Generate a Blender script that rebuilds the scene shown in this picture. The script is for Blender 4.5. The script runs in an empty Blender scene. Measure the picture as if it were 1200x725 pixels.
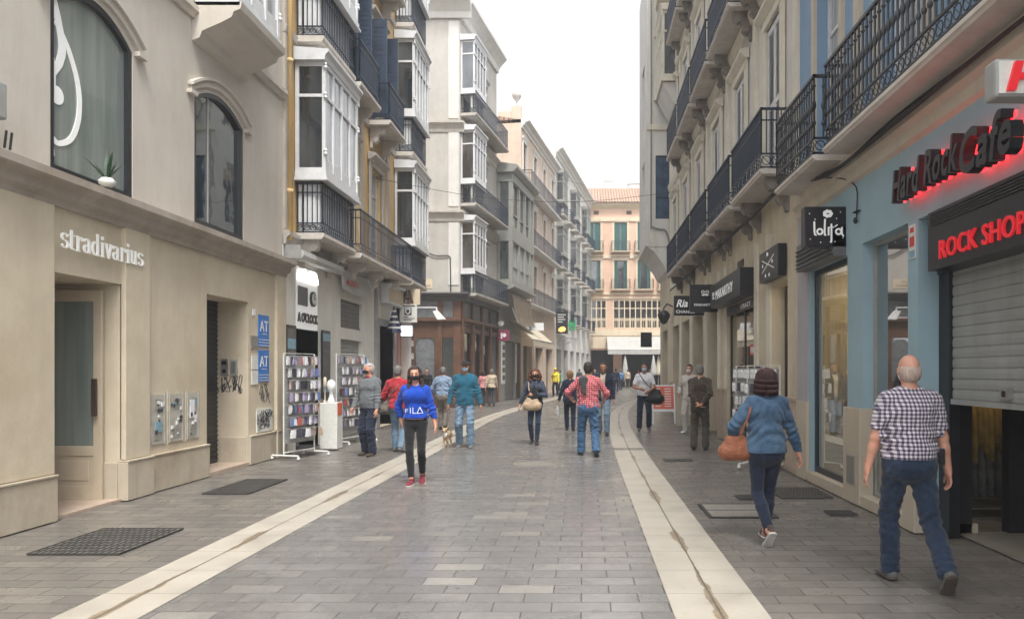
import bpy, bmesh, math, random
import numpy as np
from mathutils import Vector, Matrix
from mathutils.bvhtree import BVHTree
R = math.radians
random.seed(7)
scene = bpy.context.scene
COL = scene.collection
PI = math.pi

# ------------------------------------------------------------------ materials
MATS = {}
class NT:
    def __init__(s, name):
        s.m = bpy.data.materials.new(name); s.m.use_nodes = True
        s.t = s.m.node_tree; s.n = s.t.nodes; s.b = s.n['Principled BSDF']; s.out = s.n['Material Output']
        s.tc = s.n.new('ShaderNodeTexCoord')
    def node(s, typ, **kw):
        n = s.n.new(typ)
        for k, v in kw.items(): setattr(n, k, v)
        return n
    def link(s, a, b): s.t.links.new(a, b)
    def map(s, scale=(1, 1, 1), rot=(0, 0, 0), src=None, loc=(0, 0, 0)):
        m = s.node('ShaderNodeMapping'); m.inputs['Scale'].default_value = scale
        m.inputs['Rotation'].default_value = rot; m.inputs['Location'].default_value = loc
        s.link(src or s.tc.outputs['Object'], m.inputs[0]); return m.outputs[0]
    def noise(s, scale, vec=None, detail=5, rough=.6, dist=0):
        n = s.node('ShaderNodeTexNoise'); n.inputs['Scale'].default_value = scale
        n.inputs['Detail'].default_value = detail; n.inputs['Roughness'].default_value = rough
        n.inputs['Distortion'].default_value = dist
        s.link(vec or s.tc.outputs['Object'], n.inputs['Vector']); return n.outputs['Fac']
    def ramp(s, fac, stops):
        r = s.node('ShaderNodeValToRGB'); e = r.color_ramp.elements
        while len(e) < len(stops): e.new(.5)
        for q, (p, c) in zip(e, stops):
            q.position = p; q.color = (c, c, c, 1) if isinstance(c, (int, float)) else (*c, 1)
        s.link(fac, r.inputs[0]); return r.outputs[0]
    def mix(s, a, b, fac, mode='MIX'):
        m = s.node('ShaderNodeMix', data_type='RGBA', blend_type=mode)
        for v, i in ((a, 6), (b, 7)):
            if isinstance(v, tuple): m.inputs[i].default_value = (*v[:3], 1)
            elif isinstance(v, (int, float)): m.inputs[i].default_value = (v, v, v, 1)
            else: s.link(v, m.inputs[i])
        if isinstance(fac, (int, float)): m.inputs[0].default_value = fac
        else: s.link(fac, m.inputs[0])
        return m.outputs[2]
    def math(s, op, a, b=0.):
        m = s.node('ShaderNodeMath', operation=op)
        for v, i in ((a, 0), (b, 1)):
            if isinstance(v, (int, float)): m.inputs[i].default_value = v
            else: s.link(v, m.inputs[i])
        return m.outputs[0]
    def bump(s, h, strength=.3, dist=.02):
        b = s.node('ShaderNodeBump'); b.inputs['Strength'].default_value = strength; b.inputs['Distance'].default_value = dist
        s.link(h, b.inputs['Height']); s.link(b.outputs[0], s.b.inputs['Normal'])
    def col(s, c): s.link(c, s.b.inputs['Base Color'])
    def rough(s, r):
        if isinstance(r, (int, float)): s.b.inputs['Roughness'].default_value = r
        else: s.link(r, s.b.inputs['Roughness'])

def M(name, col=None, rough=.7, var=.12, scale=2.5, bump=0, bscale=60, metal=0, streak=0, grime=(.35, .3, .25), spec=.5, mott=None):
    if name in MATS: return MATS[name]
    t = NT(name); t.rough(rough); t.b.inputs['Metallic'].default_value = metal
    t.b.inputs['Specular IOR Level'].default_value = spec
    a = tuple(c * (1 - var) for c in col); b = tuple(min(1, c * (1 + var)) for c in col)
    n = t.noise(scale, detail=6)
    c = t.mix(a, b, t.ramp(n, [(.3, 0.), (.7, 1.)]))
    if mott:
        c = t.mix(c, mott, t.ramp(t.noise(scale * .35, detail=8, rough=.7, dist=.6), [(.5, 0.), (.75, .8)]))
    if streak:
        s1 = t.noise(1., t.map((2.6, 2.6, .3)), detail=9, rough=.75, dist=.4)
        c = t.mix(c, tuple(x * g / .35 * .55 for x, g in zip(col, grime)), t.ramp(s1, [(.48, 0.), (.8, streak)]))
        s2 = t.noise(.9, t.map((1, 1, 1)), detail=9, rough=.75)
        c = t.mix(c, tuple(x * g / .35 * .6 for x, g in zip(col, grime)), t.ramp(s2, [(.5, 0.), (.72, streak * .7)]))
    t.col(c)
    if bump: t.bump(t.noise(bscale, detail=6), bump, .01)
    MATS[name] = t.m; return t.m

def emis(name, col, strength, base=None):
    if name in MATS: return MATS[name]
    t = NT(name); t.b.inputs['Base Color'].default_value = (*(base or col), 1)
    t.b.inputs['Emission Color'].default_value = (*col, 1); t.b.inputs['Emission Strength'].default_value = strength
    t.rough(.4); MATS[name] = t.m; return t.m

def mats():
    M('plaster_upper', (.55, .505, .445), .85, .05, 1.2, .25, 90, streak=.35)
    M('plaster_lower', (.57, .495, .375), .8, .09, 1.6, .25, 70, streak=.38, mott=(.46, .38, .26))
    M('plinth_stone', (.47, .41, .32), .6, .1, 2.5, .12, 50, streak=.8, mott=(.36, .27, .18))
    M('cornice_stone', (.36, .31, .26), .8, .12, 2, .25, 60, streak=.7)
    M('ochre_plaster', (.66, .45, .20), .85, .12, 1.6, .3, 70, streak=.6, mott=(.58, .46, .28))
    M('grey_moulding', (.46, .43, .39), .8, .1, 3, .25, 60, streak=.55)
    M('white_wood', (.62, .63, .64), .5, .08, 6, .12, 80, streak=.35)
    M('white_plaster', (.72, .70, .64), .8, .07, 2, .2, 70, streak=.35)
    M('iron', (.012, .022, .042), .45, .3, 20, .1, 90)
    M('iron_black', (.012, .014, .018), .42, .3, 20, .1, 90)
    M('navy_wood', (.02, .04, .075), .5, .2, 5, .15, 60)
    M('slab_stone', (.54, .50, .45), .85, .12, 3, .3, 40, streak=.6)
    M('slab_dark', (.24, .215, .19), .9, .25, 6, .6, 30, streak=.5)
    M('grey_stucco', (.45, .43, .395), .85, .08, 1.6, .3, 60, streak=.45)
    M('brown_wood', (.12, .06, .035), .45, .3, 3, .2, 30, streak=.4)
    M('dark_wood', (.05, .03, .022), .5, .3, 5, .2, 30)
    M('grey_panel', (.16, .17, .18), .5, .3, 6, .5, 22)
    M('grey_green_wood', (.27, .275, .25), .6, .1, 4, .2, 60, streak=.4)
    M('pink_plaster', (.58, .46, .36), .85, .08, 1.6, .25, 60, streak=.4)
    M('white_stucco', (.62, .61, .58), .85, .06, 2, .2, 60, streak=.4)
    M('salmon_plaster', (.62, .42, .305), .85, .08, 1.4, .2, 60, streak=.3)
    M('cream_trim', (.62, .52, .38), .8, .06, 3, .2, 60, streak=.3)
    M('green_shutter', (.03, .11, .10), .5, .15, 4)
    M('beige_plaster', (.57, .50, .38), .85, .1, 1.6, .3, 70, streak=.55, mott=(.38, .31, .2))
    M('beige_upper', (.60, .585, .55), .85, .1, 1.8, .3, 70, streak=.45)
    M('beige_trim', (.64, .60, .50), .8, .08, 3, .2, 60, streak=.35)
    M('blue_plaster', (.28, .40, .455), .7, .07, 1.4, .2, 80, streak=.22)
    M('blue_upper', (.21, .32, .46), .75, .09, 1.4, .2, 80, streak=.35)
    M('sandy_trim', (.50, .44, .36), .8, .08, 3, .2, 60, streak=.4)
    M('lilac_stone', (.36, .345, .37), .7, .08, 2, .2, 60, streak=.3)
    M('cream_stone', (.48, .42, .33), .5, .08, 2, .12, 50, streak=.3, mott=(.44, .35, .25))
    M('pink_stone', (.42, .33, .26), .5, .15, 6, .15, 60, streak=.3)
    M('tan_wood', (.50, .42, .31), .5, .07, 5, .1, 50)
    M('steel', (.42, .42, .41), .35, .1, 8, .1, 90, metal=.8)
    M('grey_metal', (.30, .30, .29), .5, .15, 5, .15, 60, streak=.4)
    M('shutter_metal', (.27, .28, .27), .42, .1, 3, .1, 50, streak=.5)
    M('shutter_dark', (.13, .13, .13), .5, .15, 3, .1, 50, streak=.5)
    M('black_panel', (.014, .015, .018), .35, .2, 8)
    M('black_matt', (.012, .012, .014), .7, .2, 8)
    M('white_paint', (.75, .75, .75), .45, .04, 4)
    M('paper', (.62, .62, .58), .8, .1, 12)
    M('canvas_cream', (.78, .72, .60), .9, .06, 3, .2, 80, streak=.2)
    M('canvas_brown', (.30, .24, .18), .9, .2, 3, .2, 80, streak=.4)
    M('canvas_white', (.66, .66, .64), .8, .06, 3, .2, 80, streak=.4)
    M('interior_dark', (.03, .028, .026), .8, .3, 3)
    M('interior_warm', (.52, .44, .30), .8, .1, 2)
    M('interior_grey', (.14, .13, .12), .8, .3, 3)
    M('sign_blue', (.02, .16, .50), .35, .05, 4)
    M('sign_red', (.55, .02, .02), .4, .1, 4)
    M('letter_red', (.5, .02, .025), .4, .1, 4)
    M('navy_panel', (.012, .02, .06), .4, .1, 4)
    M('pink_panel', (.58, .20, .16), .4, .1, 4)
    M('magenta_panel', (.2, .025, .07), .4, .2, 9)
    M('cable', (.02, .02, .022), .6, .1, 5)
    M('pipe_grey', (.22, .22, .22), .5, .1, 5, metal=.3)
    M('leaf', (.03, .07, .035), .5, .3, 20)
    M('sticker_dark', (.05, .05, .055), .5, .2, 20)
    M('sticker_blue', (.2, .34, .42), .5, .2, 20)
    M('graffiti', (.03, .03, .035), .6, .1, 5)
    M('grate_iron', (.035, .033, .03), .5, .3, 14, .3, 60)
    M('grate_bed', (.11, .105, .095), .6, .4, 9, .4, 40)
    M('cupboard_paint', (.42, .40, .35), .6, .2, 9, .3, 40, streak=.6)
    M('hatch_stone', (.20, .19, .165), .5, .15, 6, .3, 40, streak=.3)
    M('mustard_cloth', (.40, .28, .09), .9, .25, 8, .4, 30)
    M('grey_cloth', (.12, .12, .12), .9, .3, 8, .4, 30)
    M('orange_board', (.62, .12, .05), .5, .06, 4)
    M('green_sign', (.02, .32, .12), .4, .1, 4)
    M('blue_pane', (.05, .09, .14), .12, .4, 3)
    M('roof_tile_dark', (.2, .11, .07), .9)
    for nm in ('canvas_cream', 'canvas_white', 'canvas_brown'):
        mt = MATS[nm].node_tree; pb = mt.nodes['Principled BSDF']; tl = mt.nodes.new('ShaderNodeBsdfTranslucent'); mx_ = mt.nodes.new('ShaderNodeMixShader'); mx_.inputs[0].default_value = .45
        src = pb.inputs['Base Color'].links[0].from_socket; mt.links.new(src, tl.inputs[0]); mt.links.new(pb.outputs[0], mx_.inputs[1]); mt.links.new(tl.outputs[0], mx_.inputs[2]); mt.links.new(mx_.outputs[0], mt.nodes['Material Output'].inputs[0])
    # door glass, window panes
    t = NT('pane'); t.rough(.06)
    t.col(t.mix((.018, .022, .026), (.10, .11, .115), t.ramp(t.noise(.9, t.map((1, 1, .4)), 3), [(.42, 0.), (.62, 1.)])))
    t.b.inputs['IOR'].default_value = 2.1
    t.bump(t.noise(.8, detail=2), .12, .05); MATS['pane'] = t.m
    t = NT('pane_curtain_sheen'); t.rough(.06)
    t.col(t.mix((.20, .21, .215), (.55, .56, .57), t.ramp(t.noise(1., t.map((14, 14, .6)), 3), [(.3, 0.), (.7, 1.)])))  # pale curtain tone; on the glazed bays it paints in bright sky reflection
    t.bump(t.noise(.8, detail=2), .1, .05); MATS['pane_curtain_sheen'] = t.m
    t = NT('shop_glass')
    tr = t.node('ShaderNodeBsdfTransparent'); tr.inputs[0].default_value = (.82, .86, .84, 1)
    gl = t.node('ShaderNodeBsdfGlossy'); gl.inputs['Roughness'].default_value = .02
    fr = t.node('ShaderNodeFresnel'); fr.inputs[0].default_value = 1.6
    mx = t.node('ShaderNodeMixShader'); t.link(t.math('MULTIPLY', fr.outputs[0], .6), mx.inputs[0]); t.link(tr.outputs[0], mx.inputs[1]); t.link(gl.outputs[0], mx.inputs[2])
    t.link(mx.outputs[0], t.out.inputs[0]); MATS['shop_glass'] = t.m
    t = NT('mirror_pane'); t.rough(.03); t.b.inputs['Metallic'].default_value = 1.; t.b.inputs['Base Color'].default_value = (.34, .37, .38, 1)
    t.bump(t.noise(1.3, detail=2), .06, .05); MATS['mirror_pane'] = t.m
    # tinted upper window of the clothes shop
    t = NT('green_glass'); t.rough(.05)
    t.col(t.mix((.17, .20, .185), (.26, .29, .265), t.ramp(t.noise(1., t.map((7, 7, .35)), 4), [(.35, 0.), (.65, 1.)])))
    t.b.inputs['IOR'].default_value = 2.0; MATS['green_glass'] = t.m
    # paving
    def paving(name, bw, rh, rot, cols, mort, rg, offs=.5, squash=1.):
        t = NT(name); v = t.map((1, 1, 1), (0, 0, rot))
        ds = t.node('ShaderNodeVectorMath', operation='ADD'); nz = t.node('ShaderNodeTexNoise'); nz.inputs['Scale'].default_value = 1.3
        t.link(v, nz.inputs['Vector']); sc = t.node('ShaderNodeVectorMath', operation='SCALE'); sc.inputs[3].default_value = .02
        t.link(nz.outputs['Color'], sc.inputs[0]); t.link(v, ds.inputs[0]); t.link(sc.outputs[0], ds.inputs[1]); v2 = ds.outputs[0]
        br = t.node('ShaderNodeTexBrick', offset=offs); br.inputs['Scale'].default_value = 1
        br.inputs['Brick Width'].default_value = bw; br.inputs['Row Height'].default_value = rh
        br.inputs['Mortar Size'].default_value = mort; br.inputs['Mortar Smooth'].default_value = .35
        br.inputs['Color1'].default_value = (0, 0, 0, 1); br.inputs['Color2'].default_value = (1, 1, 1, 1); br.inputs['Mortar'].default_value = (.5, .5, .5, 1)
        t.link(v2, br.inputs['Vector'])
        c = t.ramp(br.outputs['Color'], cols)
        c = t.mix(c, .075, t.ramp(t.noise(.55, detail=9, rough=.7), [(.45, 0.), (.75, .4)]))
        vo = t.node('ShaderNodeTexVoronoi'); vo.inputs['Scale'].default_value = 1.7; t.link(t.tc.outputs['Object'], vo.inputs['Vector'])
        c = t.mix(c, .035, t.math('MULTIPLY', t.math('LESS_THAN', t.math('ADD', vo.outputs['Distance'], t.math('MULTIPLY', t.noise(30), .03)), .05), .55))
        c = t.mix(c, (.30, .27, .24), t.ramp(t.noise(9, detail=8, rough=.75), [(.5, 0.), (.8, .4)]))
        c = t.mix(c, (.035, .032, .03), t.ramp(t.noise(2.2, v, detail=10, rough=.85), [(.54, 0.), (.72, .6)]))
        c = t.mix(c, (.05, .044, .038), t.math('MULTIPLY', br.outputs['Fac'], .8))
        t.col(c)
        r = t.math('ADD', t.math('MULTIPLY', t.noise(1.1, detail=7, rough=.7), rg[1]), rg[0])
        r = t.math('ADD', r, t.math('MULTIPLY', br.outputs['Color'], -.10))
        t.rough(t.math('ADD', r, t.math('MULTIPLY', br.outputs['Fac'], .3)))
        h = t.math('SUBTRACT', t.math('MULTIPLY', t.noise(7, detail=5), .45), br.outputs['Fac'])
        h = t.math('ADD', h, t.math('MULTIPLY', br.outputs['Color'], .25))
        t.bump(h, .5, .006); MATS[name] = t.m
    paving('paving_centre', .40, .205, 0, [(0, (.148, .142, .135)), (.5, (.172, .165, .156)), (.88, (.195, .187, .176)), (1, (.265, .253, .228))], .005, (.10, .42))
    paving('paving_side', .46, .19, 0, [(0, (.128, .117, .105)), (.6, (.148, .135, .121)), (1, (.178, .163, .144))], .006, (.16, .45))
    # pale stone band with rusty drain stains
    t = NT('pale_band'); v = t.tc.outputs['UV']
    nb = t.noise(2.5, detail=8, rough=.7)
    c = t.mix((.30, .272, .23), (.47, .435, .37), t.ramp(nb, [(.3, 0.), (.65, 1.)]))
    sx = t.node('ShaderNodeSeparateXYZ'); t.link(v, sx.inputs[0])     # uv: x metres across (0 centre), y metres along
    vs = t.map((1, 1, 1), src=v); nn = t.noise(1.1, vs, 6, .7)
    d0 = t.math('ABSOLUTE', sx.outputs[0]); d = t.math('ABSOLUTE', t.math('ADD', sx.outputs[0], t.math('MULTIPLY', t.math('SUBTRACT', nn, .5), .13)))
    wid = t.math('ADD', t.math('MULTIPLY', t.ramp(t.noise(.7, vs, 4), [(.48, 0.), (.66, 1.)]), .075), .003)
    wid = t.math('MULTIPLY', wid, t.math('ADD', t.math('MULTIPLY', t.noise(9, vs, 6, .7), 1.4), .3))
    st = t.math('SUBTRACT', 1., t.math('DIVIDE', d, wid))
    stc = t.ramp(t.noise(5, vs, 8, .8), [(.35, (.07, .055, .04)), (.55, (.22, .16, .095)), (.7, (.30, .25, .18))])
    c = t.mix(c, stc, t.ramp(st, [(0., 0.), (.25, .85)]))
    gr = t.math('SUBTRACT', 1., t.math('DIVIDE', d0, t.math('ADD', .004, t.math('MULTIPLY', t.noise(3, vs, 5), .010)))); c = t.mix(c, (.06, .05, .04), t.ramp(gr, [(0., 0.), (.3, .75)]))
    fr_ = t.math('FRACT', t.math('DIVIDE', sx.outputs[1], .62)); j = t.math('LESS_THAN', fr_, .014)
    c = t.mix(c, (.10, .09, .075), t.math('MULTIPLY', j, .8))
    c = t.mix(c, (.2, .17, .13), t.ramp(t.noise(5, detail=10, rough=.85), [(.48, 0.), (.7, .6)]))
    t.col(c); t.rough(.42); t.bump(t.math('SUBTRACT', t.noise(10, detail=6), t.math('MULTIPLY', j, .8)), .35, .006); MATS['pale_band'] = t.m
    # roof tiles
    t = NT('roof_tiles'); w = t.node('ShaderNodeTexWave', bands_direction='X'); w.inputs['Scale'].default_value = 1.15
    w.inputs['Distortion'].default_value = .3; t.link(t.tc.outputs['Object'], w.inputs['Vector'])
    c = t.mix((.22, .12, .08), (.52, .36, .27), t.noise(3, detail=7)); c = t.mix(c, (.1, .06, .04), t.ramp(w.outputs['Fac'], [(0., .8), (.35, 0.)]))
    t.col(c); t.rough(.9); t.bump(w.outputs['Fac'], .8, .06); MATS['roof_tiles'] = t.m
    # ashlar side wall
    t = NT('ashlar'); v = t.map((1, 1, 1), (R(90), 0, 0))
    br = t.node('ShaderNodeTexBrick'); br.inputs['Scale'].default_value = 1; br.inputs['Brick Width'].default_value = .7; br.inputs['Row Height'].default_value = .35
    br.inputs['Mortar Size'].default_value = .008; br.inputs['Color1'].default_value = (.40, .385, .35, 1); br.inputs['Color2'].default_value = (.47, .45, .41, 1); br.inputs['Mortar'].default_value = (.33, .31, .28, 1)
    t.link(v, br.inputs['Vector']); c = t.mix(br.outputs['Color'], (.3, .27, .23), t.ramp(t.noise(1.2, detail=8), [(.5, 0.), (.75, .5)]))
    t.col(c); t.rough(.85); t.bump(t.noise(40), .3, .01); MATS['ashlar'] = t.m
    emis('lamp_white', (1, .97, .9), 1.0); emis('lamp_warm', (1, .82, .5), 16); emis('entrance_fill', (1, .8, .5), 3)  # the dim one is added fill for the cafe entrance
    emis('sign_glow', (.95, .97, .93), .1, (.7, .7, .7)); emis('screen_white', (.85, .9, 1), .6); emis('screen_pink', (1., .4, .8), .5)
    emis('red_glow', (1, .015, .02), 2.6); emis('red_letter', (1, .03, .04), .12, (.5, .01, .02)); emis('white_letter', (.95, .95, .92), .06, (.8, .8, .78))
    emis('orange_glow', (1, .45, .1), .8); emis('blue_glow', (.4, .65, .9), .9)
    # clothes
mats()

# ------------------------------------------------------------------ frames and mesh builder
class Fr:
    def __init__(s, ox, oy, ux, uy, flip=1, oz=0):
        l = math.hypot(ux, uy); s.o = (ox, oy, oz); s.u = (ux / l, uy / l); s.n = (uy / l * flip, -ux / l * flip); s.flip = flip
    def P(s, u, w, z): return (s.o[0] + u * s.u[0] + w * s.n[0], s.o[1] + u * s.u[1] + w * s.n[1], s.o[2] + z)
WORLD = Fr(0, 0, 1, 0, -1)                    # u=x, w=y
LEFT = Fr(-5.68, 0, 0, 1, 1)                  # u=y, w=+x
RIGHT = Fr(3.31, 0, 0, 1, -1)                 # u=y, w=-x
def facing(x, y): return Fr(x, y, 1, 0, 1)    # u=+x, w=-y (towards the camera)
BX, BY = -5.09, 32.0
BEND = Fr(BX, BY, .15, 1, 1)
FAR = facing(0, 72)

SPLIT = {'pilaster', 'plinth', 'entrance_post', 'threshold', 'grey_shop_panel', 'poster_panel', 'shop_window', 'chimney', 'shutter', 'apron_panel', 'framed_picture', 'picture_wreath', 'end_bracket', 'stand_off_pin', 'window_pane', 'pilaster_strip', 'corner_pilaster', 'lit_arch', 'button', 'sticker', 'display_goods', 'shop_door_frame', 'door_frame', 'lit_display'}
class MB:
    def __init__(s, F=WORLD): s.v = []; s.f = []; s.calls = []; s.F = F; s.mi = []; s.m = 0; s.uv = None
    def add(s, pts, faces):
        b = len(s.v); s.calls.append((b, b + len(pts), len(s.f), len(s.f) + len(faces))); s.v += [s.F.P(*p) for p in pts]; s.f += [tuple(b + i for i in f) for f in faces]; s.mi += [s.m] * len(faces); return s
    def box(s, u0, u1, w0, w1, z0, z1):
        return s.add([(u0, w0, z0), (u1, w0, z0), (u1, w1, z0), (u0, w1, z0), (u0, w0, z1), (u1, w0, z1), (u1, w1, z1), (u0, w1, z1)],
                     [(0, 3, 2, 1), (4, 5, 6, 7), (0, 1, 5, 4), (1, 2, 6, 5), (2, 3, 7, 6), (3, 0, 4, 7)])
    def quad(s, a, b, c, d): return s.add([a, b, c, d], [(0, 1, 2, 3)])
    def prism(s, poly, w0, w1):               # poly in (u,z)
        n = len(poly); return s.add([(u, w0, z) for u, z in poly] + [(u, w1, z) for u, z in poly],
            [tuple(range(n)), tuple(range(2 * n - 1, n - 1, -1))] + [(i, (i + 1) % n, n + (i + 1) % n, n + i) for i in range(n)])
    def sweep(s, prof, u0, u1):               # prof in (w,z)
        n = len(prof); return s.add([(u0, w, z) for w, z in prof] + [(u1, w, z) for w, z in prof],
            [tuple(range(n)), tuple(range(2 * n - 1, n - 1, -1))] + [(i, (i + 1) % n, n + (i + 1) % n, n + i) for i in range(n)])
    def tube(s, p, q, r, n=6, r2=None):
        p = Vector(p); q = Vector(q); d = q - p
        if d.length < 1e-6: return s
        d.normalize(); a = d.cross(Vector((0, 0, 1)) if abs(d.z) < .9 else Vector((1, 0, 0))).normalized(); b = d.cross(a); r2 = r if r2 is None else r2
        ang = [2 * PI * i / n for i in range(n)]
        return s.add([tuple(p + (a * math.cos(t) + b * math.sin(t)) * r) for t in ang] + [tuple(q + (a * math.cos(t) + b * math.sin(t)) * r2) for t in ang],
            [tuple(range(n)), tuple(range(2 * n - 1, n - 1, -1))] + [(i, (i + 1) % n, n + (i + 1) % n, n + i) for i in range(n)])
    def path(s, pts, r, n=6):
        for a, b in zip(pts, pts[1:]): s.tube(a, b, r, n)
        return s
    def lathe(s, c, prof, n=8):               # prof [(r,z)] vertical axis
        pts = []; fs = []
        for r, z in prof: pts += [(c[0] + r * math.cos(2 * PI * i / n), c[1] + r * math.sin(2 * PI * i / n), c[2] + z) for i in range(n)]
        for k in range(len(prof) - 1): fs += [(k * n + i, k * n + (i + 1) % n, (k + 1) * n + (i + 1) % n, (k + 1) * n + i) for i in range(n)]
        fs += [tuple(range(n)), tuple(range(len(prof) * n - 1, (len(prof) - 1) * n - 1, -1))]
        return s.add(pts, fs)
    def disc(s, c, r, w0, w1, n=20):          # disc in (u,z) plane
        return s.prism([(c[0] + r * math.cos(2 * PI * i / n), c[1] + r * math.sin(2 * PI * i / n)) for i in range(n)], w0, w1)
    def ring(s, c, r0, r1, w0, w1, n=14, a0=0, a1=2 * PI):
        for i in range(n):
            a = a0 + (a1 - a0) * i / n; b = a0 + (a1 - a0) * (i + 1) / n
            s.prism([(c[0] + r0 * math.cos(a), c[1] + r0 * math.sin(a)), (c[0] + r1 * math.cos(a), c[1] + r1 * math.sin(a)),
                     (c[0] + r1 * math.cos(b), c[1] + r1 * math.sin(b)), (c[0] + r0 * math.cos(b), c[1] + r0 * math.sin(b))], w0, w1)
        return s
    def arc(s, u0, u1, zs, rise, w0, w1, th, n=12):   # segmental arch band following the arc, thickness th upward
        for i in range(n):
            a = i / n; b = (i + 1) / n
            za = zs + rise * (1 - (2 * a - 1) ** 2); zb = zs + rise * (1 - (2 * b - 1) ** 2); ua = u0 + (u1 - u0) * a; ub = u0 + (u1 - u0) * b
            s.prism([(ua, za), (ub, zb), (ub, zb + th), (ua, za + th)], w0, w1)
        return s
    def wall(s, u0, u1, z0, z1, holes=(), w=0, depth=.2, ends=None):
        us = sorted({u0, u1, *[h[0] for h in holes], *[h[1] for h in holes]}); zs = sorted({z0, z1, *[h[2] for h in holes], *[h[3] for h in holes]})
        us = [u for u in us if u0 <= u <= u1]; zs = [z for z in zs if z0 <= z <= z1]
        for a, b in zip(us, us[1:]):
            for c, d in zip(zs, zs[1:]):
                mu, mz = (a + b) / 2, (c + d) / 2
                if any(h[0] < mu < h[1] and h[2] < mz < h[3] for h in holes): continue
                s.quad((a, w, c), (b, w, c), (b, w, d), (a, w, d))
        for h in holes:
            a, b, c, d = h[:4]; e = w - (h[4] if len(h) > 4 else depth)
            s.quad((a, w, c), (a, e, c), (a, e, d), (a, w, d)); s.quad((b, w, c), (b, w, d), (b, e, d), (b, e, c))
            s.quad((a, w, d), (b, w, d), (b, e, d), (a, e, d)); 
            if c > .01: s.quad((a, w, c), (a, e, c), (b, e, c), (b, w, c))
        if ends:                               # end walls and roof going back by ends
            for u in (u0, u1): s.quad((u, w, z0), (u, w - ends, z0), (u, w - ends, z1), (u, w, z1))
            s.quad((u0, w, z1), (u1, w, z1), (u1, w - ends, z1), (u0, w - ends, z1)); s.quad((u0, w - ends, z0), (u1, w - ends, z0), (u1, w - ends, z1), (u0, w - ends, z1))
        return s
    def build(s, name, mat, parent=None, smooth=False, recalc=True, bevel=0, label=None):
        if name in SPLIT and parent is not None and s.calls:
            gs = []                            # pieces that touch stay together, separate pieces become parts of their own
            for (v0, v1, f0, f1) in s.calls:
                P = np.array(s.v[v0:v1]); lo = P.min(0) - .012; hi = P.max(0) + .012; new = [[(v0, v1, f0, f1)], lo, hi]; keep = []
                for g in gs:
                    if (g[1] <= new[2]).all() and (g[2] >= new[1]).all(): new = [g[0] + new[0], np.minimum(g[1], new[1]), np.maximum(g[2], new[2])]
                    else: keep.append(g)
                gs = keep + [new]
            if 1 < len(gs) <= 60:
                out = None
                for g in gs:
                    q = MB(s.F)
                    for (v0, v1, f0, f1) in g[0]:
                        b = len(q.v) - v0; q.v += s.v[v0:v1]; q.f += [tuple(i + b for i in f) for f in s.f[f0:f1]]; q.mi += s.mi[f0:f1]
                    out = q.build(name, mat, parent, smooth, recalc, bevel, label)
                return out
        me = bpy.data.meshes.new(name)
        off = Vector((0, 0, 0))
        if parent is not None: off = wloc(parent)
        me.from_pydata([(v[0] - off.x, v[1] - off.y, v[2] - off.z) for v in s.v], [], s.f)
        for m in (mat if isinstance(mat, (list, tuple)) else [mat]): me.materials.append(MATS[m] if isinstance(m, str) else m)
        if any(s.mi): me.polygons.foreach_set('material_index', s.mi)
        if recalc:
            bm = bmesh.new(); bm.from_mesh(me); bmesh.ops.recalc_face_normals(bm, faces=bm.faces); bm.to_mesh(me); bm.free()
        if smooth: me.polygons.foreach_set('use_smooth', [True] * len(me.polygons))
        o = bpy.data.objects.new(name, me); COL.objects.link(o)
        if parent is not None: o.parent = parent
        if bevel:
            b = o.modifiers.new('bevel', 'BEVEL'); b.width = bevel; b.segments = 2; b.limit_method = 'ANGLE'
        if label: o['label'] = label
        return o
def wloc(o):
    v = Vector((0, 0, 0))
    while o is not None: v += o.location; o = o.parent
    return v
def tag(o, label, cat, group=None):
    o['label'] = label; o['category'] = cat
    if group: o['group'] = group
    return o
def thing(name, label, cat, loc=(0, 0, 0), group=None, rz=0):
    o = bpy.data.objects.new(name, None); COL.objects.link(o); o.location = loc; o.rotation_euler = (0, 0, rz); o.empty_display_size = .2
    return tag(o, label, cat, group)
def struct(o): o['kind'] = 'structure'; return o
def solo(mb, name, mat, label, cat, group=None, loc=None, **kw):
    """a thing that is one mesh, origin at its base"""
    xs = [v[0] for v in mb.v]; ys = [v[1] for v in mb.v]; zs = [v[2] for v in mb.v]
    c = ((min(xs) + max(xs)) / 2, (min(ys) + max(ys)) / 2, min(zs))
    mb.v = [(v[0] - c[0], v[1] - c[1], v[2] - c[2]) for v in mb.v]
    o = mb.build(name, mat, **kw); o.location = c
    return tag(o, label, cat, group)
def bb_thing(name, label, cat, mb, group=None):
    return thing(name, label, cat, mb.F.P(*mb_c) if False else (0, 0, 0), group)

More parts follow.
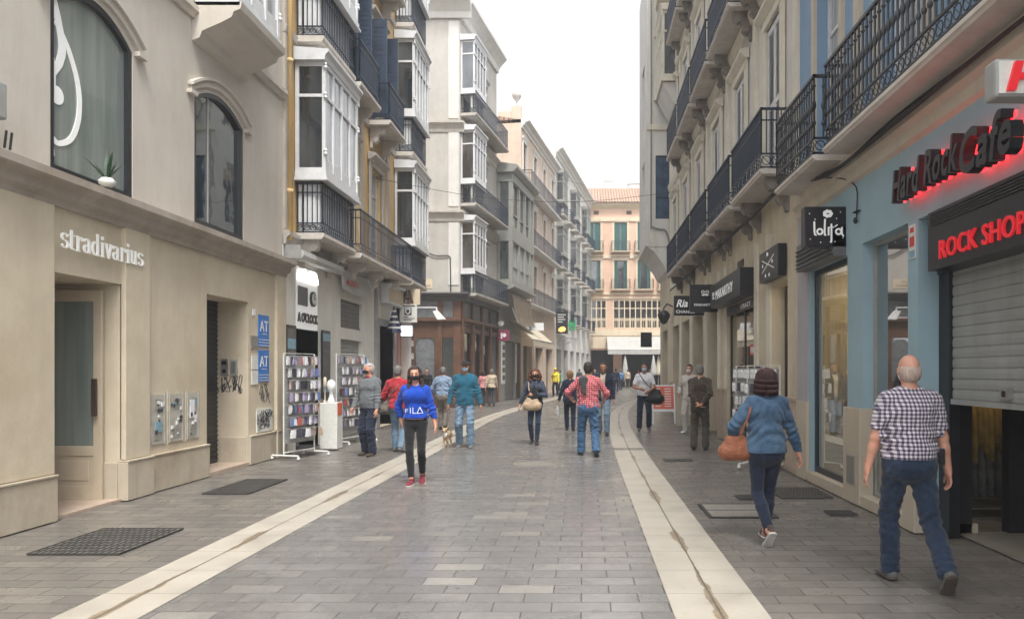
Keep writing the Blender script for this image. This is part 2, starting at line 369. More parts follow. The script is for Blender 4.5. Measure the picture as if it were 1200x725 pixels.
# ------------------------------------------------------------------ lettering
def text_geo(s, size, extrude=.01, offset=0., shear=0., spacing=1.):
    cu = bpy.data.curves.new('t', 'FONT'); cu.body = s; cu.size = size; cu.extrude = extrude; cu.offset = offset; cu.shear = shear; cu.space_character = spacing
    cu.resolution_u = 3
    o = bpy.data.objects.new('t', cu); COL.objects.link(o); bpy.context.view_layer.update()
    e = o.evaluated_get(bpy.context.evaluated_depsgraph_get()); me = e.to_mesh()
    v = [tuple(p.co) for p in me.vertices]; f = [tuple(p.vertices) for p in me.polygons]
    e.to_mesh_clear(); bpy.data.objects.remove(o); bpy.data.curves.remove(cu); return v, f
def text(mb, s, u0, z0, w, size=None, width=None, height=None, dirn=1, extrude=.01, rise=0., **kw):
    """letters from u0 along dirn*u, scaled to width and height if given"""
    v, f = text_geo(s, 1., extrude / (size or 1), **kw)
    x0 = min(p[0] for p in v); x1 = max(p[0] for p in v); y0 = min(p[1] for p in v); y1 = max(p[1] for p in v)
    sx = (width / (x1 - x0)) if width else (size or height / (y1 - y0)); sy = (height / (y1 - y0)) if height else (size or sx)
    mb.add([(u0 + dirn * (p[0] - x0) * sx, w + (extrude if p[2] > 0 else 0), z0 + (p[1] - y0) * sy + rise * (p[0] - x0) * sx) for p in v], f)
    return (x1 - x0) * sx
def stroke(mb, pts, wmin, wmax, w0, w1, close=False):
    """broad-nib pen stroke in the (u,z) plane: thick where it runs upright"""
    if close: pts = pts + [pts[0]]
    for i, (a, b) in enumerate(zip(pts, pts[1:])):
        du, dz = b[0] - a[0], b[1] - a[1]; l = math.hypot(du, dz)
        if l < 1e-6: continue
        t = wmin + (wmax - wmin) * (abs(dz) / l) ** 2; nu, nz = -dz / l * t / 2, du / l * t / 2; e = .15 * t / l
        a2 = (a[0] - du * e, a[1] - dz * e); b2 = (b[0] + du * e, b[1] + dz * e); q = .00035 * (i % 5)
        mb.prism([(a2[0] + nu, a2[1] + nz), (b2[0] + nu, b2[1] + nz), (b2[0] - nu, b2[1] - nz), (a2[0] - nu, a2[1] - nz)], w0, w1 + q)
def curve_pts(ctrl, n=8):
    """Catmull-Rom through control points"""
    out = []; c = [ctrl[0]] + list(ctrl) + [ctrl[-1]]
    for i in range(1, len(c) - 2):
        for k in range(n):
            t = k / n; p = [.5 * (2 * c[i][d] + (c[i + 1][d] - c[i - 1][d]) * t + (2 * c[i - 1][d] - 5 * c[i][d] + 4 * c[i + 1][d] - c[i + 2][d]) * t * t
                 + (3 * c[i][d] - c[i - 1][d] - 3 * c[i + 1][d] + c[i + 2][d]) * t ** 3) for d in range(len(c[i]))]
            out.append(tuple(p))
    out.append(tuple(ctrl[-1])); return out

# ------------------------------------------------------------------ building pieces
def window(parent, F, u0, u1, z0, z1, w=-.14, nx=2, nz=(), fm='white_wood', pm='pane', fw=.06, d=.05, label=None):
    m = MB(F); m.box(u0, u0 + fw, w, w + d, z0, z1); m.box(u1 - fw, u1, w, w + d, z0, z1)
    m.box(u0 + fw, u1 - fw, w, w + d, z0, z0 + fw); m.box(u0 + fw, u1 - fw, w, w + d, z1 - fw, z1)
    for i in range(1, nx):
        c = u0 + (u1 - u0) * i / nx; m.box(c - fw / 2, c + fw / 2, w, w + d - .004, z0 + fw, z1 - fw)
    for q in nz: c = z0 + (z1 - z0) * q; m.box(u0 + fw, u1 - fw, w, w + d - .008, c - fw / 2.4, c + fw / 2.4)
    o = m.build('window', fm, parent, label=label)
    g = MB(F); g.quad((u0 + .01, w + .012, z0 + .01), (u1 - .01, w + .012, z0 + .01), (u1 - .01, w + .012, z1 - .01), (u0 + .01, w + .012, z1 - .01)); g.build('pane', pm, o)
    return o
def surround(parent, F, u0, u1, z0, z1, mat, t=.14, p=.05, hood=.12, sill=True):
    m = MB(F); m.box(u0 - t, u0, .0, p, z0, z1); m.box(u1, u1 + t, .0, p, z0, z1); m.box(u0 - t, u1 + t, 0, p + .01, z1, z1 + t)
    if hood: m.sweep([(0, z1 + t), (p + .02, z1 + t), (p + hood, z1 + t + .1), (p + hood, z1 + t + .16), (0, z1 + t + .2)], u0 - t - .08, u1 + t + .08)
    if sill: m.box(u0 - t - .04, u1 + t + .04, 0, p + .06, z0 - .1, z0)
    return m.build('window_surround', mat, parent)
def louvre(parent, F, u0, u1, z0, z1, w, mat='white_wood', leaves=2, pitch=.07):
    m = MB(F); n = leaves; lw = (u1 - u0) / n
    for k in range(n):
        a = u0 + k * lw + .006; b = u0 + (k + 1) * lw - .006; st = .05
        m.box(a, a + st, w, w + .04, z0, z1); m.box(b - st, b, w, w + .04, z0, z1)
        zs = [z0, (z0 + z1) * .5 - .04, z1 - .09]
        for q in zs: m.box(a + st, b - st, w, w + .038, q, q + .09)
        z = z0 + .1
        while z < z1 - .12:
            if not (zs[1] - .04 < z < zs[1] + .1): m.sweep([(w + .004, z + .035), (w + .03, z), (w + .034, z + .008), (w + .008, z + .043)], a + st, b - st)
            z += pitch
    o = m.build('shutter', mat, parent)
    return o
def cornice(parent, F, u0, u1, z, p, h, mat, name='cornice', w=0):
    m = MB(F); m.sweep([(w, z - h), (w + p * .15, z - h), (w + p * .2, z - h * .75), (w + p * .45, z - h * .6), (w + p * .5, z - h * .4), (w + p * .9, z - h * .25), (w + p, z - h * .2), (w + p, z), (w, z + .03)], u0, u1)
    return m.build(name, mat, parent)
def balusters(m, a, b, z0, z1, pitch, r, fancy):
    """upright bars between plan points a and b given in (u,w)"""
    L = math.hypot(b[0] - a[0], b[1] - a[1]); n = max(1, round(L / pitch))
    for i in range(n + 1):
        t = i / n; u = a[0] + (b[0] - a[0]) * t; w = a[1] + (b[1] - a[1]) * t; h = z1 - z0
        if fancy:
            m.lathe((u, w, z0), [(r, 0), (r, h * .2), (r * 2, h * .23), (r * 2, h * .26), (r, h * .29), (r, h * .46), (r * 1.9, h * .5), (r * 2.2, h * .535), (r * 1.9, h * .57), (r, h * .61), (r, h * .82), (r * 2, h * .85), (r, h * .88), (r, h)], 6)
        else: m.box(u - r, u + r, w - r, w + r, z0, z1)
def railing(parent, F, u0, u1, w0, w1, z0, h=.95, pitch=.11, mat='iron', fancy=0, band=.16, sides=(1, 1), name='railing', mid=False):
    m = MB(F); r = .012 if fancy else .008
    segs = [((u0, w1), (u1, w1))]
    if sides[0]: segs.append(((u0, w0), (u0, w1)))
    if sides[1]: segs.append(((u1, w0), (u1, w1)))
    for a, b in segs:
        balusters(m, a, b, z0 + .04 + (band if band else 0), z0 + h - .02, pitch, r, fancy)
        e = .018; lo = (min(a[0], b[0]) - e, max(a[0], b[0]) + e, min(a[1], b[1]) - e, max(a[1], b[1]) + e); q = .002 if a[0] == b[0] else 0
        m.box(*lo, z0 + h - .025 - q, z0 + h + .01 - q); m.box(*lo, z0 + .02 + q, z0 + .04 - q)
        if mid: m.box(lo[0] + .008, lo[1] - .008, lo[2] + .008, lo[3] - .008, z0 + h - .2, z0 + h - .18)
        if band:
            m.box(lo[0] + .006, lo[1] - .006, lo[2] + .006, lo[3] - .006, z0 + .04 + band - .01 - q, z0 + .055 + band - q)
            L = math.hypot(b[0] - a[0], b[1] - a[1]); n = max(1, round(L / (band * .85)))
            for i in range(n):      # scroll rings of the frieze
                t = (i + .5) / n; cu = a[0] + (b[0] - a[0]) * t; cw = a[1] + (b[1] - a[1]) * t; zc = z0 + .04 + band / 2 - .005
                du = (b[0] - a[0]) / L; dw = (b[1] - a[1]) / L; k = 8; rr = band * .36
                for j in range(k):
                    p, q2 = [(cu + du * rr * math.cos(x), cw + dw * rr * math.cos(x), zc + rr * math.sin(x)) for x in (2 * PI * j / k, 2 * PI * (j + 1) / k)]
                    m.tube(p, q2, .007, 4)
                m.tube((cu - du * rr, cw - dw * rr, zc - rr), (cu + du * rr, cw + dw * rr, zc + rr), .006, 4)
    return m.build(name, mat, parent)
def bracket_geo(m, u, z, p, h, t=.12):
    """scrolled acanthus bracket under a slab: top at z, projecting p, falling h"""
    pr = [(0, z), (p, z), (p, z - h * .22), (p * .82, z - h * .38), (p * .62, z - h * .36), (p * .5, z - h * .5), (p * .52, z - h * .68), (p * .36, z - h * .82), (p * .2, z - h * .78), (p * .14, z - h), (0, z - h)]
    m.sweep(pr, u - t / 2, u + t / 2)
    for s in (-1, 1):
        for (cw, cz, r) in ((p * .72, z - h * .24, h * .15), (p * .34, z - h * .62, h * .13)):
            n = 8; a = u + s * (t / 2); b = u + s * (t / 2 + .025)
            m.sweep([(cw + r * math.cos(2 * PI * i / n), cz + r * math.sin(2 * PI * i / n)) for i in range(n)], min(a, b), max(a, b))
def balcony(parent, F, u0, u1, z, prot, h=.95, mat='slab_stone', rmat='iron', fancy=0, band=.16, brackets=0, pitch=.11, t=.12, bmat='slab_dark', sides=(1, 1), mid=False, inset=.05):
    m = MB(F); m.sweep([(0, z), (prot * .93, z), (prot * .96, z + t * .3), (prot, z + t * .45), (prot, z + t), (0, z + t)], u0, u1)
    o = m.build('balcony', mat, parent)
    railing(o, F, u0 + inset, u1 - inset, .02, prot - inset, z + t, h, pitch, rmat, fancy, band, sides, mid=mid)
    for i in range(brackets):
        u = u0 + (u1 - u0) * (i + .5) / brackets if brackets > 2 else (u0 + .25 + i * (u1 - u0 - .5))
        b = MB(F); bracket_geo(b, u, z, prot * .72, .55); b.build('bracket', bmat, o)
    return o
def mirador(parent, F, u0, u1, z0, z1, p, nf=4, mat='white_wood', pm='pane', tr=.68, crown=.09, name='mirador', base=.12):
    """closed glazed bay: corner posts, mullions, transom, cornice and sill"""
    m = MB(F); q = .07
    for a in (u0, u1 - q): m.box(a, a + q, p - q, p, z0, z1); m.box(a, a + q, 0, q, z0, z1)
    m.box(u0 - .02, u1 + .02, 0, p + .02, z0 - base, z0); m.box(u0 - .05, u1 + .05, 0, p + .05, z0 - base - .05, z0 - base)
    m.sweep([(0, z1), (p + .01, z1), (p + .03, z1 + .1), (p + crown, z1 + .16), (p + crown, z1 + .21), (0, z1 + .26)], u0 - crown, u1 + crown)
    zt = z0 + (z1 - z0) * tr
    for zz in (z0 + .0, zt, z1 - .09):
        hh = .09 if zz != zt else .06
        m.box(u0 + q, u1 - q, p - q + .012, p - .008, zz, zz + hh)
        for a in (u0 + .008, u1 - q + .012): m.box(a, a + q - .02, q, p - q, zz, zz + hh)
    for i in range(1, nf):
        c = u0 + (u1 - u0) * i / nf; m.box(c - .025, c + .025, p - q + .014, p - .004, z0 + .08, z1 - .08)
    for i in range(nf):                     # lower apron panels on the sashes
        a = u0 + (u1 - u0) * i / nf + .07; b = u0 + (u1 - u0) * (i + 1) / nf - .07; m.box(a, b, p - .05, p - .02, z0 + .09, z0 + .3)
    for a in (u0, u1):                       # small scroll ornaments on the corners
        for zz in (z1 - .16, zt - .05, z0 + .32): m.lathe((a + (-.0 if a == u0 else 0), p, zz), [(.02, 0), (.045, .03), (.03, .07), (.045, .1), (.015, .14)], 6)
    o = m.build(name, mat, parent)
    g = MB(F); g.quad((u0 + .03, p - .045, z0), (u1 - .03, p - .045, z0), (u1 - .03, p - .045, z1), (u0 + .03, p - .045, z1)); g.build('pane', pm, o)
    for a in (u0 + .035, u1 - .035):
        g = MB(F); g.quad((a, .03, z0), (a, p - .05, z0), (a, p - .05, z1), (a, .03, z1)); g.build('pane', 'pane', o)
    return o
def roller(parent, F, u0, u1, z0, z1, w, mat='shutter_metal', pitch=.11, name='roller_shutter'):
    m = MB(F); z = z0
    while z < z1 - .01:
        t = min(pitch, z1 - z); m.sweep([(w, z), (w + .008, z + .004), (w + .012, z + t * .5), (w + .008, z + t - .014), (w - .004, z + t - .008)], u0, u1); z += pitch
    m.box(u0, u1, w - .02, w, z0, z1); m.box(u0, u1, w - .01, w + .03, z0 - .05, z0)
    return m.build(name, mat, parent)
def room(parent, F, u0, u1, z0, z1, w0, w1, mat, name='interior'):
    """open-fronted box behind a shop window (w0 front, w1 back, both <=0)"""
    m = MB(F); m.quad((u0, w1, z0), (u1, w1, z0), (u1, w1, z1), (u0, w1, z1)); m.quad((u0, w0, z0), (u0, w1, z0), (u0, w1, z1), (u0, w0, z1))
    m.quad((u1, w0, z0), (u1, w0, z1), (u1, w1, z1), (u1, w1, z0)); m.quad((u0, w0, z1), (u0, w1, z1), (u1, w1, z1), (u1, w0, z1)); m.quad((u0, w0, z0 + .01), (u1, w0, z0 + .01), (u1, w1, z0 + .01), (u0, w1, z0 + .01))
    return m.build(name, mat, parent, recalc=False)
def panel(parent, F, u0, u1, z0, z1, w, t, mat, name, label=None, bevel=0):
    return MB(F).box(u0, u1, w, w + t, z0, z1).build(name, mat, parent, label=label, bevel=bevel)
BX = -5.31
BEND = Fr(BX, BY, .15, 1, 1)
# ------------------------------------------------------------------ the ground
def flat(name, poly, z, mat, kind=True):
    m = MB(); m.add([(x, y, z) for x, y in poly], [tuple(range(len(poly)))]); o = m.build(name, mat)
    if kind: struct(o)
    return o
flat('ground', [(-90, -30), (90, -30), (90, 190), (-90, 190)], -.012, 'paving_side')
cl = [(-3.15, -4), (-3.15, 8), (-3.15, 16), (-3.2, 22), (-3.12, 26), (-2.75, 31), (-2.2, 37), (-1.55, 43), (-.7, 50), (.6, 57), (3., 65), (9, 74)]
cr = [(.91, -4), (.91, 8), (.93, 14), (1.02, 20), (1.22, 25), (1.62, 30.5), (2.4, 37), (3.6, 43), (5.4, 50), (9, 57)]
L_ = curve_pts(cl, 5); R_ = curve_pts(cr, 5)
m = MB()
n = min(len(L_), len(R_)); 
m.add([(p[0], p[1], 0) for p in L_] + [(p[0], p[1], 0) for p in R_[::-1]], [tuple(range(len(L_) + len(R_)))])
struct(m.build('street_paving', 'paving_centre'))
def band(c, wd):
    me = bpy.data.meshes.new('pale_stone_band'); vs = []; uv = []; fs = []; s = 0
    c = [c[0]] + [p for a, p in zip(c, c[1:]) if math.dist(a, p) > 1e-4]
    for i, p in enumerate(c):
        a = c[max(0, i - 1)]; b = c[min(len(c) - 1, i + 1)]; d = (b[0] - a[0], b[1] - a[1]); l = math.hypot(*d); nx, ny = d[1] / l, -d[0] / l
        if i: s += math.dist(c[i - 1], p)
        for k in (-1, 1): vs.append((p[0] + nx * wd / 2 * k, p[1] + ny * wd / 2 * k, .004)); uv.append((k * wd / 2, s))
        if i: q = 2 * i; fs.append((q - 2, q - 1, q + 1, q))
    me.from_pydata(vs, [], fs); me.materials.append(MATS['pale_band']); u = me.uv_layers.new()
    for lp in me.loops: u.data[lp.index].uv = uv[lp.vertex_index]
    o = bpy.data.objects.new('pale_stone_band', me); COL.objects.link(o); struct(o)
band(L_, .56); band(R_, .62)
def grate(x0, x1, y0, y1, label, mat='grate_iron', nx=14, ny=10, sk=0):
    m = MB(); m.m = 1; m.box(x0, x1, y0, y1, -.01, .002); m.m = 0
    for i in range(nx + 1): x = x0 + (x1 - x0) * i / nx; m.box(x - .006, x + .006, y0, y1, .002, .008)
    for i in range(ny + 1): y = y0 + (y1 - y0) * i / ny; m.box(x0 + .004, x1 - .004, y - .006, y + .006, .002, .0075)
    solo(m, 'drain_grate', [mat, 'grate_bed'], label, 'grate')
grate(-4.85, -4.05, 6.45, 7.5, 'large square iron grate in the left paving near the clothes shop door')
grate(-4.95, -4.35, 9.6, 10.9, 'iron grate in the paving below the graffitied doorway')
grate(2.5, 3.15, 9.3, 10.1, 'long iron grate in the right paving beside the clothes shop window', nx=16, ny=6)
grate(1.95, 2.3, 9.2, 9.5, 'small iron grate beside the framed paving hatch', nx=10, ny=4)
grate(2.75, 3.05, 8.2, 8.45, 'little iron grate at the foot of the blue pillar', nx=8, ny=4)
grate(.63, 1.22, 14.9, 15.25, 'narrow iron drain grate crossing the right pale stone band', nx=14, ny=2)
grate(1.45, 1.95, 13.1, 13.4, 'small grate in the right paving beyond the band', nx=8, ny=3)
m = MB(); m.box(1.42, 2.1, 8.1, 8.85, -.01, .004); m.m = 1
for a in ((1.38, 1.42, 8.06, 8.89), (2.1, 2.14, 8.06, 8.89), (1.42, 2.1, 8.06, 8.1), (1.42, 2.1, 8.85, 8.89), (1.42, 2.1, 8.46, 8.48)): m.box(*a, -.01, .007)
solo(m, 'paving_hatch', ['hatch_stone', 'grate_iron'], 'stone inspection hatch framed in iron in the right paving', 'hatch')
m = MB(); m.lathe((-.85, 12.7, -.01), [(.36, 0), (.36, .013), (.33, .0135), (.33, .012), (.02, .012)], 32)
for i in range(6): m.box(-1.1, -.6, 12.5 + i * .08, 12.515 + i * .08, .0, .005)
solo(m, 'manhole_cover', 'hatch_stone', 'round manhole cover in the middle of the street', 'manhole cover')

# ================================================================== LEFT: clothes shop building
b1 = thing('shop_building', 'grey plastered shop building with cream ground floor and arched upper windows', 'building', (-6, 9, 0))
F = LEFT
lw = MB(F); lw.wall(2.0, 14.05, 0, 3.62, [(7.88, 9.1, 0.0, 2.66, .95), (11.17, 12.56, .0, 2.76, .56)], w=0, ends=6)
lw.build('ground_floor_wall', 'plaster_lower', b1)
# pilasters standing slightly proud
m = MB(F)
for a, b in ((6.2, 7.88), (9.1, 9.62), (13.62, 14.03)): m.box(a, b, -.02, .055, .5, 3.36)
m.build('pilaster', 'plaster_lower', b1, bevel=.008)
m = MB(F)
for a, b, w in ((2.0, 6.2, .04), (6.2, 7.885, .085), (9.095, 9.66, .085), (9.66, 11.175, .045), (12.555, 13.6, .045), (13.6, 14.04, .075)):
    m.box(a, b, -.03, w, 0, .47); m.box(a - .0, b + .0, -.03, w + .012, .47, .495)
m.box(9.07, 9.096, -.9, -.035, 0, .47); m.box(12.535, 12.556, -.52, -.035, 0, .47)
m.build('plinth', 'plinth_stone', b1, bevel=.006)
m = MB(F); m.box(7.885, 9.095, -.94, -.0, -.01, .025); m.box(11.18, 12.55, -.55, .02, -.01, .05); m.build('threshold', 'pink_stone', b1)
ho = []
up = MB(F)
wins = [(7.93, 9.38, 3.76, 5.62, .3), (10.87, 12.44, 3.78, 5.63, .26), (4.6, 6.3, 3.76, 5.62, .3)]
up.wall(2.0, 14.05, 3.62, 13.2, [(a, b, c, d + r + .02, .16) for a, b, c, d, r in wins] + [(u, u + 1.3, 7.6, 10.6, .16) for u in (3.2, 6.2)] , w=-.03, ends=6)
for a, b, c, d, r in wins:                        # spandrels closing the arch corners
    for i in range(14):
        p, q = i / 14, (i + 1) / 14; zp = d + r * (1 - (2 * p - 1) ** 2); zq = d + r * (1 - (2 * q - 1) ** 2)
        up.add([(a + (b - a) * p, -.03, zp), (a + (b - a) * q, -.03, zq), (a + (b - a) * q, -.03, d + r + .02), (a + (b - a) * p, -.03, d + r + .02),
                (a + (b - a) * p, -.19, zp), (a + (b - a) * q, -.19, zq)], [(0, 1, 2, 3), (0, 1, 5, 4)])
up.build('upper_wall', 'plaster_upper', b1)
m = MB(F); m.sweep([(-.05, 3.36), (.05, 3.36), (.06, 3.42), (.12, 3.46), (.14, 3.54), (.22, 3.58), (.24, 3.6), (.24, 3.68), (.1, 3.72), (-.05, 3.74)], 2.0, 14.06)
m.build('cornice', 'cornice_stone', b1)
m = MB(F); m.sweep([(-.04, 6.74), (.02, 6.74), (.04, 6.8), (.08, 6.82), (.08, 6.9), (-.04, 6.92)], 2.0, 14.05)
m.sweep([(-.04, 13.0), (.1, 13.0), (.3, 13.2), (.3, 13.35), (-.04, 13.35)], 2.0, 14.05); m.build('string_course', 'plaster_upper', b1)
for k, (a, b, c, d, r) in enumerate(wins):
    m = MB(F); t = .07
    m.box(a, a + t, -.17, -.04, c, d); m.box(b - t, b, -.17, -.04, c, d); m.box(a + t, b - t, -.17, -.04, c, c + t); m.arc(a, b, d - t, r, -.17, -.041, t, 14)
    w_ = m.build('window', 'black_panel', b1)
    g = MB(F); pts = [(a + .02, c + .02), (b - .02, c + .02)] + [(b - .02 - (b - a - .04) * i / 14, d - .02 + r * (1 - (2 * i / 14 - 1) ** 2)) for i in range(15)]
    g.add([(u, -.1, z) for u, z in pts], [tuple(range(len(pts)))]); g.build('pane', 'green_glass' if k != 1 else 'mirror_pane', w_)
    if k == 1:
        q = MB(F); q.box(a + .5, a + .53, -.098, -.085, c + .07, d + .3); q.build('glazing_bar', 'grey_metal', w_)
    h = MB(F); h.arc(a - .14, b + .14, d + .02, r + .05, -.04, .01, .10, 18); h.arc(a - .17, b + .17, d + .11, r + .06, -.04, .05, .045, 18)
    for e in (a - .21, b + .03): h.box(e, e + .18, -.04, .045, d - .02, d + .04)
    h.build('window_hood', 'plaster_upper', b1)
# glazed bay above, carried on a stepped corbel
m = MB(F); m.sweep([(-.03, 6.42), (.08, 6.46), (.12, 6.56), (.4, 6.68), (.55, 6.76), (.58, 6.84), (.68, 6.88), (.7, 6.98), (-.03, 6.98)], 10.8, 12.4)
m.build('bay_corbel', 'plaster_upper', b1)
mirador(b1, F, 10.85, 12.35, 7.1, 10.2, .62, 3, 'white_wood', 'pane_curtain_sheen')
for u in (3.2, 6.2): window(b1, F, u, u + 1.3, 7.6, 10.6, w=-.15, nx=2, nz=(.7,))
# shop door, leaf folded out against the far jamb
D = Fr(-6.56, 9.0, 1, 0, 1)
m = MB(D); W_ = .70
m.box(0, .1, -.045, 0, .02, 2.58); m.box(W_ - .1, W_, -.045, 0, .02, 2.58); m.box(.1, W_ - .1, -.043, -.002, 2.44, 2.58); m.box(.1, W_ - .1, -.043, -.002, .02, .2); m.box(.1, W_ - .1, -.043, -.002, .56, .68); m.box(.1, W_ - .1, -.03, -.012, .2, .56)
m.box(.16, W_ - .16, -.012, -.004, .26, .5)
dr = m.build('shop_door', 'tan_wood', b1, bevel=.004)
g = MB(D); g.quad((.1, -.02, .68), (W_ - .1, -.02, .68), (W_ - .1, -.02, 2.45), (.1, -.02, 2.45)); g.build('pane', 'green_glass', dr)
m = MB(D); m.box(W_ - .085, W_ - .03, .03, .06, 1.05, 1.5); m.box(W_ - .07, W_ - .05, 0, .03, 1.1, 1.13); m.box(W_ - .07, W_ - .05, 0, .03, 1.42, 1.45); m.build('handle', 'dark_wood', dr)
m = MB(F); m.box(7.9, 9.08, -.94, -.9, 0.02, 2.62); m.build('inner_door', 'pane', b1)
m = MB(F); m.box(7.89, 9.09, -.93, -.85, 2.56, 2.655); m.build('door_header', 'tan_wood', b1)
m = MB(F); m.box(7.93, 8.2, -.9, -.86, .05, 2.3); m.box(8.5, 8.56, -.9, -.86, .05, 2.3); m.build('door_frame', 'tan_wood', b1)
# dark lattice door
m = MB(F); m.box(11.19, 12.54, -.55, -.52, .05, 2.75)
for i in range(34): m.box(11.2, 12.53, -.52, -.50, .09 + i * .08, .12 + i * .08)
m.build('lattice_door', 'black_panel', b1)
for u in (9.86, 10.26, 10.62):                   # three louvred meter cupboards
    pass
mc = []
for k, (a, b) in enumerate(((9.72, 10.02), (10.14, 10.48), (10.6, 10.9))):
    m = MB(F); m.box(a, b, 0, .014, .62, 1.28); m.box(a - .03, a - .015, 0, .012, .6, 1.32); m.box(b + .015, b + .03, 0, .012, .6, 1.32)
    for z0 in (1.08, .68):
        for i in range(7): m.box(a + .06, b - .06, .014, .02, z0 + i * .022, z0 + .01 + i * .022)
    for e in (a, b - .012): m.box(e, e + .012, .014, .019, .62, 1.28)
    o = solo(m, 'meter_cupboard', 'cupboard_paint', ['louvred meter cupboard with a blue sticker, nearest the shop door', 'middle meter cupboard with a black oval sticker', 'meter cupboard with a white sheet taped on, beside the lattice door'][k], 'cupboard', 'meter cupboards in the cream wall')
    st = MB(F); rnd = random.Random(k)
    for j in range(16):
        x = rnd.uniform(a + .02, b - .08); z = rnd.uniform(.66, 1.2); s1 = rnd.uniform(.02, .06); st.m = rnd.choice([0, 0, 1, 2]); st.box(x, x + s1, .015, .0216 + j * .0004, z, z + s1 * rnd.uniform(.5, 1.2))
    st.m = [1, 0, 2][k]; x = a + .1
    if k == 1: st.disc((a + .17, 1.17), .045, .015, .026, 14)
    elif k == 0: st.box(a + .08, a + .22, .015, .026, .78, .92)
    else: st.box(a + .06, a + .17, .015, .026, .92, 1.18)
    st.build('sticker', ['sticker_dark', 'sticker_blue', 'white_paint'], o)
# blue letter plates and small plates
def plate(u0, u1, z0, z1, mat, label, name='wall_plate', w=0.002, t=.015, cat='sign', F=LEFT):
    return solo(MB(F).box(u0, u1, w, w + t, z0, z1), name, mat, label, cat)
for z0, lab in ((2.02, 'upper blue plate with white letters AT'), (1.4, 'lower blue plate with white letters AT')):
    o = plate(12.93, 13.35, z0, z0 + .56, 'sign_blue', lab + ' beside the doorway', 'letter_plate')
    m = MB(LEFT); text(m, 'AT', 12.97, z0 + .27, .018, width=.33, height=.19, extrude=.004)
    for i in range(3): m.box(12.93, 13.35, .0175, .021, z0 + .02 + i * .05, z0 + .03 + i * .05)
    m.box(13.05, 13.24, .0175, .02, z0 + .22, z0 + .23)
    m.build('lettering', 'white_paint', o)
plate(12.64, 12.9, 1.98, 2.2, 'steel', 'small grey metal plate on the wall left of the upper blue plate')
plate(12.66, 12.9, 1.62, 1.86, 'paper', 'small white plate left of the lower blue plate, upper one')
plate(12.66, 12.9, 1.36, 1.6, 'paper', 'small white plate left of the lower blue plate, lower one')
plate(12.7, 12.8, 2.55, 2.66, 'white_paint', 'tiny house number tile above the metal plate')
J = facing(-6.24, 12.56)
o = solo(MB(J).box(.10, .22, 0, .03, 1.52, 1.8), 'intercom', 'steel', 'left steel intercom on the doorway reveal', 'intercom'); m = MB(J); m.m = 0; m.box(.12, .2, .03, .034, 1.7, 1.76); m.box(.13, .19, .03, .036, 1.56, 1.62); m.build('button', 'black_panel', o)
o = solo(MB(J).box(.26, .38, 0, .03, 1.52, 1.79), 'intercom', 'grey_metal', 'right grey intercom on the doorway reveal', 'intercom'); m = MB(J); m.box(.28, .36, .03, .034, 1.55, 1.75); m.build('button', 'steel', o)
def scrawl(F, u0, u1, z0, z1, w, seed, label, n=60, th=.014):
    r = random.Random(seed); m = MB(F); p = []
    for i in range(n): t = i / n; p.append((u0 + (u1 - u0) * t + r.uniform(-.08, .08) * (u1 - u0) * 2.0, r.uniform(z0, z1) if i % 2 else (z0 + z1) / 2 + r.uniform(-.5, .5) * (z1 - z0)))
    stroke(m, curve_pts(p, 3), th * .6, th, w, w + .001)
    return m
for (F_, a, b, c, d, sd, nn, lab) in ((J, .02, .46, 1.22, 1.5, 3, 46, 'wide black graffiti scrawl under the intercoms'), (LEFT, 13.0, 13.4, 1.02, 1.36, 5, 30, 'black graffiti tag under the blue plates')):
    solo(scrawl(F_, a, b, c, d, .003, sd, lab, nn), 'graffiti_tag', 'graffiti', lab, 'graffiti')
o = plate(12.85, 13.5, .52, .93, 'paper', 'wall panel covered with black and white scrawls near the downpipe', 'scribbled_panel', w=.003)
scrawl(LEFT, 12.9, 13.45, .55, .9, .0185, 11, '', 90, .012).build('scrawl', 'graffiti', o)
m = MB(LEFT); 
for z in (1.36, 1.1): m.box(6.55, 6.95, .056, .0585, z, z + .02)
solo(m, 'plaster_patch', 'cornice_stone', 'two thin tan filler strips on the corner pilaster', 'patch')
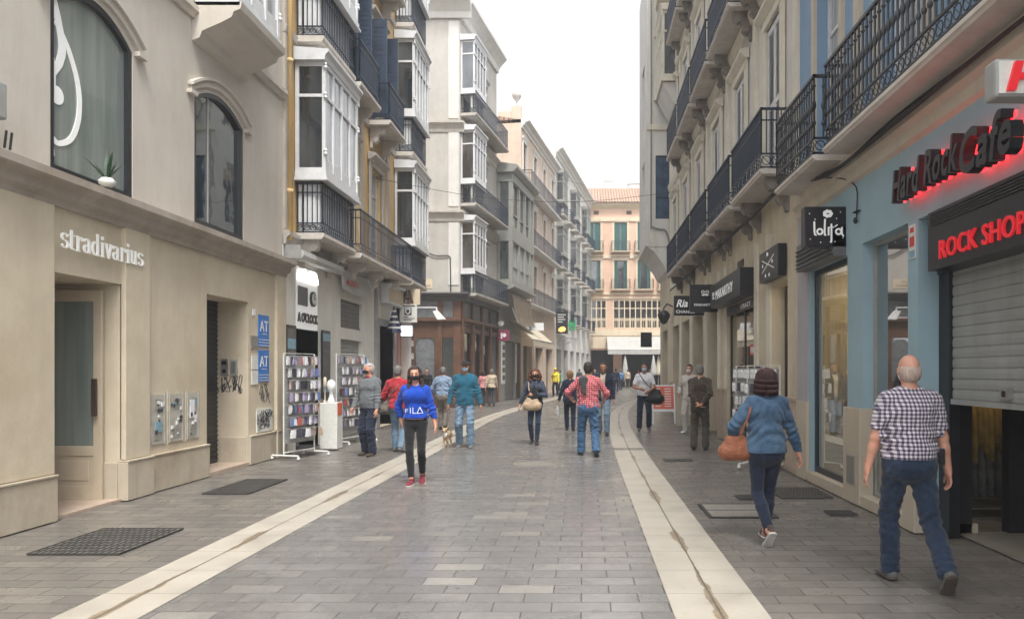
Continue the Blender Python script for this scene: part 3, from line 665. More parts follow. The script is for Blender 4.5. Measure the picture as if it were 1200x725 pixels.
# shop name, thick and thin serif letters drawn with a pen
def serif_word(F, u0, z0, w, xh, total, mat, label, glow):
    G = {}
    def arcp(cx, cz, rx, rz, a0, a1, n=10): return [(cx + rx * math.cos(R(a0 + (a1 - a0) * i / n)), cz + rz * math.sin(R(a0 + (a1 - a0) * i / n))) for i in range(n + 1)]
    sv = lambda x, y, l=.16: [(x - l, y), (x + l, y)]
    G['s'] = (.62, [arcp(.31, .74, .22, .22, 20, 90) [::1] + arcp(.31, .74, .22, .22, 90, 250), arcp(.31, .26, .24, .24, 80, -160)])
    G['t'] = (.52, [[(.2, 1.28), (.2, .12)], arcp(.36, .14, .16, .12, 180, 300), [(.02, .96), (.46, .96)]])
    G['r'] = (.62, [[(.2, 1.0), (.2, 0)], sv(.2, 0), arcp(.42, .72, .2, .24, 170, 60), [(.54, .9), (.54, .76)], sv(.14, .97, .1)])
    G['a'] = (.7, [arcp(.28, .72, .2, .25, 160, 0), [(.48, .75), (.48, .06)], [(.48, .05), (.62, .03)], arcp(.28, .27, .2, .25, 60, 320)])
    G['d'] = (.76, [arcp(.32, .47, .24, .46, 50, 310, 14), [(.52, 1.5), (.52, 0)], [(.38, 1.48), (.52, 1.48)], [(.52, .02), (.66, .02)]])
    G['i'] = (.38, [[(.19, 1.0), (.19, 0)], sv(.19, 0), [(.07, .98), (.19, .98)], [(.19, 1.42), (.19, 1.24)]])
    G['v'] = (.7, [[(.14, 1.0), (.36, 0)], [(.36, 0), (.58, 1.0)], sv(.14, .99), sv(.58, .99, .12)])
    G['u'] = (.76, [[(.18, 1.0), (.18, .25)], arcp(.34, .25, .16, .22, 180, 330), [(.54, 1.0), (.54, 0)], [(.06, .98), (.18, .98)], [(.42, .98), (.54, .98)], [(.54, .02), (.68, .02)]])
    s = 'stradivarius'; tw = sum(G[c][0] for c in s); k = total / tw; m = MB(F); u = u0
    for i, c in enumerate(s):
        for p in G[c][1]: stroke(m, [(u + x * k, z0 + y * xh) for x, y in p], .010, .034, w, w + .014)
        u += G[c][0] * k
    return solo(m, 'shop_name_letters', mat, label, 'sign', recalc=False)
serif_word(LEFT, 7.95, 2.93, .06, .16, 1.5, 'white_letter', 'white serif letters stradivarius above the shop door', None)
m = MB(LEFT); 
stroke(m, curve_pts([(8.02, 5.75), (8.0, 5.2), (8.05, 4.8), (8.0, 4.35), (8.03, 3.95)]), .06, .095, -.098, -.09)
stroke(m, curve_pts([(8.03, 5.72), (8.12, 5.5), (8.2, 5.2), (8.16, 5.0), (8.07, 4.86)]), .04, .11, -.098, -.09)
stroke(m, curve_pts([(8.1, 5.42), (8.3, 5.2), (8.46, 4.85), (8.47, 4.5), (8.35, 4.22), (8.15, 4.1), (8.04, 4.14)]), .055, .075, -.098, -.09)
m.disc((8.12, 4.62), .1, -.098, -.088)
solo(m, 'shop_emblem', 'white_letter', 'white looping clef emblem inside the large arched window', 'emblem', recalc=False)
# spiky plant on the ledge
pt = thing('potted_plant', 'small spiky succulent in a white stone pot on the ledge below the large arched window', 'plant', (-5.5, 8.55, 3.72))
m = MB(); m.lathe((-5.5, 8.55, 3.72), [(.05, 0), (.085, .03), (.09, .07), (.06, .1)], 10); m.build('pot', 'paper', pt, smooth=True)
m = MB(); rnd = random.Random(2)
for i in range(15):
    a = rnd.uniform(0, 2 * PI); el = rnd.uniform(.5, 1.4); l = rnd.uniform(.22, .42); d = (math.cos(a) * math.cos(el), math.sin(a) * math.cos(el), math.sin(el)); s = (-math.sin(a), math.cos(a), 0)
    b0 = (-5.5, 8.55, 3.8); pr = [(0, .012), (.45, .02), (1., .001)]
    for (t0, w0), (t1, w1) in zip(pr, pr[1:]):
        P = lambda t, w, q: tuple(b0[j] + d[j] * l * t + s[j] * w * q - (.12 * t * t * l if j == 2 else 0) for j in range(3))
        m.add([P(t0, w0, -1), P(t0, w0, 1), P(t1, w1, 1), P(t1, w1, -1), tuple(c + (.008 if j == 2 else 0) for j, c in enumerate(P(t0, 0, 0))), tuple(c + (.004 if j == 2 else 0) for j, c in enumerate(P(t1, 0, 0)))], [(0, 1, 2, 3), (0, 4, 5, 3), (1, 2, 5, 4)])
m.build('leaves', 'leaf', pt, recalc=False)
m = MB(F); m.box(6.4, 6.97, .0, .26, 3.95, 4.3); solo(m, 'air_conditioner', 'grey_metal', 'grey air conditioner box on the upper wall at the left edge', 'air conditioner', bevel=.02)
m = MB(F); m.path([(7.25, .01, 3.78), (7.25, .03, 3.95)], .012); m.path([(7.32, .01, 3.78), (7.32, .03, 3.95)], .012); solo(m, 'wall_hook', 'cable', 'pair of small dark hooks on the wall left of the arched window', 'hook')

# ================================================================== LEFT: ochre building with white glazed bays
b2 = thing('ochre_building', 'ochre plastered building with white glazed bays and dark blue shutters', 'building', (-6, 19, 0))
U0, U1 = 14.06, 24.6
g_holes = [(14.68, 15.92, 0, 3.72, 1.2), (17.4, 19.1, 0, 3.3, .12), (20.6, 22.2, 0, 2.85, 1.1), (22.5, 24.2, 0, 3.3, .3)]
m = MB(F); m.wall(U0, U1, 0, 4.18, g_holes, w=-.02, ends=7); m.build('ground_floor_wall', 'white_plaster', b2)
wh = []
for z in (4.32, 8.22, 12.12):
    for a, b in ((17.15, 18.25), (19.75, 20.85)): wh.append((a, b, z + .1, z + 2.75, .2))
m = MB(F); m.wall(U0, U1, 4.18, 16.0, wh, w=-.03, ends=7); m.build('upper_wall', 'ochre_plaster', b2)
m = MB(F); m.sweep([(-.03, 4.0), (.03, 4.02), (.05, 4.14), (.1, 4.18), (.1, 4.26), (-.03, 4.3)], U0, U1)
for z in (8.05, 11.95): m.sweep([(-.03, z), (.03, z), (.05, z + .14), (-.03, z + .18)], U0, U1)
for a in (14.07, 18.85, 21.4, 24.35): m.box(a, a + .24, -.03, .02, 4.3, 16)
m.build('string_course', 'grey_moulding', b2)
cornice(b2, F, U0, U1, 16.2, .5, .5, 'grey_moulding')
for (a, b, c, d, _) in wh:
    fl = c < 6
    window(b2, F, a, b, c, d, w=-.17, nx=2, nz=(.3, .75), pm='pane_curtain_sheen' if fl else 'pane')
    surround(b2, F, a, b, c, d, 'grey_moulding', t=.13, p=.05, hood=.16, sill=False)
    if not fl:
        for k, q in ((a - .02, -1), (b + .02, 1)):             # folded dark shutters standing out from the reveal
            m = MB(F); m.box(min(k, k + q * .05), max(k, k + q * .05), .02, .46, c + .02, d - .02); s_ = m
            for i in range(20): s_.box(min(k, k + q * .05) - .006, max(k, k + q * .05) + .006, .06, .42, c + .12 + i * .12, c + .2 + i * .12)
            s_.build('shutter', 'navy_wood', b2)
for fi, z in enumerate((4.2, 8.1, 12.0)):
    for (a, b) in ((14.62, 16.7), (22.35, 24.35)):
        o = balcony(b2, F, a, b, z, .56, 1.0, rmat='iron', brackets=2, band=.16, pitch=.105, mid=True, bmat='slab_stone')
        m = MB(F)                             # white panels behind the rail
        for i in range(5): c = a + .1 + (b - a - .28) * i / 4; m.box(c, c + .08, .38, .44, z + .12, z + 1.18)
        m.box(a + .08, a + .13, .03, .1, z + .12, z + 1.18); m.box(a + .1, b - .1, .36, .38, z + .12, z + 1.14); m.box(a + .08, a + .12, .14, .36, z + .12, z + 1.14)
        m.build('apron_panel', 'white_wood', o)
        mirador(b2, F, a - .02, b + .02, z + 1.32, z + 3.5 if fi < 2 else z + 3.5, .6, 4 if a < 20 else 5, pm='pane_curtain_sheen')  # pale front panes have the sky's reflection put into their colour
    if fi == 0: balcony(b2, F, 16.95, 22.0, z - .02, .62, 1.0, rmat='iron', brackets=3, band=.16, pitch=.105, mid=True, bmat='slab_stone')
    else:
        for a in (16.95, 19.55): balcony(b2, F, a, a + 1.7, z, .6, 1.0, rmat='iron', brackets=2, band=.14, pitch=.085, mid=True, bmat='slab_stone')
m = MB(F); m.tube((14.2, .06, 4.1), (14.2, .06, 15.9), .05, 10)
for z in (5, 7.5, 10, 12.5): m.tube((14.2, .06, z), (14.2, .06, z + .08), .062, 10)
m.build('downpipe', 'ochre_plaster', b2, smooth=True)
# clock shop front
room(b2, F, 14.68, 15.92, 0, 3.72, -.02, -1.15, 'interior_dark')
m = MB(F); m.box(14.7, 15.9, -.12, -.02, 2.45, 3.7); fs = m.build('shop_fascia', 'sign_glow', b2)
m = MB(F); m.box(14.78, 15.28, -.02, .0, 2.92, 3.3); m.build('fascia_window', 'shutter_dark', fs)
m = MB(F); m.disc((15.58, 3.1), .16, -.02, .02, 20); m.m = 1; m.disc((15.58, 3.1), .12, .02, .03, 20); m.m = 0; m.box(15.57, 15.59, .03, .036, 3.1, 3.2); m.box(15.58, 15.65, .03, .0355, 3.09, 3.11); m.build('clock_emblem', ['black_panel', 'paper'], fs)
m = MB(F); text(m, "A O'CLOCK", 14.76, 2.58, -.018, width=1.1, height=.2, extrude=.02, offset=.03); m.build('lettering', 'black_panel', fs)
m = MB(F)
for c in (15.0, 15.55): m.prism([(c - .27, 3.42)] + [(c + .27 * math.cos(t), 3.42 + .25 * math.sin(t)) for t in [PI - PI * i / 12 for i in range(13)]] + [(c + .27, 3.42)], -.018, .03)
m.build('lit_arch', 'lamp_white', fs)
panel(b2, F, 14.72, 15.2, 0.05, 1.05, -.6, .45, 'interior_grey', 'shop_counter'); panel(b2, F, 14.9, 15.7, 1.5, 1.85, -1.1, .02, 'blue_glow', 'lit_display')
def poster(u0, u1, z0, z1, w, label, seed, F=LEFT):
    o = solo(MB(F).box(u0, u1, w, w + .03, z0, z1), 'poster_board', 'black_panel', label, 'poster'); r = random.Random(seed); m = MB(F)
    z = z1 - .05
    while z > z0 + .12:
        h = min(r.uniform(.12, .4), z - z0 - .04); m.m = r.randrange(4); m.box(u0 + .035, u1 - .035, w + .03, w + .034, z - h, z - .02); z -= h
    m.build('picture', ['grey_cloth', 'interior_grey', 'pink_stone', 'sticker_blue'], o); return o
poster(14.12, 14.58, .95, 2.48, .002, 'tall dark poster board on the pillar left of the clock shop', 3)
poster(16.05, 16.55, 1.0, 2.48, .002, 'tall dark poster board on the pillar right of the clock shop', 8)
solo(MB(F).box(14.18, 14.5, .04, .05, 1.2, 1.75), 'notice_sheet', 'white_paint', 'white notice sheet taped over the left poster board', 'notice')
# awning cassettes
aw = thing('folded_awning', 'white folded awning roll above the clock shop', 'awning', (-5.5, 15.1, 3.7))
m = MB(F); m.sweep([(0, 3.78), (.3, 3.74), (.36, 3.8), (.34, 3.9), (.0, 4.02)], 14.12, 16.5); m.build('roll', 'canvas_white', aw); m = MB(F)
for u in (14.1, 16.5): m.prism([(u, 3.74), (u + .02, 3.74), (u + .02, 4.0), (u, 4.0)], .0, .3)
m.build('end_bracket', 'grey_metal', aw)
m = MB(F); m.sweep([(0, 4.02), (.1, 4.0), (.12, 4.12), (.0, 4.15)], 14.9, 16.6); solo(m, 'awning_box', 'canvas_white', 'narrow grey awning box under the first balcony', 'awning')
bn = thing('shop_banner', 'white cloth banner with red letters over the closed roller shutter', 'banner', (-5.5, 18.1, 3.4))
m = MB(F)
for i in range(12):
    a = 16.95 + 2.3 * i / 12; b = 16.95 + 2.3 * (i + 1) / 12; sg = lambda t: -.05 * math.sin(PI * t)
    m.add([(a, .12, 3.95), (b, .12, 3.95), (b, .17, 3.48 + sg((i + 1) / 12)), (a, .17, 3.48 + sg(i / 12)), (a, .13, 3.95), (b, .13, 3.95), (b, .18, 3.48 + sg((i + 1) / 12)), (a, .18, 3.48 + sg(i / 12))], [(0, 1, 2, 3), (4, 5, 6, 7), (2, 3, 7, 6), (0, 1, 5, 4)])
m.build('cloth', 'canvas_white', bn); m = MB(F); text(m, 'MI GUSTO', 17.2, 3.6, .19, width=.9, height=.13, extrude=.004, offset=.02); m.build('lettering', 'letter_red', bn)
roller(b2, F, 17.42, 19.08, .05, 2.35, -.12, 'shutter_metal'); panel(b2, F, 17.42, 19.08, 2.35, 2.62, -.12, .1, 'white_plaster', 'shutter_box'); roller(b2, F, 17.42, 19.08, 2.68, 3.28, -.1, 'shutter_dark')
plate(17.95, 18.2, 1.62, 1.9, 'sticker_dark', 'small dark sticker on the closed white shutter', 'shutter_sticker', w=-.095)
room(b2, F, 20.6, 22.2, 0, 2.85, -.02, -1.05, 'plaster_lower', 'passage'); 
m = MB(F); m.box(20.42, 20.6, -.02, .03, 0, 2.85); m.box(22.2, 22.38, -.02, .03, 0, 2.85); m.box(20.42, 22.38, -.02, .04, 2.85, 3.05); m.box(20.2, 20.34, -.02, .05, 0, 3.9); m.build('door_surround', 'grey_metal', b2)
m = MB(F); m.box(22.52, 24.18, -.3, -.26, 0, 3.28); m.m = 1
for i in range(4): m.box(22.54 + i * .42, 22.56 + i * .42, -.26, -.22, 0, 3.2)
m.build('pink_shopfront', ['pink_panel', 'white_wood'], b2)
m = MB(F); m.box(24.22, 24.58, -.015, .06, 0, 3.4); m.m = 1
for i in range(7): m.box(24.24, 24.56, .06, .075, .5 + i * .42, .72 + i * .42)
m.build('product_pillar', ['white_paint', 'sticker_dark'], b2)
sb = thing('sign_box', 'framed cream sign box on the wall above the passage', 'sign', (-5.4, 21.3, 3.6))
m = MB(F); m.box(20.75, 22.6, 0, .22, 3.5, 4.0); m.box(20.7, 22.65, 0, .3, 4.0, 4.06); m.build('case', 'white_wood', sb); m = MB(F); m.box(20.85, 22.5, .22, .226, 3.57, 3.93); m.build('face', 'cream_trim', sb)
P_ = facing(-5.68, 21.2); m = MB(F); nz_ = 14
for i in range(nz_):
    t0 = i / nz_; t1 = (i + 1) / nz_; m.m = i % 3 == 2
    m.lathe((21.4, .22, 3.45 - .75 * t1), [(.02 + .2 * t1, 0), (.02 + .2 * t0, .75 / nz_)], 10)
solo(m, 'striped_pennant', ['navy_panel', 'paper'], 'navy and white striped cone hanging over the passage', 'decoration')
C = facing(-5.62, 22.45)
bl = thing('blade_sign', 'white square hanging sign with dark shield emblem above the pink shop', 'sign', (-5.3, 22.45, 3.05)); m = MB(C); m.box(.06, .58, -.06, 0, 3.06, 3.6); m.build('panel', 'paper', bl)
m = MB(C); m.box(.12, .52, 0, .005, 3.54, 3.58); m.box(.2, .42, 0, .005, 3.28, 3.5); m.m = 1; m.prism([(.23, 3.48), (.23, 3.36), (.31, 3.29), (.39, 3.36), (.39, 3.48)], .005, .009); m.m = 0; m.prism([(.26, 3.45), (.26, 3.38), (.31, 3.33), (.36, 3.38), (.36, 3.45)], .009, .012)
for i, l in enumerate((.14, .34, .24)): m.box(.18, .18 + l, 0, .004, 3.22 - i * .05, 3.24 - i * .05)
m.build('emblem', ['sticker_dark', 'white_paint'], bl)
solo(MB(C).box(-.1, .04, -.3, -.2, 3.0, 3.55), 'blue_sign', 'navy_panel', 'dark blue panel behind the white hanging sign', 'sign')
o = solo(MB(C).box(.05, .44, -.16, -.1, 2.62, 3.0), 'display_screen', 'black_panel', 'small lit advertising screen under the white hanging sign', 'screen'); m = MB(C); m.box(.07, .42, -.1, -.096, 2.65, 2.97); m.m = 1; rr = random.Random(4)
for i in range(16): x = rr.uniform(.09, .38); z = rr.uniform(2.67, 2.93); m.box(x, x + .03, -.096, -.0945, z, z + .05)
m.build('image', ['screen_white', 'screen_pink'], o)
m = MB(C); m.prism([(.08, 3.64), (.18, 3.64), (.28, 4.05), (.2, 4.05)], -.1, -.04); m.prism([(.3, 4.05), (.38, 3.64), (.46, 3.64), (.36, 4.05)], -.1, -.04); m.box(.16, .4, -.09, -.05, 3.76, 3.82)
solo(m, 'letter_sculpture', 'dark_wood', 'brown letter A figure standing on the white hanging sign', 'decoration')
m = MB(C); m.box(.3, .62, -.3, -.25, 3.62, 4.1); solo(m, 'picture_sign', 'cream_trim', 'cream picture panel behind the brown letter A', 'panel')
# ================================================================== corner building with the wooden shop
b3 = thing('corner_building', 'tall pale grey corner building above the carved wooden shop front', 'building', BEND.P(2, -2, 0))
SD = facing(-10.0, 32.0); SW = BX + 10.0
m = MB(SD); m.wall(0, SW, 4.85, 17.3, [(SW - 3.2, SW - 2.4, 5.6, 7.8, .2)], w=0); m.build('side_wall', 'grey_stucco', b3)
window(b3, SD, SW - 3.2, SW - 2.4, 5.6, 7.8, w=-.15)
F = BEND
fl3 = (4.95, 8.85, 12.75)
holes = [(3.1, 4.1, z + .1, z + 2.6, .2) for z in fl3] + [(.5, 1.3, z + .1, z + 2.6, .2) for z in fl3]
m = MB(F); m.wall(0, 6.0, 4.85, 17.3, holes, w=0, ends=5); m.build('front_wall', 'grey_stucco', b3)
for h in holes[:3]: window(b3, F, *h[:4], w=-.15, nz=(.7,)); surround(b3, F, *h[:4], 'grey_stucco', p=.06, hood=.1, sill=False)
def l_cornice(z, p, h, mat, name='cornice'):
    m = MB(SD); pr = lambda: [(0, z - h), (p * .2, z - h), (p * .3, z - h * .7), (p * .6, z - h * .45), (p * .9, z - h * .25), (p, z - h * .2), (p, z), (0, z + .04)]
    m.sweep(pr(), 0, SW + p * .9); m.F = BEND; m.sweep([(a, b + .003) for a, b in pr()], -.0, 6.0); return m.build(name, mat, b3)
l_cornice(17.6, .55, .8, 'white_stucco'); l_cornice(12.35, .2, .45, 'grey_moulding', 'string_course'); l_cornice(8.5, .2, .45, 'grey_moulding', 'string_course'); l_cornice(4.95, .45, .3, 'shutter_dark', 'shop_cornice')
m = MB(SD); 
for z0, z1 in ((5.3, 8.0), (8.7, 11.9), (12.5, 16.7)): m.box(SW - .5, SW - .06, 0, .03, z0, z1)
m.build('corner_pilaster', 'white_stucco', b3)
for z in fl3:
    mirador(b3, F, .1, 1.9, z + 1.0, z + 3.15, .62, 4, 'grey_moulding' if 0 else 'white_wood', 'pane', tr=.72)
    balcony(b3, F, .05, 5.7, z - .12, .72, .95, mat='grey_moulding', brackets=0, pitch=.1, mid=True)
    m = MB(F)
    for i in range(4): c = .14 + i * .52; m.box(c, c + .1, .42, .5, z, z + .9)
    m.build('apron_panel', 'white_wood', b3)
# carved wood shop front: side and street face
m = MB(SD); pz = [(SW - 2.3, SW - 2.1), (SW - .95, SW - .75), (SW - .28, SW + .06)]
for a, b in pz: m.box(a, b, 0, .12, 0, 4.6)
m.box(SW - 2.3, SW - .28, 0, .06, 3.0, 3.75); m.box(SW - 2.4, SW + .1, 0, .24, 3.72, 3.86); m.box(SW - 2.1, SW - .28, 0, .08, 0, 1.15)
for a, b in ((SW - 2.1, SW - 1.9), (SW - 1.1, SW - .95)): m.box(a, b, 0, .1, 1.15, 3.0)
m.F = BEND
for a in (0.0, 1.45, 2.95, 4.4, 5.8): m.box(a, a + .2, 0, .14, 0, 4.6)
m.box(0.2, 6.0, 0, .07, 3.3, 3.75); m.box(0.1, 6.05, 0, .24, 3.735, 3.87); m.box(.2, 1.45, 0, .08, 0, .9)
for i in range(16): m.box(.3 + i * .36, .38 + i * .36, .07, .16, 3.5, 3.7)
shopw = m.build('carved_shopfront', 'brown_wood', b3, bevel=.01)
m = MB(SD); m.box(0, SW - 2.3, 0, .03, 3.3, 4.8); m.box(SW - 2.1, SW - .3, 0, .05, 3.9, 4.6); m.m = 0
m.prism([(SW - 1.9, 1.15), (SW - 1.1, 1.15), (SW - 1.1, 2.75), (SW - 1.3, 2.95), (SW - 1.7, 2.95), (SW - 1.9, 2.75)], 0, .04)
m.F = BEND
for a in (.25, 1.7, 3.2, 4.65): m.box(a, a + 1.1, 0, .06, 3.92, 4.55)
m.build('grey_shop_panel', 'grey_panel', shopw)
m = MB(SD); m.box(0, SW - 2.3, -.3, -.25, 0, 3.3); m.F = BEND; m.box(.2, 5.9, -.25, -.2, 0, 3.3); m.build('shop_window', 'pane', b3)
m = MB(F)
for a in (1.9, 2.45, 3.4, 3.9, 4.85, 5.3): m.box(a, a + .08, -.2, -.1, 0, 3.3)
m.box(.3, 5.8, -.19, -.12, .0, .6); m.build('shop_door_frame', 'brown_wood', b3)
o = solo(MB(SD).box(SW - 3.0, SW - 2.75, .05, .1, 1.4, 2.35), 'light_panel', 'screen_white', 'tall narrow lit white panel in the dark side-street shop window', 'screen')
m = MB(SD); m.box(SW - 1.9, SW - 1.2, .0, .02, 5.15, 5.55); m.m = 1; text(m, 'CALLE', SW - 1.83, 5.38, .02, width=.3, height=.1, extrude=.004); text(m, 'GRANADA', SW - 1.83, 5.22, .02, width=.55, height=.1, extrude=.004)
solo(m, 'street_name_plate', ['cream_trim', 'sticker_dark'], 'cream street name plate on the side of the grey corner building', 'sign')
m = MB(SD); pts = curve_pts([(SW - 4.2, .02, 7.2), (SW - 2.5, .05, 7.3), (SW - 1.2, .06, 6.6), (SW - .5, .05, 6.55), (SW - .42, .05, 6.2), (SW - .4, .04, 5.0)], 5); m.path(pts, .025, 5)
solo(m, 'cable', 'cable', 'drooping black cable on the side wall of the grey corner building', 'cable')
LP = facing(-6.3, 30.6); m = MB(LP); m.tube((-.6, 0, 4.2), (.25, 0, 4.2), .025, 6); m.tube((.25, 0, 4.2), (.25, 0, 4.05), .03, 6); m.add([(.1, -.1, 4.05), (.3, -.1, 4.08), (.3, .1, 4.08), (.1, .1, 4.05), (.3, -.14, 3.7), (.62, -.14, 3.72), (.62, .14, 3.72), (.3, .14, 3.7)], [(0, 3, 2, 1), (4, 5, 6, 7), (0, 1, 5, 4), (1, 2, 6, 5), (2, 3, 7, 6), (3, 0, 4, 7)])
solo(m, 'street_lamp', 'white_paint', 'white lamp head on an arm by the side-street corner', 'lamp')

# ================================================================== grey building with wide glazed bay
b4 = thing('grey_bay_building', 'grey green building with a two storey glazed bay over the awnings', 'building', BEND.P(8.6, -2, 0))
m = MB(F); m.wall(6.02, 11.4, 0, 12.4, [(7.6, 9.9, 0, 3.2, .2), (10.2, 11.2, 0, 3.2, .6)], w=0, ends=5); m.build('wall', 'grey_green_wood', b4)
u0, u1, p = 6.1, 11.25, .8
m = MB(F); m.sweep([(0, 5.5), (.15, 5.55), (.3, 5.7), (.7, 5.8), (.92, 5.9), (.92, 6.02), (0, 6.02)], u0 - .02, u1 + .05)
m.box(u0, u1, 0, p, 6.02, 6.3); m.box(u0 - .01, u1 + .01, 0, p + .02, 8.25, 9.0); m.box(u0 - .02, u1 + .02, 0, p + .03, 11.3, 11.75)
m.sweep([(0, 11.75), (p + .1, 11.75), (p + .3, 11.95), (p + .3, 12.1), (0, 12.3)], u0 - .2, u1 + .2)
n = 5
for a in (u0, u0 + 1.5, u0 + 2.9, u0 + 4.2, u1 - .2): m.box(a, a + .2, p - .2, p + .004, 6.3, 11.3)
m.box(u0 + .004, u0 + .15, 0, .15, 6.3, 11.3); m.box(u1 - .15, u1 - .004, 0, .15, 6.3, 11.3)
for z in (6.95, 7.05): pass
bay = m.build('glazed_bay', 'grey_green_wood', b4)
for z0, z1 in ((6.3, 8.25), (9.0, 11.3)):
    for a, b in ((u0 + .2, u0 + 1.5), (u0 + 1.7, u0 + 2.9), (u0 + 3.1, u0 + 4.2), (u0 + 4.4, u1 - .2)):
        m = MB(F); m.box(a, b, p - .12, p - .07, z0 + .65, z0 + .72); m.box(a, a + .05, p - .12, p - .06, z0, z1); m.box(b - .05, b, p - .12, p - .06, z0, z1); w_ = m.build('window', 'grey_green_wood', bay)
        g = MB(F); g.quad((a, p - .13, z0), (b, p - .13, z0), (b, p - .13, z1), (a, p - .13, z1)); g.build('pane', 'pane_curtain_sheen' if z0 < 7 else 'pane', bay)
    for a in (u0 + .05, u1 - .05):
        g = MB(F); g.quad((a, .15, z0), (a, p - .2, z0), (a, p - .2, z1), (a, .15, z1)); g.build('pane', 'pane', bay)
roller(b4, F, 7.6, 9.9, .05, 3.15, -.1, 'shutter_dark', .14)
m = MB(F)
for a, b in ((6.9, 7.55), (9.95, 10.2)): m.box(a, b, 0, .05, .9, 3.1)
m.m = 1
for i in range(5): m.box(6.98, 7.46, .05, .06, 1.1 + i * .4, 1.35 + i * .4)
m.build('poster_panel', ['paper', 'sticker_dark'], b4)
room(b4, F, 10.2, 11.2, 0, 3.2, -.02, -.6, 'pink_panel')
def cloth_awning(F, u0, u1, prof, label, mat, name='awning', n=14, sag=.05, t=.015, valance=0):
    m = MB(F); k = len(prof)
    for i in range(n):
        a = u0 + (u1 - u0) * i / n; b = u0 + (u1 - u0) * (i + 1) / n; s0 = sag * math.sin(i * 1.7) * .3; s1 = sag * math.sin((i + 1) * 1.7) * .3
        for j in range(k - 1):
            (w0, z0), (w1, z1) = prof[j], prof[j + 1]; q = lambda s, j: s * (j / (k - 1))
            m.add([(a, w0 + q(s0, j), z0), (b, w0 + q(s1, j), z0), (b, w1 + q(s1, j + 1), z1), (a, w1 + q(s0, j + 1), z1), (a, w0 + q(s0, j), z0 - t), (b, w0 + q(s1, j), z0 - t), (b, w1 + q(s1, j + 1) - t, z1 - t), (a, w1 + q(s0, j + 1) - t, z1 - t)],
                  [(0, 1, 2, 3), (7, 6, 5, 4), (2, 3, 7, 6)] + ([(0, 3, 7, 4)] if i == 0 else []) + ([(1, 5, 6, 2)] if i == n - 1 else []))
    r = thing(name, label, 'awning', F.P((u0 + u1) / 2, prof[0][0], prof[-1][1])); m.build('cloth', mat, r, smooth=False)
    a = MB(F); w1, z1 = prof[-2] if valance else prof[-1]; a.tube((u0, w1, z1), (u1, w1, z1), .022, 6)
    for u in (u0, u1): a.tube((u, prof[0][0], prof[0][1] - .7), (u, w1, z1), .016, 5)
    a.build('frame', 'grey_metal', r); return r
cloth_awning(F, 6.3, 10.6, [(.75, 5.55), (.8, 5.3), (.86, 4.9), (.95, 4.4), (1.05, 4.05)], 'brown cloth curtain awning hanging below the glazed bay', 'canvas_brown', sag=.16)
cloth_awning(F, 8.6, 14.4, [(.02, 4.35), (.7, 3.85), (1.35, 3.3), (1.37, 2.98)], 'cream sloping awning over the open shop beside the roller shutter', 'canvas_cream', valance=1)
S4 = facing(-4.25, 37.2)
o = solo(MB(S4).box(0, .55, -.1, 0, 3.1, 3.65), 'blade_sign', 'magenta_panel', 'magenta square hanging sign left of the cream awning', 'sign'); m = MB(S4); m.box(.12, .2, 0, .008, 3.2, 3.5); m.disc((.3, 3.38), .1, 0, .008, 12); m.build('emblem', 'white_paint', o)
m = MB(S4); m.disc((.12, 3.98), .17, -.1, -.04, 20); m.m = 1; m.disc((.12, 3.98), .12, -.04, -.035, 20); solo(m, 'round_sign', ['grey_metal', 'white_paint'], 'round white sign above the magenta sign', 'sign')

# ================================================================== pink building and pale balcony building
b5 = thing('pink_building', 'pale pink building with narrow arched windows and an urn on its roof corner', 'building', BEND.P(16, -2, 0))
holes = [(11.9 + i * 2.9, 12.75 + i * 2.9, z, z + 2.5, .2) for z in (5.7, 9.2, 12.6) for i in range(4)] + [(12 + i * 3.4, 14.4 + i * 3.4, 0, 3.1, .4) for i in range(3)]
m = MB(F); m.wall(11.42, 22.0, 0, 16.1, holes, w=0, ends=7); m.build('wall', 'pink_plaster', b5)
for h in holes[:12]:
    window(b5, F, *h[:4], w=-.12, fm='brown_wood', pm='pane', nx=2, nz=(.72,)); surround(b5, F, *h[:4], 'white_stucco', t=.16, p=.06, hood=.08)
for h in holes[12:]: m = MB(F); m.box(h[0], h[1], -.38, -.35, 0, 3.1); m.build('shop_window', 'pane', b5)
for z in (5.45, 8.95, 12.35): balcony(b5, F, 11.7, 21.7, z, .6, .95, mat='white_stucco', pitch=.14, band=0, mid=True)
cornice(b5, F, 11.4, 22.0, 16.3, .5, .5, 'white_stucco')
m = MB(F); m.box(11.42, 11.8, -.6, 0, 16.3, 17.1); m.box(13.6, 14.5, -2.0, -1.2, 16.3, 17.6); m.box(16, 17, -2.2, -1.0, 16.3, 17.3); m.m = 0; m.build('chimney', 'pink_plaster', b5)
m = MB(F); c = (11.6, -.3, 17.1); m.lathe(c, [(.12, 0), (.06, .1), (.06, .3), (.26, .55), (.3, .75), (.2, .8), (.05, .8)], 12); m.build('roof_urn', 'slab_stone', b5, smooth=True)
m = MB(F); m.sweep([(-.05, 16.3), (-7, 17.6), (-7, 16.3)], 11.42, 22); m.build('roof', 'roof_tiles', b5)
b6 = thing('balcony_building', 'pale grey building with rows of blue grey glazed balconies', 'building', BEND.P(31, -2, 0))
holes = [(22.9 + i * 3.1, 24.0 + i * 3.1, z + .1, z + 2.7, .2) for z in (5.3, 9.2, 13.1) for i in range(6)] + [(22.7 + i * 3.1, 24.6 + i * 3.1, 0, 3.2, .4) for i in range(6)]
m = MB(F); m.wall(22.02, 41.5, 0, 17.6, holes, w=0, ends=7); m.build('wall', 'white_stucco', b6)
for i, h in enumerate(holes[:18]):
    window(b6, F, *h[:4], w=-.12, nx=2, nz=(.72,)); 
for h in holes[18:]: m = MB(F); m.box(h[0], h[1], -.38, -.35, 0, 3.2); m.build('shop_window', 'pane', b6)
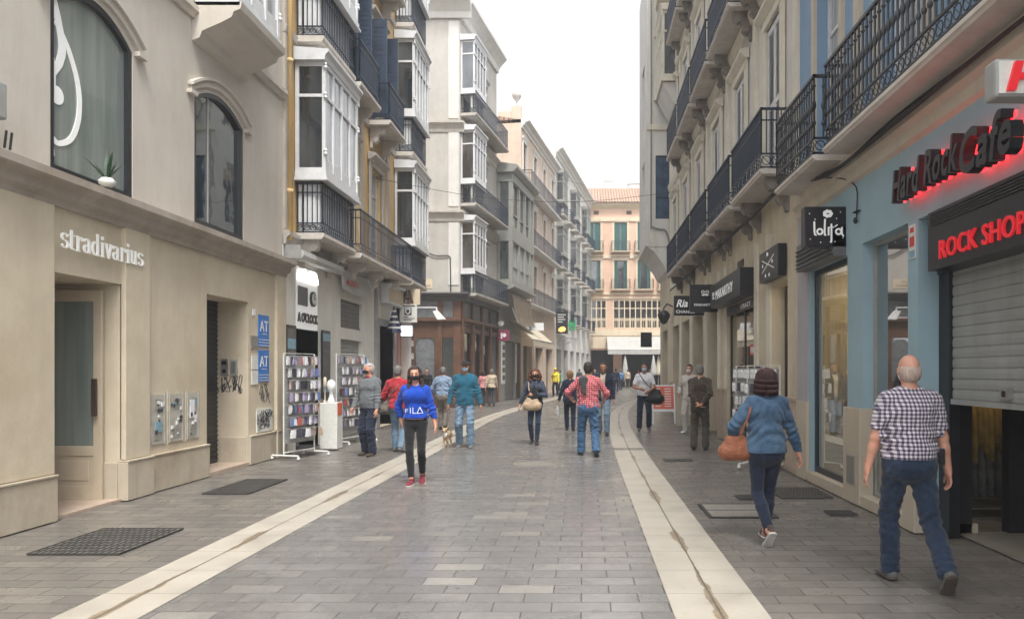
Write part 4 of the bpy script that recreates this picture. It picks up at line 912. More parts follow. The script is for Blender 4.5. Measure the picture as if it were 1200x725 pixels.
for z in (5.2, 9.1, 13.0):
    for i in range(6):
        a = 22.6 + i * 3.1; balcony(b6, F, a, a + 1.9, z, .6, .95, mat='grey_moulding', pitch=.14, band=0, mid=True)
        if i % 2 == 0: mirador(b6, F, a + .05, a + 1.85, z + 1.1, z + 3.1, .55, 3, 'grey_green_wood', 'pane')
cornice(b6, F, 22.0, 41.5, 17.9, .6, .6, 'white_stucco')
m = MB(F); m.box(21.6, 22.02, -.5, .1, 15.2, 17.9); m.build('corner_pier', 'white_stucco', b6)
cloth_awning(F, 22.5, 26.5, [(.02, 4.4), (.6, 4.2), (1.0, 4.05), (1.02, 3.8)], 'short white awning on the pale balcony building', 'canvas_white', valance=1)
S5 = facing(-1.98, 46); o = solo(MB(S5).box(.3, 1.05, -.12, 0, 3.9, 5.25), 'hanging_menu_sign', 'black_panel', 'black hanging sign with a glowing orange picture', 'sign')
m = MB(S5); m.prism([(.45, 4.08), (.6, 4.0), (.85, 4.04), (.93, 4.2), (.8, 4.34), (.6, 4.3), (.5, 4.22)], 0, .01); m.m = 1
for i in range(4): m.box(.42, .42 + (.5, .38, .46, .3)[i], 0, .01, 5.05 - i * .15, 5.1 - i * .15)
m.build('picture', ['orange_glow', 'paper'], o)
m = MB(S5); m.box(1.1, 1.22, -.1, 0, 4.1, 4.75); m.box(1.22, 1.42, -.1, .003, 4.32, 4.54); m.box(1.42, 1.52, -.1, 0, 4.1, 4.75); m.box(1.1, 1.5, -.1, -.003, 4.08, 4.12)
solo(m, 'pharmacy_sign', 'green_sign', 'green sign beside the black hanging sign', 'sign')
solo(MB(facing(-3.2, 42.6)).box(.1, .95, -.08, 0, 3.9, 4.35), 'small_shop_sign', 'white_paint', 'small white hanging sign behind the cream awning', 'sign')
wn = MB(); wn.path(curve_pts([(-6.0, 20.6, 7.0), (-3.0, 22, 6.75), (0, 23, 6.85), (3.0, 24, 7.4)], 5), .007, 4)
solo(wn, 'overhead_cable', 'cable', 'thin cable strung across the street', 'cable')
wn = MB(); wn.path(curve_pts([(-1.9, 52, 15.2), (1, 54, 15.0), (4.6, 56, 15.8)], 5), .009, 4)
solo(wn, 'overhead_cable', 'cable', 'faint high cable crossing the sky gap at the end of the street', 'cable')

# ================================================================== building closing the street
fb = thing('salmon_building', 'salmon building with green shutters and tiled roof closing the end of the street', 'building', (5, 74, 0))
F = FAR
cx = [1.1, 3.68, 5.95, 8.2, 10.6, 13.1, 15.6]
holes = [(c - .62, c + .62, z, z + 2.75, .25) for z in (13.25, 9.55) for c in cx] + [(c - .25, c + .25, 16.75, 17.15, .2) for c in (1.3, 4.5, 7.4, 10.5, 13.5)]
holes += [(-.6, 2.3, 5.7, 8.5, .5), (2.95, 8.9, 5.7, 8.5, .5), (9.6, 16.5, 5.7, 8.5, .5)] + [(0.2, 3, 0, 3.6, 1.5), (3.8, 8.8, 0, 3.6, 1.5), (9.6, 15, 0, 3.6, 1.5)]
m = MB(F); m.wall(-6, 20, 0, 17.7, holes, w=0, ends=9); m.build('wall', 'salmon_plaster', fb)
for z in (13.25, 9.55):
    for c in cx:
        m = MB(F); m.box(c - .62, c + .62, -.22, -.18, z, z + 2.75)
        m.build('window', 'pane', fb)
        m = MB(F)
        for s in (-1, 1):
            a, b = sorted((c + s * .05 * (1 if z > 10 else 6), c + s * .6)); m.box(a, b, -.12, -.07, z, z + 2.7)
            for i in range(26): m.box(a + .05, b - .05, -.075, -.055, z + .08 + i * .1, z + .13 + i * .1)
        m.build('shutter', 'green_shutter', fb)
        surround(fb, F, c - .62, c + .62, z, z + 2.75, 'cream_trim', t=.2, p=.05, hood=.05, sill=False)
        balcony(fb, F, c - .95, c + .95, z - .2, .55, .95, mat='cream_trim', rmat='iron', band=0, pitch=.13, mid=True)
for h in holes[14:19]: m = MB(F); m.box(h[0], h[1], -.2, -.16, h[2], h[3]); m.build('window', 'brown_wood', fb)
m = MB(F); m.box(-6, 20, 0, .12, 16.1, 16.5); m.sweep([(0, 17.3), (.25, 17.5), (.45, 17.7), (.45, 17.85), (0, 17.9)], -6, 20)
for z in (12.85, 9.15, 8.75): m.box(-6, 20, 0, .1, z - .35 if z > 9.2 else z - .18, z)
m.box(-6, 20, 0, .12, 5.0, 5.6); m.box(-6, 20, 0, .07, 3.75, 5.0)
for i in range(16):
    c = -4.4 + i * 1.5; m.ring((c, 16.28), .06, .1, .12, .15, 8)
m.build('moulding', 'cream_trim', fb)
for a, b in ((-.6, 2.3), (2.95, 8.9), (9.6, 16.5)):
    m = MB(F); n = round((b - a) / .52)
    for i in range(n + 1): c = a + .04 + (b - a - .08) * i / n; m.box(c - .05, c + .05, -.1, .02, 5.7, 8.5)
    for z in (5.7, 6.45, 6.6, 7.6, 8.38): m.box(a, b, -.09, .01, z, z + .09)
    for i in range(n * 3): c = a + (b - a) * (i + .5) / (n * 3); m.box(c - .02, c + .02, -.06, -.02, 5.8, 6.45)
    g = m.build('loggia_glazing', 'cream_trim', fb); q = MB(F); q.quad((a, -.3, 5.7), (b, -.3, 5.7), (b, -.3, 8.5), (a, -.3, 8.5)); q.build('pane', 'pane', g)
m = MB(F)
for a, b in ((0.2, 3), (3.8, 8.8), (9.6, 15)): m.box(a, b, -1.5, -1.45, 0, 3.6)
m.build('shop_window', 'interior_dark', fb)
m = MB(F); m.sweep([(.55, 17.8), (.6, 17.9), (-4, 20.3), (-8.5, 17.9), (-8.5, 17.8)], -6.2, 20.2); rf = m.build('roof', 'roof_tiles', fb)
m = MB(F)
for a, h, t in ((2.2, 21.1, .9), (4.7, 20.8, 1.6), (8.2, 21.8, 1.3), (-1, 20.8, .9), (12, 21, 1.2)): m.box(a, a + t, -5.2, -4.2, 18.4, h); m.box(a - .05, a + t + .05, -5.25, -4.15, h, h + .1)
m.build('chimney', 'white_stucco', rf)
m = MB(F); m.lathe((6.9, -4.4, 20.1), [(.45, 0), (.5, .3), (.5, 1.2), (.4, 1.3), (.1, 1.35)], 12); m.build('water_tank', 'sticker_blue', rf)
cloth_awning(F, 2.3, 10.4, [(.02, 4.9), (2.0, 4.3), (4.0, 3.5), (4.02, 3.1)], 'long white awning over the cafe terrace at the end of the street', 'canvas_white', valance=1)
for i, (x, y) in enumerate(((3.9, 68.2), (6.35, 66.5), (8.0, 66), (7.0, 68.5))):
    r = thing('closed_parasol', ['closed white parasol furthest left on the far terrace', 'closed white parasol in the middle of the far terrace', 'closed white parasol beside the right corner pillar', 'closed cream parasol between two white ones'][i], 'parasol', (x, y, 0), 'closed parasols on the far terrace')
    MB().tube((x, y, 0), (x, y, 3.1), .03, 6).build('pole', 'grey_metal', r)
    q = MB(); q.lathe((x, y, 1.2), [(.2, 0), (.26, .15), (.24, .6), (.16, 1.2), (.05, 1.75), (.01, 1.8)], 9); q.build('canopy', 'canvas_cream' if i == 3 else 'canvas_white', r)
# building seen beyond over the roofs
m = MB(F); m.wall(-14, -6.1, 0, 15, [], w=0, ends=6); m.wall(20.1, 30, 0, 15, [], w=0, ends=6)
nb = thing('neighbour_building', 'plain white building beyond the salmon one', 'building', (8, 80, 0)); m.build('wall', 'white_stucco', nb)

# ================================================================== RIGHT: blue building
F = RIGHT
r1 = thing('blue_building', 'blue painted building with the music cafe on its ground floor', 'building', (4.5, 6, 0))
U1 = 11.3
m = MB(F); m.wall(1.5, 11.3, 0, 4.0, [(2.2, 7.3, 0, 3.09, .35), (7.53, 8.75, .12, 3.1, .16), (9.25, 10.75, .12, 3.04, .16)], w=0, ends=None)
m.build('ground_floor_wall', 'blue_plaster', r1)
m = MB(F); m.quad((1.5, 0, 0), (1.5, -7, 0), (1.5, -7, 12.5), (1.5, 0, 12.5)); m.quad((1.5, -7, 0), (11.3, -7, 0), (11.3, -7, 12.5), (1.5, -7, 12.5)); m.quad((1.5, 0, 12.5), (1.5, -7, 12.5), (11.3, -7, 12.5), (11.3, 0, 12.5)); m.build('rear_wall', 'blue_plaster', r1)
m = MB(F); m.sweep([(-.01, 3.86), (.05, 3.9), (.06, 4.0), (.12, 4.05), (.14, 4.2), (-.01, 4.2)], 1.5, 11.3); m.build('string_course', 'sandy_trim', r1)
uw = [(2.6, 3.7), (4.9, 6.0), (7.1, 8.2), (9.45, 10.45)]
hs = [(a, b, z, z + 2.7, .22) for z in (4.4, 8.3) for a, b in uw]
m = MB(F); m.wall(1.5, 11.3, 4.2, 12.5, hs, w=0); m.build('upper_wall', 'blue_upper', r1)
for h in hs: window(r1, F, *h[:4], w=-.2, nz=(.7,), pm='pane_curtain_sheen'); surround(r1, F, *h[:4], 'sandy_trim', t=.12, p=.05, hood=.1, sill=False)
m = MB(F); m.box(8.72, 8.9, 0, .06, 4.2, 12.5); m.build('pilaster', 'sandy_trim', r1)
balcony(r1, F, 2.0, 8.8, 4.17, .46, .98, mat='slab_stone', rmat='iron_black', fancy=1, band=.17, pitch=.105, t=.07, inset=.03)
balcony(r1, F, 9.05, 10.85, 4.17, .5, .98, mat='slab_stone', rmat='iron_black', fancy=1, band=.17, pitch=.1, t=.07, inset=.03)
balcony(r1, F, 2.0, 10.9, 8.05, .5, .98, mat='slab_stone', rmat='iron_black', band=.17, pitch=.12, t=.08)
# stone plinth of the blue front
m = MB(F)
for a, b in ((7.3, 7.53), (8.75, 9.25)): m.box(a - .02, b + .02, -.12, .05, 0, 1.15)
m.box(1.5, 2.2, -.1, .05, 0, 1.15); m.box(7.53, 8.75, -.12, .04, 0, .13); m.box(9.27, 10.75, -.12, .05, 0, .14)
m.build('plinth', 'cream_stone', r1, bevel=.006)
m = MB(F); m.box(8.86, 9.12, .05, .06, .22, .58); m.m = 1; m.box(8.88, 9.1, .06, .066, .24, .56); m.build('meter_hatch', ['grey_metal', 'hatch_stone'], r1)
# display windows
def shopwin(parent, F, u0, u1, z0, z1, w, fm='black_panel', fw=.06, mull=(), depth=1.4, back='interior_warm', sides=None):
    m = MB(F); m.box(u0, u0 + fw, w - .04, w, z0, z1); m.box(u1 - fw, u1, w - .04, w, z0, z1); m.box(u0 + fw, u1 - fw, w - .04, w, z0, z0 + fw); m.box(u0 + fw, u1 - fw, w - .04, w, z1 - fw, z1)
    for c in mull: m.box(c - fw / 2, c + fw / 2, w - .038, w - .002, z0 + fw, z1 - fw)
    o = m.build('shop_window', fm, parent)
    g = MB(F); g.quad((u0 + .02, w - .02, z0 + .02), (u1 - .02, w - .02, z0 + .02), (u1 - .02, w - .02, z1 - .02), (u0 + .02, w - .02, z1 - .02)); g.build('pane', 'shop_glass', o)
    room(o, F, u0, u1, z0 - .02, z1 + .02, w - .05, w - depth, back)
    return o
shopwin(r1, F, 7.53, 8.75, .13, 3.1, -.13, 'grey_metal', .045, depth=.45, back='interior_grey')
sw = shopwin(r1, F, 9.25, 10.75, .14, 3.04, -.06, 'black_panel', .08, depth=1.9)
m = MB(F); m.box(9.5, 10.6, -1.2, -.9, .15, 1.55); 
for i in range(4): m.box(9.5, 10.6, -.9, -.55, .3 + i * .38, .33 + i * .38)
m.build('display_shelf', 'interior_grey', sw)
m = MB(F)
for c in (9.75, 10.35): m.box(c - .13, c + .13, -1.88, -1.85, 1.75, 2.1)
m.build('framed_picture', 'black_panel', sw); m = MB(F)
for c in (9.75, 10.35): m.ring((c, 1.92), .06, .1, -1.85, -1.84, 14)
m.build('picture_wreath', 'white_paint', sw)
m = MB(F); rnd = random.Random(12)
for i in range(4):
    u = 9.55
    while u < 10.5: h = rnd.uniform(.06, .22); q = rnd.uniform(.05, .14); m.m = rnd.randrange(4); m.box(u, u + q, -.85, -.65, .331 + i * .38, .331 + i * .38 + h); u += q + rnd.uniform(.02, .08)
m.build('display_goods', ['white_paint', 'sticker_dark', 'pink_stone', 'cream_trim'], sw)
for u in (9.7, 10.2): MB(F).box(u, u + .25, -1.0, -.8, 2.96, 3.0).build('interior_light', 'lamp_warm', sw)
# music cafe: fascia, shutter half down, dark entrance
m = MB(F); m.box(2.2, 7.28, -.3, -.18, 2.54, 3.08); m.box(2.2, 7.03, -.18, .03, 2.54, 3.088)
m.box(7.08, 7.29, -.3, -.2, 0, 2.54)
for i in range(5): m.box(2.25, 6.98, .03, .045, 2.95 + i * .025, 2.963 + i * .025)
fa = m.build('cafe_fascia', 'black_panel', r1)
m = MB(F); text(m, 'ROCK SHOP', 6.78, 2.62, .03, width=1.32, height=.17, dirn=-1, extrude=.02, offset=.006, spacing=1.05); solo(m, 'shop_name_letters', 'red_letter', 'red letters ROCK SHOP on the black fascia', 'sign')
roller(r1, F, 2.3, 7.08, 1.33, 2.6, -.24, 'shutter_metal', .098)
m = MB(F); m.box(6.08, 6.22, -.23, -.19, 1.36, 1.45); m.m = 1; m.box(6.13, 6.17, -.19, -.18, 1.38, 1.43); m.build('shutter_lock', ['steel', 'black_panel'], r1)
room(r1, F, 1.6, 9.0, -.005, 3.4, -.5, -4.5, 'interior_grey'); MB(F).box(6.9, 8.0, -1.5, -.9, 3.3, 3.36).build('interior_light', 'entrance_fill', r1)  # unseen glowing panel, added to brighten the clothes in the entrance
m = MB(F)
for (u, w0, w1) in ((7.36, -.50, -.24), (7.36, -1.03, -.86), (5.7, -1.03, -.86)): m.box(u - .12, u, w0, w1, 0, 2.54)
m.build('entrance_post', 'black_matt', r1)
m = MB(F); m.box(7.24, 7.38, -.56, -.2, 0, .1); m.m = 1; m.box(2.0, 7.3, -4, -.36, -.0, .012); m.build('entrance_floor', ['cream_stone', 'hatch_stone'], r1)
# clothes rack inside the entrance
ck = thing('clothes_rack', 'clothes rack with mustard jackets inside the half-shuttered entrance', 'clothes rack', (4.3, 8.1, 0))
C2 = facing(4.02, 8.1); m = MB(C2); m.tube((0, 0, 0), (0, 0, 1.32), .015); m.tube((.62, 0, 0), (.62, 0, 1.36), .015); m.tube((0, 0, 1.36), (.62, 0, 1.36), .015); m.box(-.05, .7, -.25, .25, .0, .04)
for i in range(6): m.box(-.05, 1.05, -.24 + i * .085, -.2 + i * .085, .12, .14)
m.build('rail', 'steel', ck)
def garment(m, u, z, h, wd, t, seed):
    r = random.Random(seed); n = 8; pts = []; fs = []
    for k in range(5):
        zz = z - h * k / 4; ww = wd * (.55, .95, 1., 1.02, 1.05)[k]
        for j in range(n): a = 2 * PI * j / n; pts.append((u + math.cos(a) * t * (1 + .4 * r.random()), math.sin(a) * ww / 2, zz + r.uniform(-.02, .02)))
    for k in range(4): fs += [(k * n + j, k * n + (j + 1) % n, (k + 1) * n + (j + 1) % n, (k + 1) * n + j) for j in range(n)]
    m.add(pts, fs + [tuple(range(n)), tuple(range(5 * n - 1, 4 * n - 1, -1))])
for i in range(9):
    m = MB(C2); garment(m, .07 + i * .06, 1.3, .48 + .1 * (i % 3), .42, .028, i); solo(m, 'hanging_jacket', 'mustard_cloth', 'mustard jacket hanging on the rack inside the dark entrance', 'jacket', 'jackets on the entrance rack', smooth=True)
for i in range(8):
    m = MB(C2); garment(m, .1 + i * .09, .75, .5, .4, .04, i + 20); solo(m, 'hanging_shirt', 'grey_cloth', 'dark grey shirt hanging below the mustard jackets', 'shirt', 'shirts on the entrance rack', smooth=True)
# script lettering standing off the wall with red light behind
hl = thing('cafe_name_letters', 'black raised letters Hard Rock Cafe glowing red from behind', 'sign', (3.2, 6.5, 3.3))
m = MB(F); text(m, 'Hard Rock', 7.48, 3.28, .09, width=1.32, height=.32, dirn=-1, extrude=.1, offset=.022, shear=.25, spacing=1.08); text(m, 'Cafe', 6.13, 3.2, .09, width=.74, height=.36, dirn=-1, extrude=.1, offset=.026, shear=.25, spacing=1.1)
m.build('letters', 'black_panel', hl)
m = MB(F); text(m, 'Hard Rock', 7.46, 3.29, .06, width=1.3, height=.3, dirn=-1, extrude=.012, shear=.25, spacing=1.08); text(m, 'Cafe', 6.12, 3.21, .06, width=.72, height=.34, dirn=-1, extrude=.012, shear=.25, spacing=1.1); m.build('back_light', 'red_glow', hl)
m = MB(F)
for i in range(24): u = 7.35 - i * .08; m.box(u, u + .012, 0, .095, 3.36, 3.372)
m.build('stand_off_pin', 'black_panel', hl)
bs = thing('blade_sign', 'pale rounded box sign with red letters at the right edge', 'sign', (2.8, 4.57, 3.25))
G = facing(2.55, 4.57); m = MB(G); m.box(0, .8, -.14, 0, 3.29, 3.53); m.build('case', 'grey_metal', bs, bevel=.02)
m = MB(G); m.box(.02, .78, -.0, .006, 3.31, 3.51); m.build('face', 'paper', bs)
m = MB(G); text(m, 'Hard', .06, 3.32, .006, width=.7, height=.18, extrude=.025, offset=.03, shear=.2); m.build('lettering', 'red_letter', bs)
MB(G).tube((.7, -.07, 3.4), (.84, -.07, 3.4), .02).build('arm', 'black_panel', bs)
# cables along the wall under the balcony
rnd = random.Random(9)
cb = MB(F)
for k in range(5):
    p = []
    for i in range(14): u = 1.8 + i * (26.5 - 1.8) / 13; p.append((u, .15 + k * .014, 4.14 - k * .018 + rnd.uniform(-.025, .025) + (.0 if u < 11 else .35)))
    cb.path(curve_pts(p, 4), .013 + .004 * (k % 2), 5)
solo(cb, 'cable_bundle', 'cable', 'bundle of black cables running along the wall under the right-hand balconies', 'cable')
cb = MB(F); cb.path(curve_pts([(9.6, .15, 4.1), (9.2, .06, 3.98), (8.9, .02, 3.8), (8.88, .02, 3.55), (8.87, .03, 3.42)], 4), .008, 5); cb.lathe((8.87, .04, 3.36), [(.015, 0), (.03, .03), (.02, .07)], 8); cb.box(8.8, 8.95, 0, .05, 3.5, 3.51)
solo(cb, 'hanging_cable', 'cable', 'short black cable hanging with a plug on the blue wall', 'cable')
o = solo(MB(F).box(7.34, 7.48, .002, .012, 2.72, 3.06), 'notice_plate', 'paper', 'narrow red and white notice plate on the blue pillar', 'sign'); m = MB(F); m.box(7.36, 7.46, .012, .015, 2.84, 2.94); m.box(7.37, 7.45, .012, .015, 2.98, 3.03); m.m = 1; m.box(7.35, 7.47, .012, .015, 2.73, 2.8); m.build('print', ['sign_red', 'sticker_blue'], o)
# jewellery shop: fascia with louvres and lettered blade sign
m = MB(F); m.box(9.3, 10.9, .0, .16, 3.04, 3.42)
for i in range(5): m.sweep([(.16, 3.08 + i * .06), (.2, 3.08 + i * .06), (.16, 3.12 + i * .06)], 9.32, 10.88)
m.build('louvred_fascia', 'shutter_dark', r1)
bs = thing('blade_sign', 'black square hanging sign with white letters lolita and a flower', 'sign', (3.06, 9.3, 3.14))
G = facing(2.79, 9.3); MB(G).box(0, .54, -.16, 0, 3.15, 3.66).build('panel', 'black_panel', bs, bevel=.006)
m = MB(G); W3 = lambda pts: stroke(m, curve_pts(pts, 5), .012, .022, 0, .004)
zb = 3.3; 
W3([(.12, zb + .17), (.125, zb + .02), (.15, zb)]); m.ring((.19, zb + .045), .022, .045, 0, .004, 14); W3([(.255, zb + .2), (.25, zb + .02), (.27, zb)]); W3([(.3, zb + .1), (.3, zb)]); W3([(.335, zb + .14), (.335, zb - .07), (.32, zb - .08)]); W3([(.3, zb + .1), (.37, zb + .1)])
m.ring((.425, zb + .045), .022, .045, 0, .0042, 14); W3([(.468, zb + .1), (.468, zb + .02), (.49, zb - .01)]); W3([(.38, zb + .11), (.41, zb + .13)])
for i in range(7): a = 2 * PI * i / 7; m.disc((.29 + .042 * math.cos(a), zb + .27 + .03 * math.sin(a)), .024, 0, .004 + i * .0003, 8)
for x, z in ((.06, .42), (.45, .44), (.07, .1), (.48, .12), (.4, .36), (.13, .35), (.2, .06), (.38, .07)): m.disc((x, 3.15 + z), .008, 0, .003, 6)
m.build('lettering', 'white_letter', bs, recalc=False)
m = MB(F); m.box(10.8, 11.3, -.005, .03, 1.15, 4.0); m.m = 1; m.box(10.8, 11.3, -.005, .05, 0, 1.15); solo(m, 'stone_pilaster', ['lilac_stone', 'cream_stone'], 'lilac grey stone pilaster between the beige and the blue buildings', 'pilaster')

# ================================================================== RIGHT: beige building with iron balconies
r2 = thing('beige_building', 'long beige building with continuous rows of iron balconies and white louvred shutters', 'building', (4.5, 19, 0))
U0, U1 = 11.32, 28.0
gh = [(11.95, 12.95, .12, 3.08, .3), (14.15, 17.0, .12, 3.05, .12), (18.0, 19.6, .0, 3.2, .5), (20.4, 22.2, 0, 3.2, .4), (23.0, 24.6, 0, 3.2, .4), (25.5, 27.2, 0, 3.2, .4)]
m = MB(F); m.wall(U0, U1, 0, 4.66, gh, w=0, ends=7); m.build('ground_floor_wall', 'beige_plaster', r2)
pit = 2.7; cs = [12.75 + pit * i for i in range(6)]
z1_, z2_, z3_ = 4.82, 8.72, 12.6
uh = [(c - .5, c + .5, z, z + 2.85, .2) for z in (z1_, z2_, z3_) for c in cs]
m = MB(F); m.wall(U0, U1, 4.66, 16.3, uh, w=-.02, ends=7); m.build('upper_wall', 'beige_upper', r2)
for h in uh: louvre(r2, F, h[0] + .02, h[1] - .02, h[2], h[3] - .05, -.035, 'white_wood' if h[2] < 12 else 'grey_moulding', pitch=.06 if h[2] < 6 else .09); surround(r2, F, *h[:4], 'beige_trim', t=.16, p=.06, hood=.12, sill=False)
m = MB(F)
for i in range(7): a = 11.4 + pit * i - (.0 if i else 0); m.box(a - .12, a + .12, -.02, .05, 4.66, 16)
for z in (8.3, 12.2): m.sweep([(-.02, z), (.05, z + .03), (.1, z + .18), (.1, z + .26), (-.02, z + .3)], U0, U1)
m.build('pilaster', 'beige_trim', r2); cornice(r2, F, U0, U1, 16.5, .6, .6, 'beige_trim')
for k, z in enumerate((z1_ - .12, z2_ - .12, z3_ - .12)):
    for i, c in enumerate(cs[:5]):
        a, b = c - 1.22, c + 1.26; 
        if i == 0: a = c - 1.1
        o = balcony(r2, F, a, b, z, .52, .96, mat='slab_stone', rmat='iron', fancy=0, band=.2, pitch=.085, brackets=2, t=.08, inset=.03, mid=True)
# stone pillar bases
m = MB(F)
for a, b in ((11.32, 11.95), (12.95, 14.15), (17.0, 18.0), (19.6, 20.4), (22.2, 23.0), (24.6, 25.5), (27.2, 28)): m.box(a, b, -.0, .05, 0, 1.12); m.box(a - .01, b + .01, 0, .065, 1.12, 1.18)
m.box(11.95, 12.95, -.25, .03, 0, .12); m.box(14.15, 17, -.1, .04, 0, .12); m.build('plinth', 'pink_stone', r2, bevel=.006)
m = MB(F)
for a, b in ((12.95, 13.2), (13.9, 14.15), (17.0, 17.2), (17.8, 18.0), (19.6, 19.85), (22.2, 22.5), (24.6, 24.9)): m.box(a, b, 0, .04, 1.18, 4.0)
m.build('pilaster_strip', 'beige_trim', r2)
s1_ = shopwin(r2, F, 11.97, 12.93, .13, 3.06, -.22, 'dark_wood', .05, depth=1.5); MB(F).box(12.1, 12.8, -1.3, -1.28, 1.7, 2.1).build('wall_picture', 'dark_wood', s1_); MB(F).box(12.2, 12.5, -1.0, -.8, 2.98, 3.02).build('interior_light', 'lamp_warm', s1_)
s2_ = shopwin(r2, F, 14.17, 16.98, .13, 3.03, -.08, 'black_panel', .07, mull=(15.5,), depth=2.0, back='interior_grey')
m = MB(F); m.box(14.5, 16.6, -1.6, -1.2, .15, 1.0); m.m = 1
for i in range(8): m.box(14.5 + i * .27, 14.65 + i * .27, -1.5, -1.3, 1.0, 1.2 + .1 * (i % 3))
m.build('display_counter', ['interior_warm', 'paper'], s2_); MB(F).box(15.9, 16.3, -.9, -.86, 2.2, 2.35).build('lit_sign', 'orange_glow', s2_); MB(F).box(15.0, 15.5, -1.0, -.8, 2.98, 3.0).build('interior_light', 'lamp_warm', s2_)
m = MB(F); m.box(14.3, 14.9, -.06, -.055, 1.9, 2.12); m.m = 1; m.box(14.36, 14.84, -.055, -.053, 1.95, 2.07); m.build('window_notice', ['sign_red', 'paper'], s2_)
m = MB(F)
for h in gh[2:]: m.box(h[0], h[1], -.5 if h[0] < 19 else -.4, -.38, 0, 3.2)
m.build('shop_window', 'pane', r2)
m = MB(F); m.box(18.1, 18.5, -.3, -.2, .4, 3.0); solo(m, 'red_banner', 'orange_board', 'tall orange banner inside the doorway beyond the man in the brown jacket', 'banner')
# signs
def lettered(F, u0, u1, z0, z1, w0, w1, label, fn, mat='black_panel', name='fascia_sign', lm='white_letter'):
    o = thing(name, label, 'sign', F.P((u0 + u1) / 2, w0, z0)); MB(F).box(u0, u1, w0, w1, z0, z1).build('panel', mat, o, bevel=.006)
    m = MB(F); fn(m, w1); m.build('lettering', lm, o, recalc=False); return o
def glasses(m, cx, cz, s, w, e=.004):
    for k in (-1, 1):
        m.ring((cx + k * .42 * s, cz + .32 * s), .2 * s, .3 * s, w, w + e, 14)
    m.box(cx - .13 * s, cx + .13 * s, w, w + e * .9, cz + .32 * s, cz + .4 * s)
    p = [(-.75, -.18), (-.4, -.42), (0, -.3), (.4, -.42), (.75, -.18), (.4, -.14), (.12, -.02), (0, -.1), (-.12, -.02), (-.4, -.14)]
    m.prism([(cx + x * s, cz + y * s) for x, y in p], w, w + e)
def f1(m, w):
    text(m, 'MAKARTHY', 16.75, 3.2, w, width=1.9, height=.2, dirn=-1, extrude=.006); glasses(m, 17.05, 3.3, .16, w)
lettered(F, 14.15, 17.45, 3.05, 3.58, .02, .3, 'long black fascia sign with white letters MAKARTHY', f1)
def f1b(m, w): text(m, 'CRAZY', 15.4, 2.88, w, width=.9, height=.09, dirn=-1, extrude=.002)
lettered(F, 14.2, 16.9, 2.82, 3.02, .0, .02, 'narrow black strip with small white letters under the long fascia sign', f1b)
def f2(m, w):
    for a, b, c, d in ((12.2, 3.3, 13.0, 3.52), (13.0, 3.3, 12.2, 3.52)): stroke(m, [(a, b), (c, d)], .012, .012, w, w + .004)
    for x, z in ((12.6, 3.58), (12.3, 3.42), (12.95, 3.42), (12.5, 3.22), (12.75, 3.23)): m.disc((x, z), .03, w, w + .005, 8)
    text(m, 'B', 12.68, 3.55, w, height=.07, width=.05, dirn=-1, extrude=.003)
lettered(F, 11.95, 13.2, 3.14, 3.66, .02, .16, 'square black sign with crossed white lines over the narrow shop window', f2)
G = facing(2.6, 17.9)
def f3(m, w): glasses(m, .36, 3.46, .13, w); text(m, 'MAKARTHY', .1, 3.16, w, width=.52, height=.06, extrude=.004)
lettered(G, 0, .7, 3.02, 3.68, -.14, 0, 'black square hanging sign with white spectacles and moustache', f3, name='blade_sign')
G = facing(2.42, 19.6)
def f4(m, w): text(m, 'Ria', .06, 3.28, w, width=.3, height=.2, extrude=.004, offset=.02, shear=.3); text(m, 'CHANGE', .05, 3.12, w, width=.5, height=.08, extrude=.004)
lettered(G, 0, .8, 3.06, 3.58, -.12, 0, 'black hanging sign with white letters Ria and CHANGE, behind the spectacles sign', f4, name='blade_sign')
MB_ = MB(F); MB_.box(12.3, 12.9, .02, .04, 2.35, 2.4)
solo(MB(F).box(13.62, 13.78, .045, .1, 1.55, 1.7), 'door_intercom', 'black_panel', 'small black intercom box on the beige pillar', 'intercom')
solo(MB(F).box(15.2, 15.75, .002, .02, 3.75, 3.9), 'wall_plate', 'dark_wood', 'small dark plate on the wall above the long black fascia sign', 'sign')
wl = thing('wall_lantern', 'dark round wall lantern at the far corner of the beige building', 'lamp', (2.7, 27.2, 3.2)); m = MB(); m.lathe((2.98, 27.2, 3.3), [(.04, 0), (.12, .06), (.2, .22), (.24, .36), (.15, .46), (.04, .52)], 12); m.build('shade', 'iron_black', wl, smooth=True); MB().path([(2.95, 27.2, 3.85), (3.1, 27.2, 4.05), (3.31, 27.2, 3.95)], .025).build('arm', 'iron_black', wl)
solo(MB(facing(2.3, 30)).box(.05, .5, -.1, 0, 2.55, 3.15), 'blade_sign', 'black_panel', 'small dark hanging sign beyond the corner pillar', 'sign')
# stacked round corner bay at the end of the row
mirador(r2, F, 25.9, 27.9, 11.9, 14.2, .52, 4, 'beige_trim', 'pane'); mirador(r2, F, 25.9, 27.9, 15.4, 17.2, .52, 4, 'beige_trim', 'pane')
m = MB(F); m.sweep([(0, 10.9), (.1, 10.95), (.3, 11.3), (.5, 11.7), (0, 11.72)], 25.95, 27.85); m.build('bay_corbel', 'beige_upper', r2)
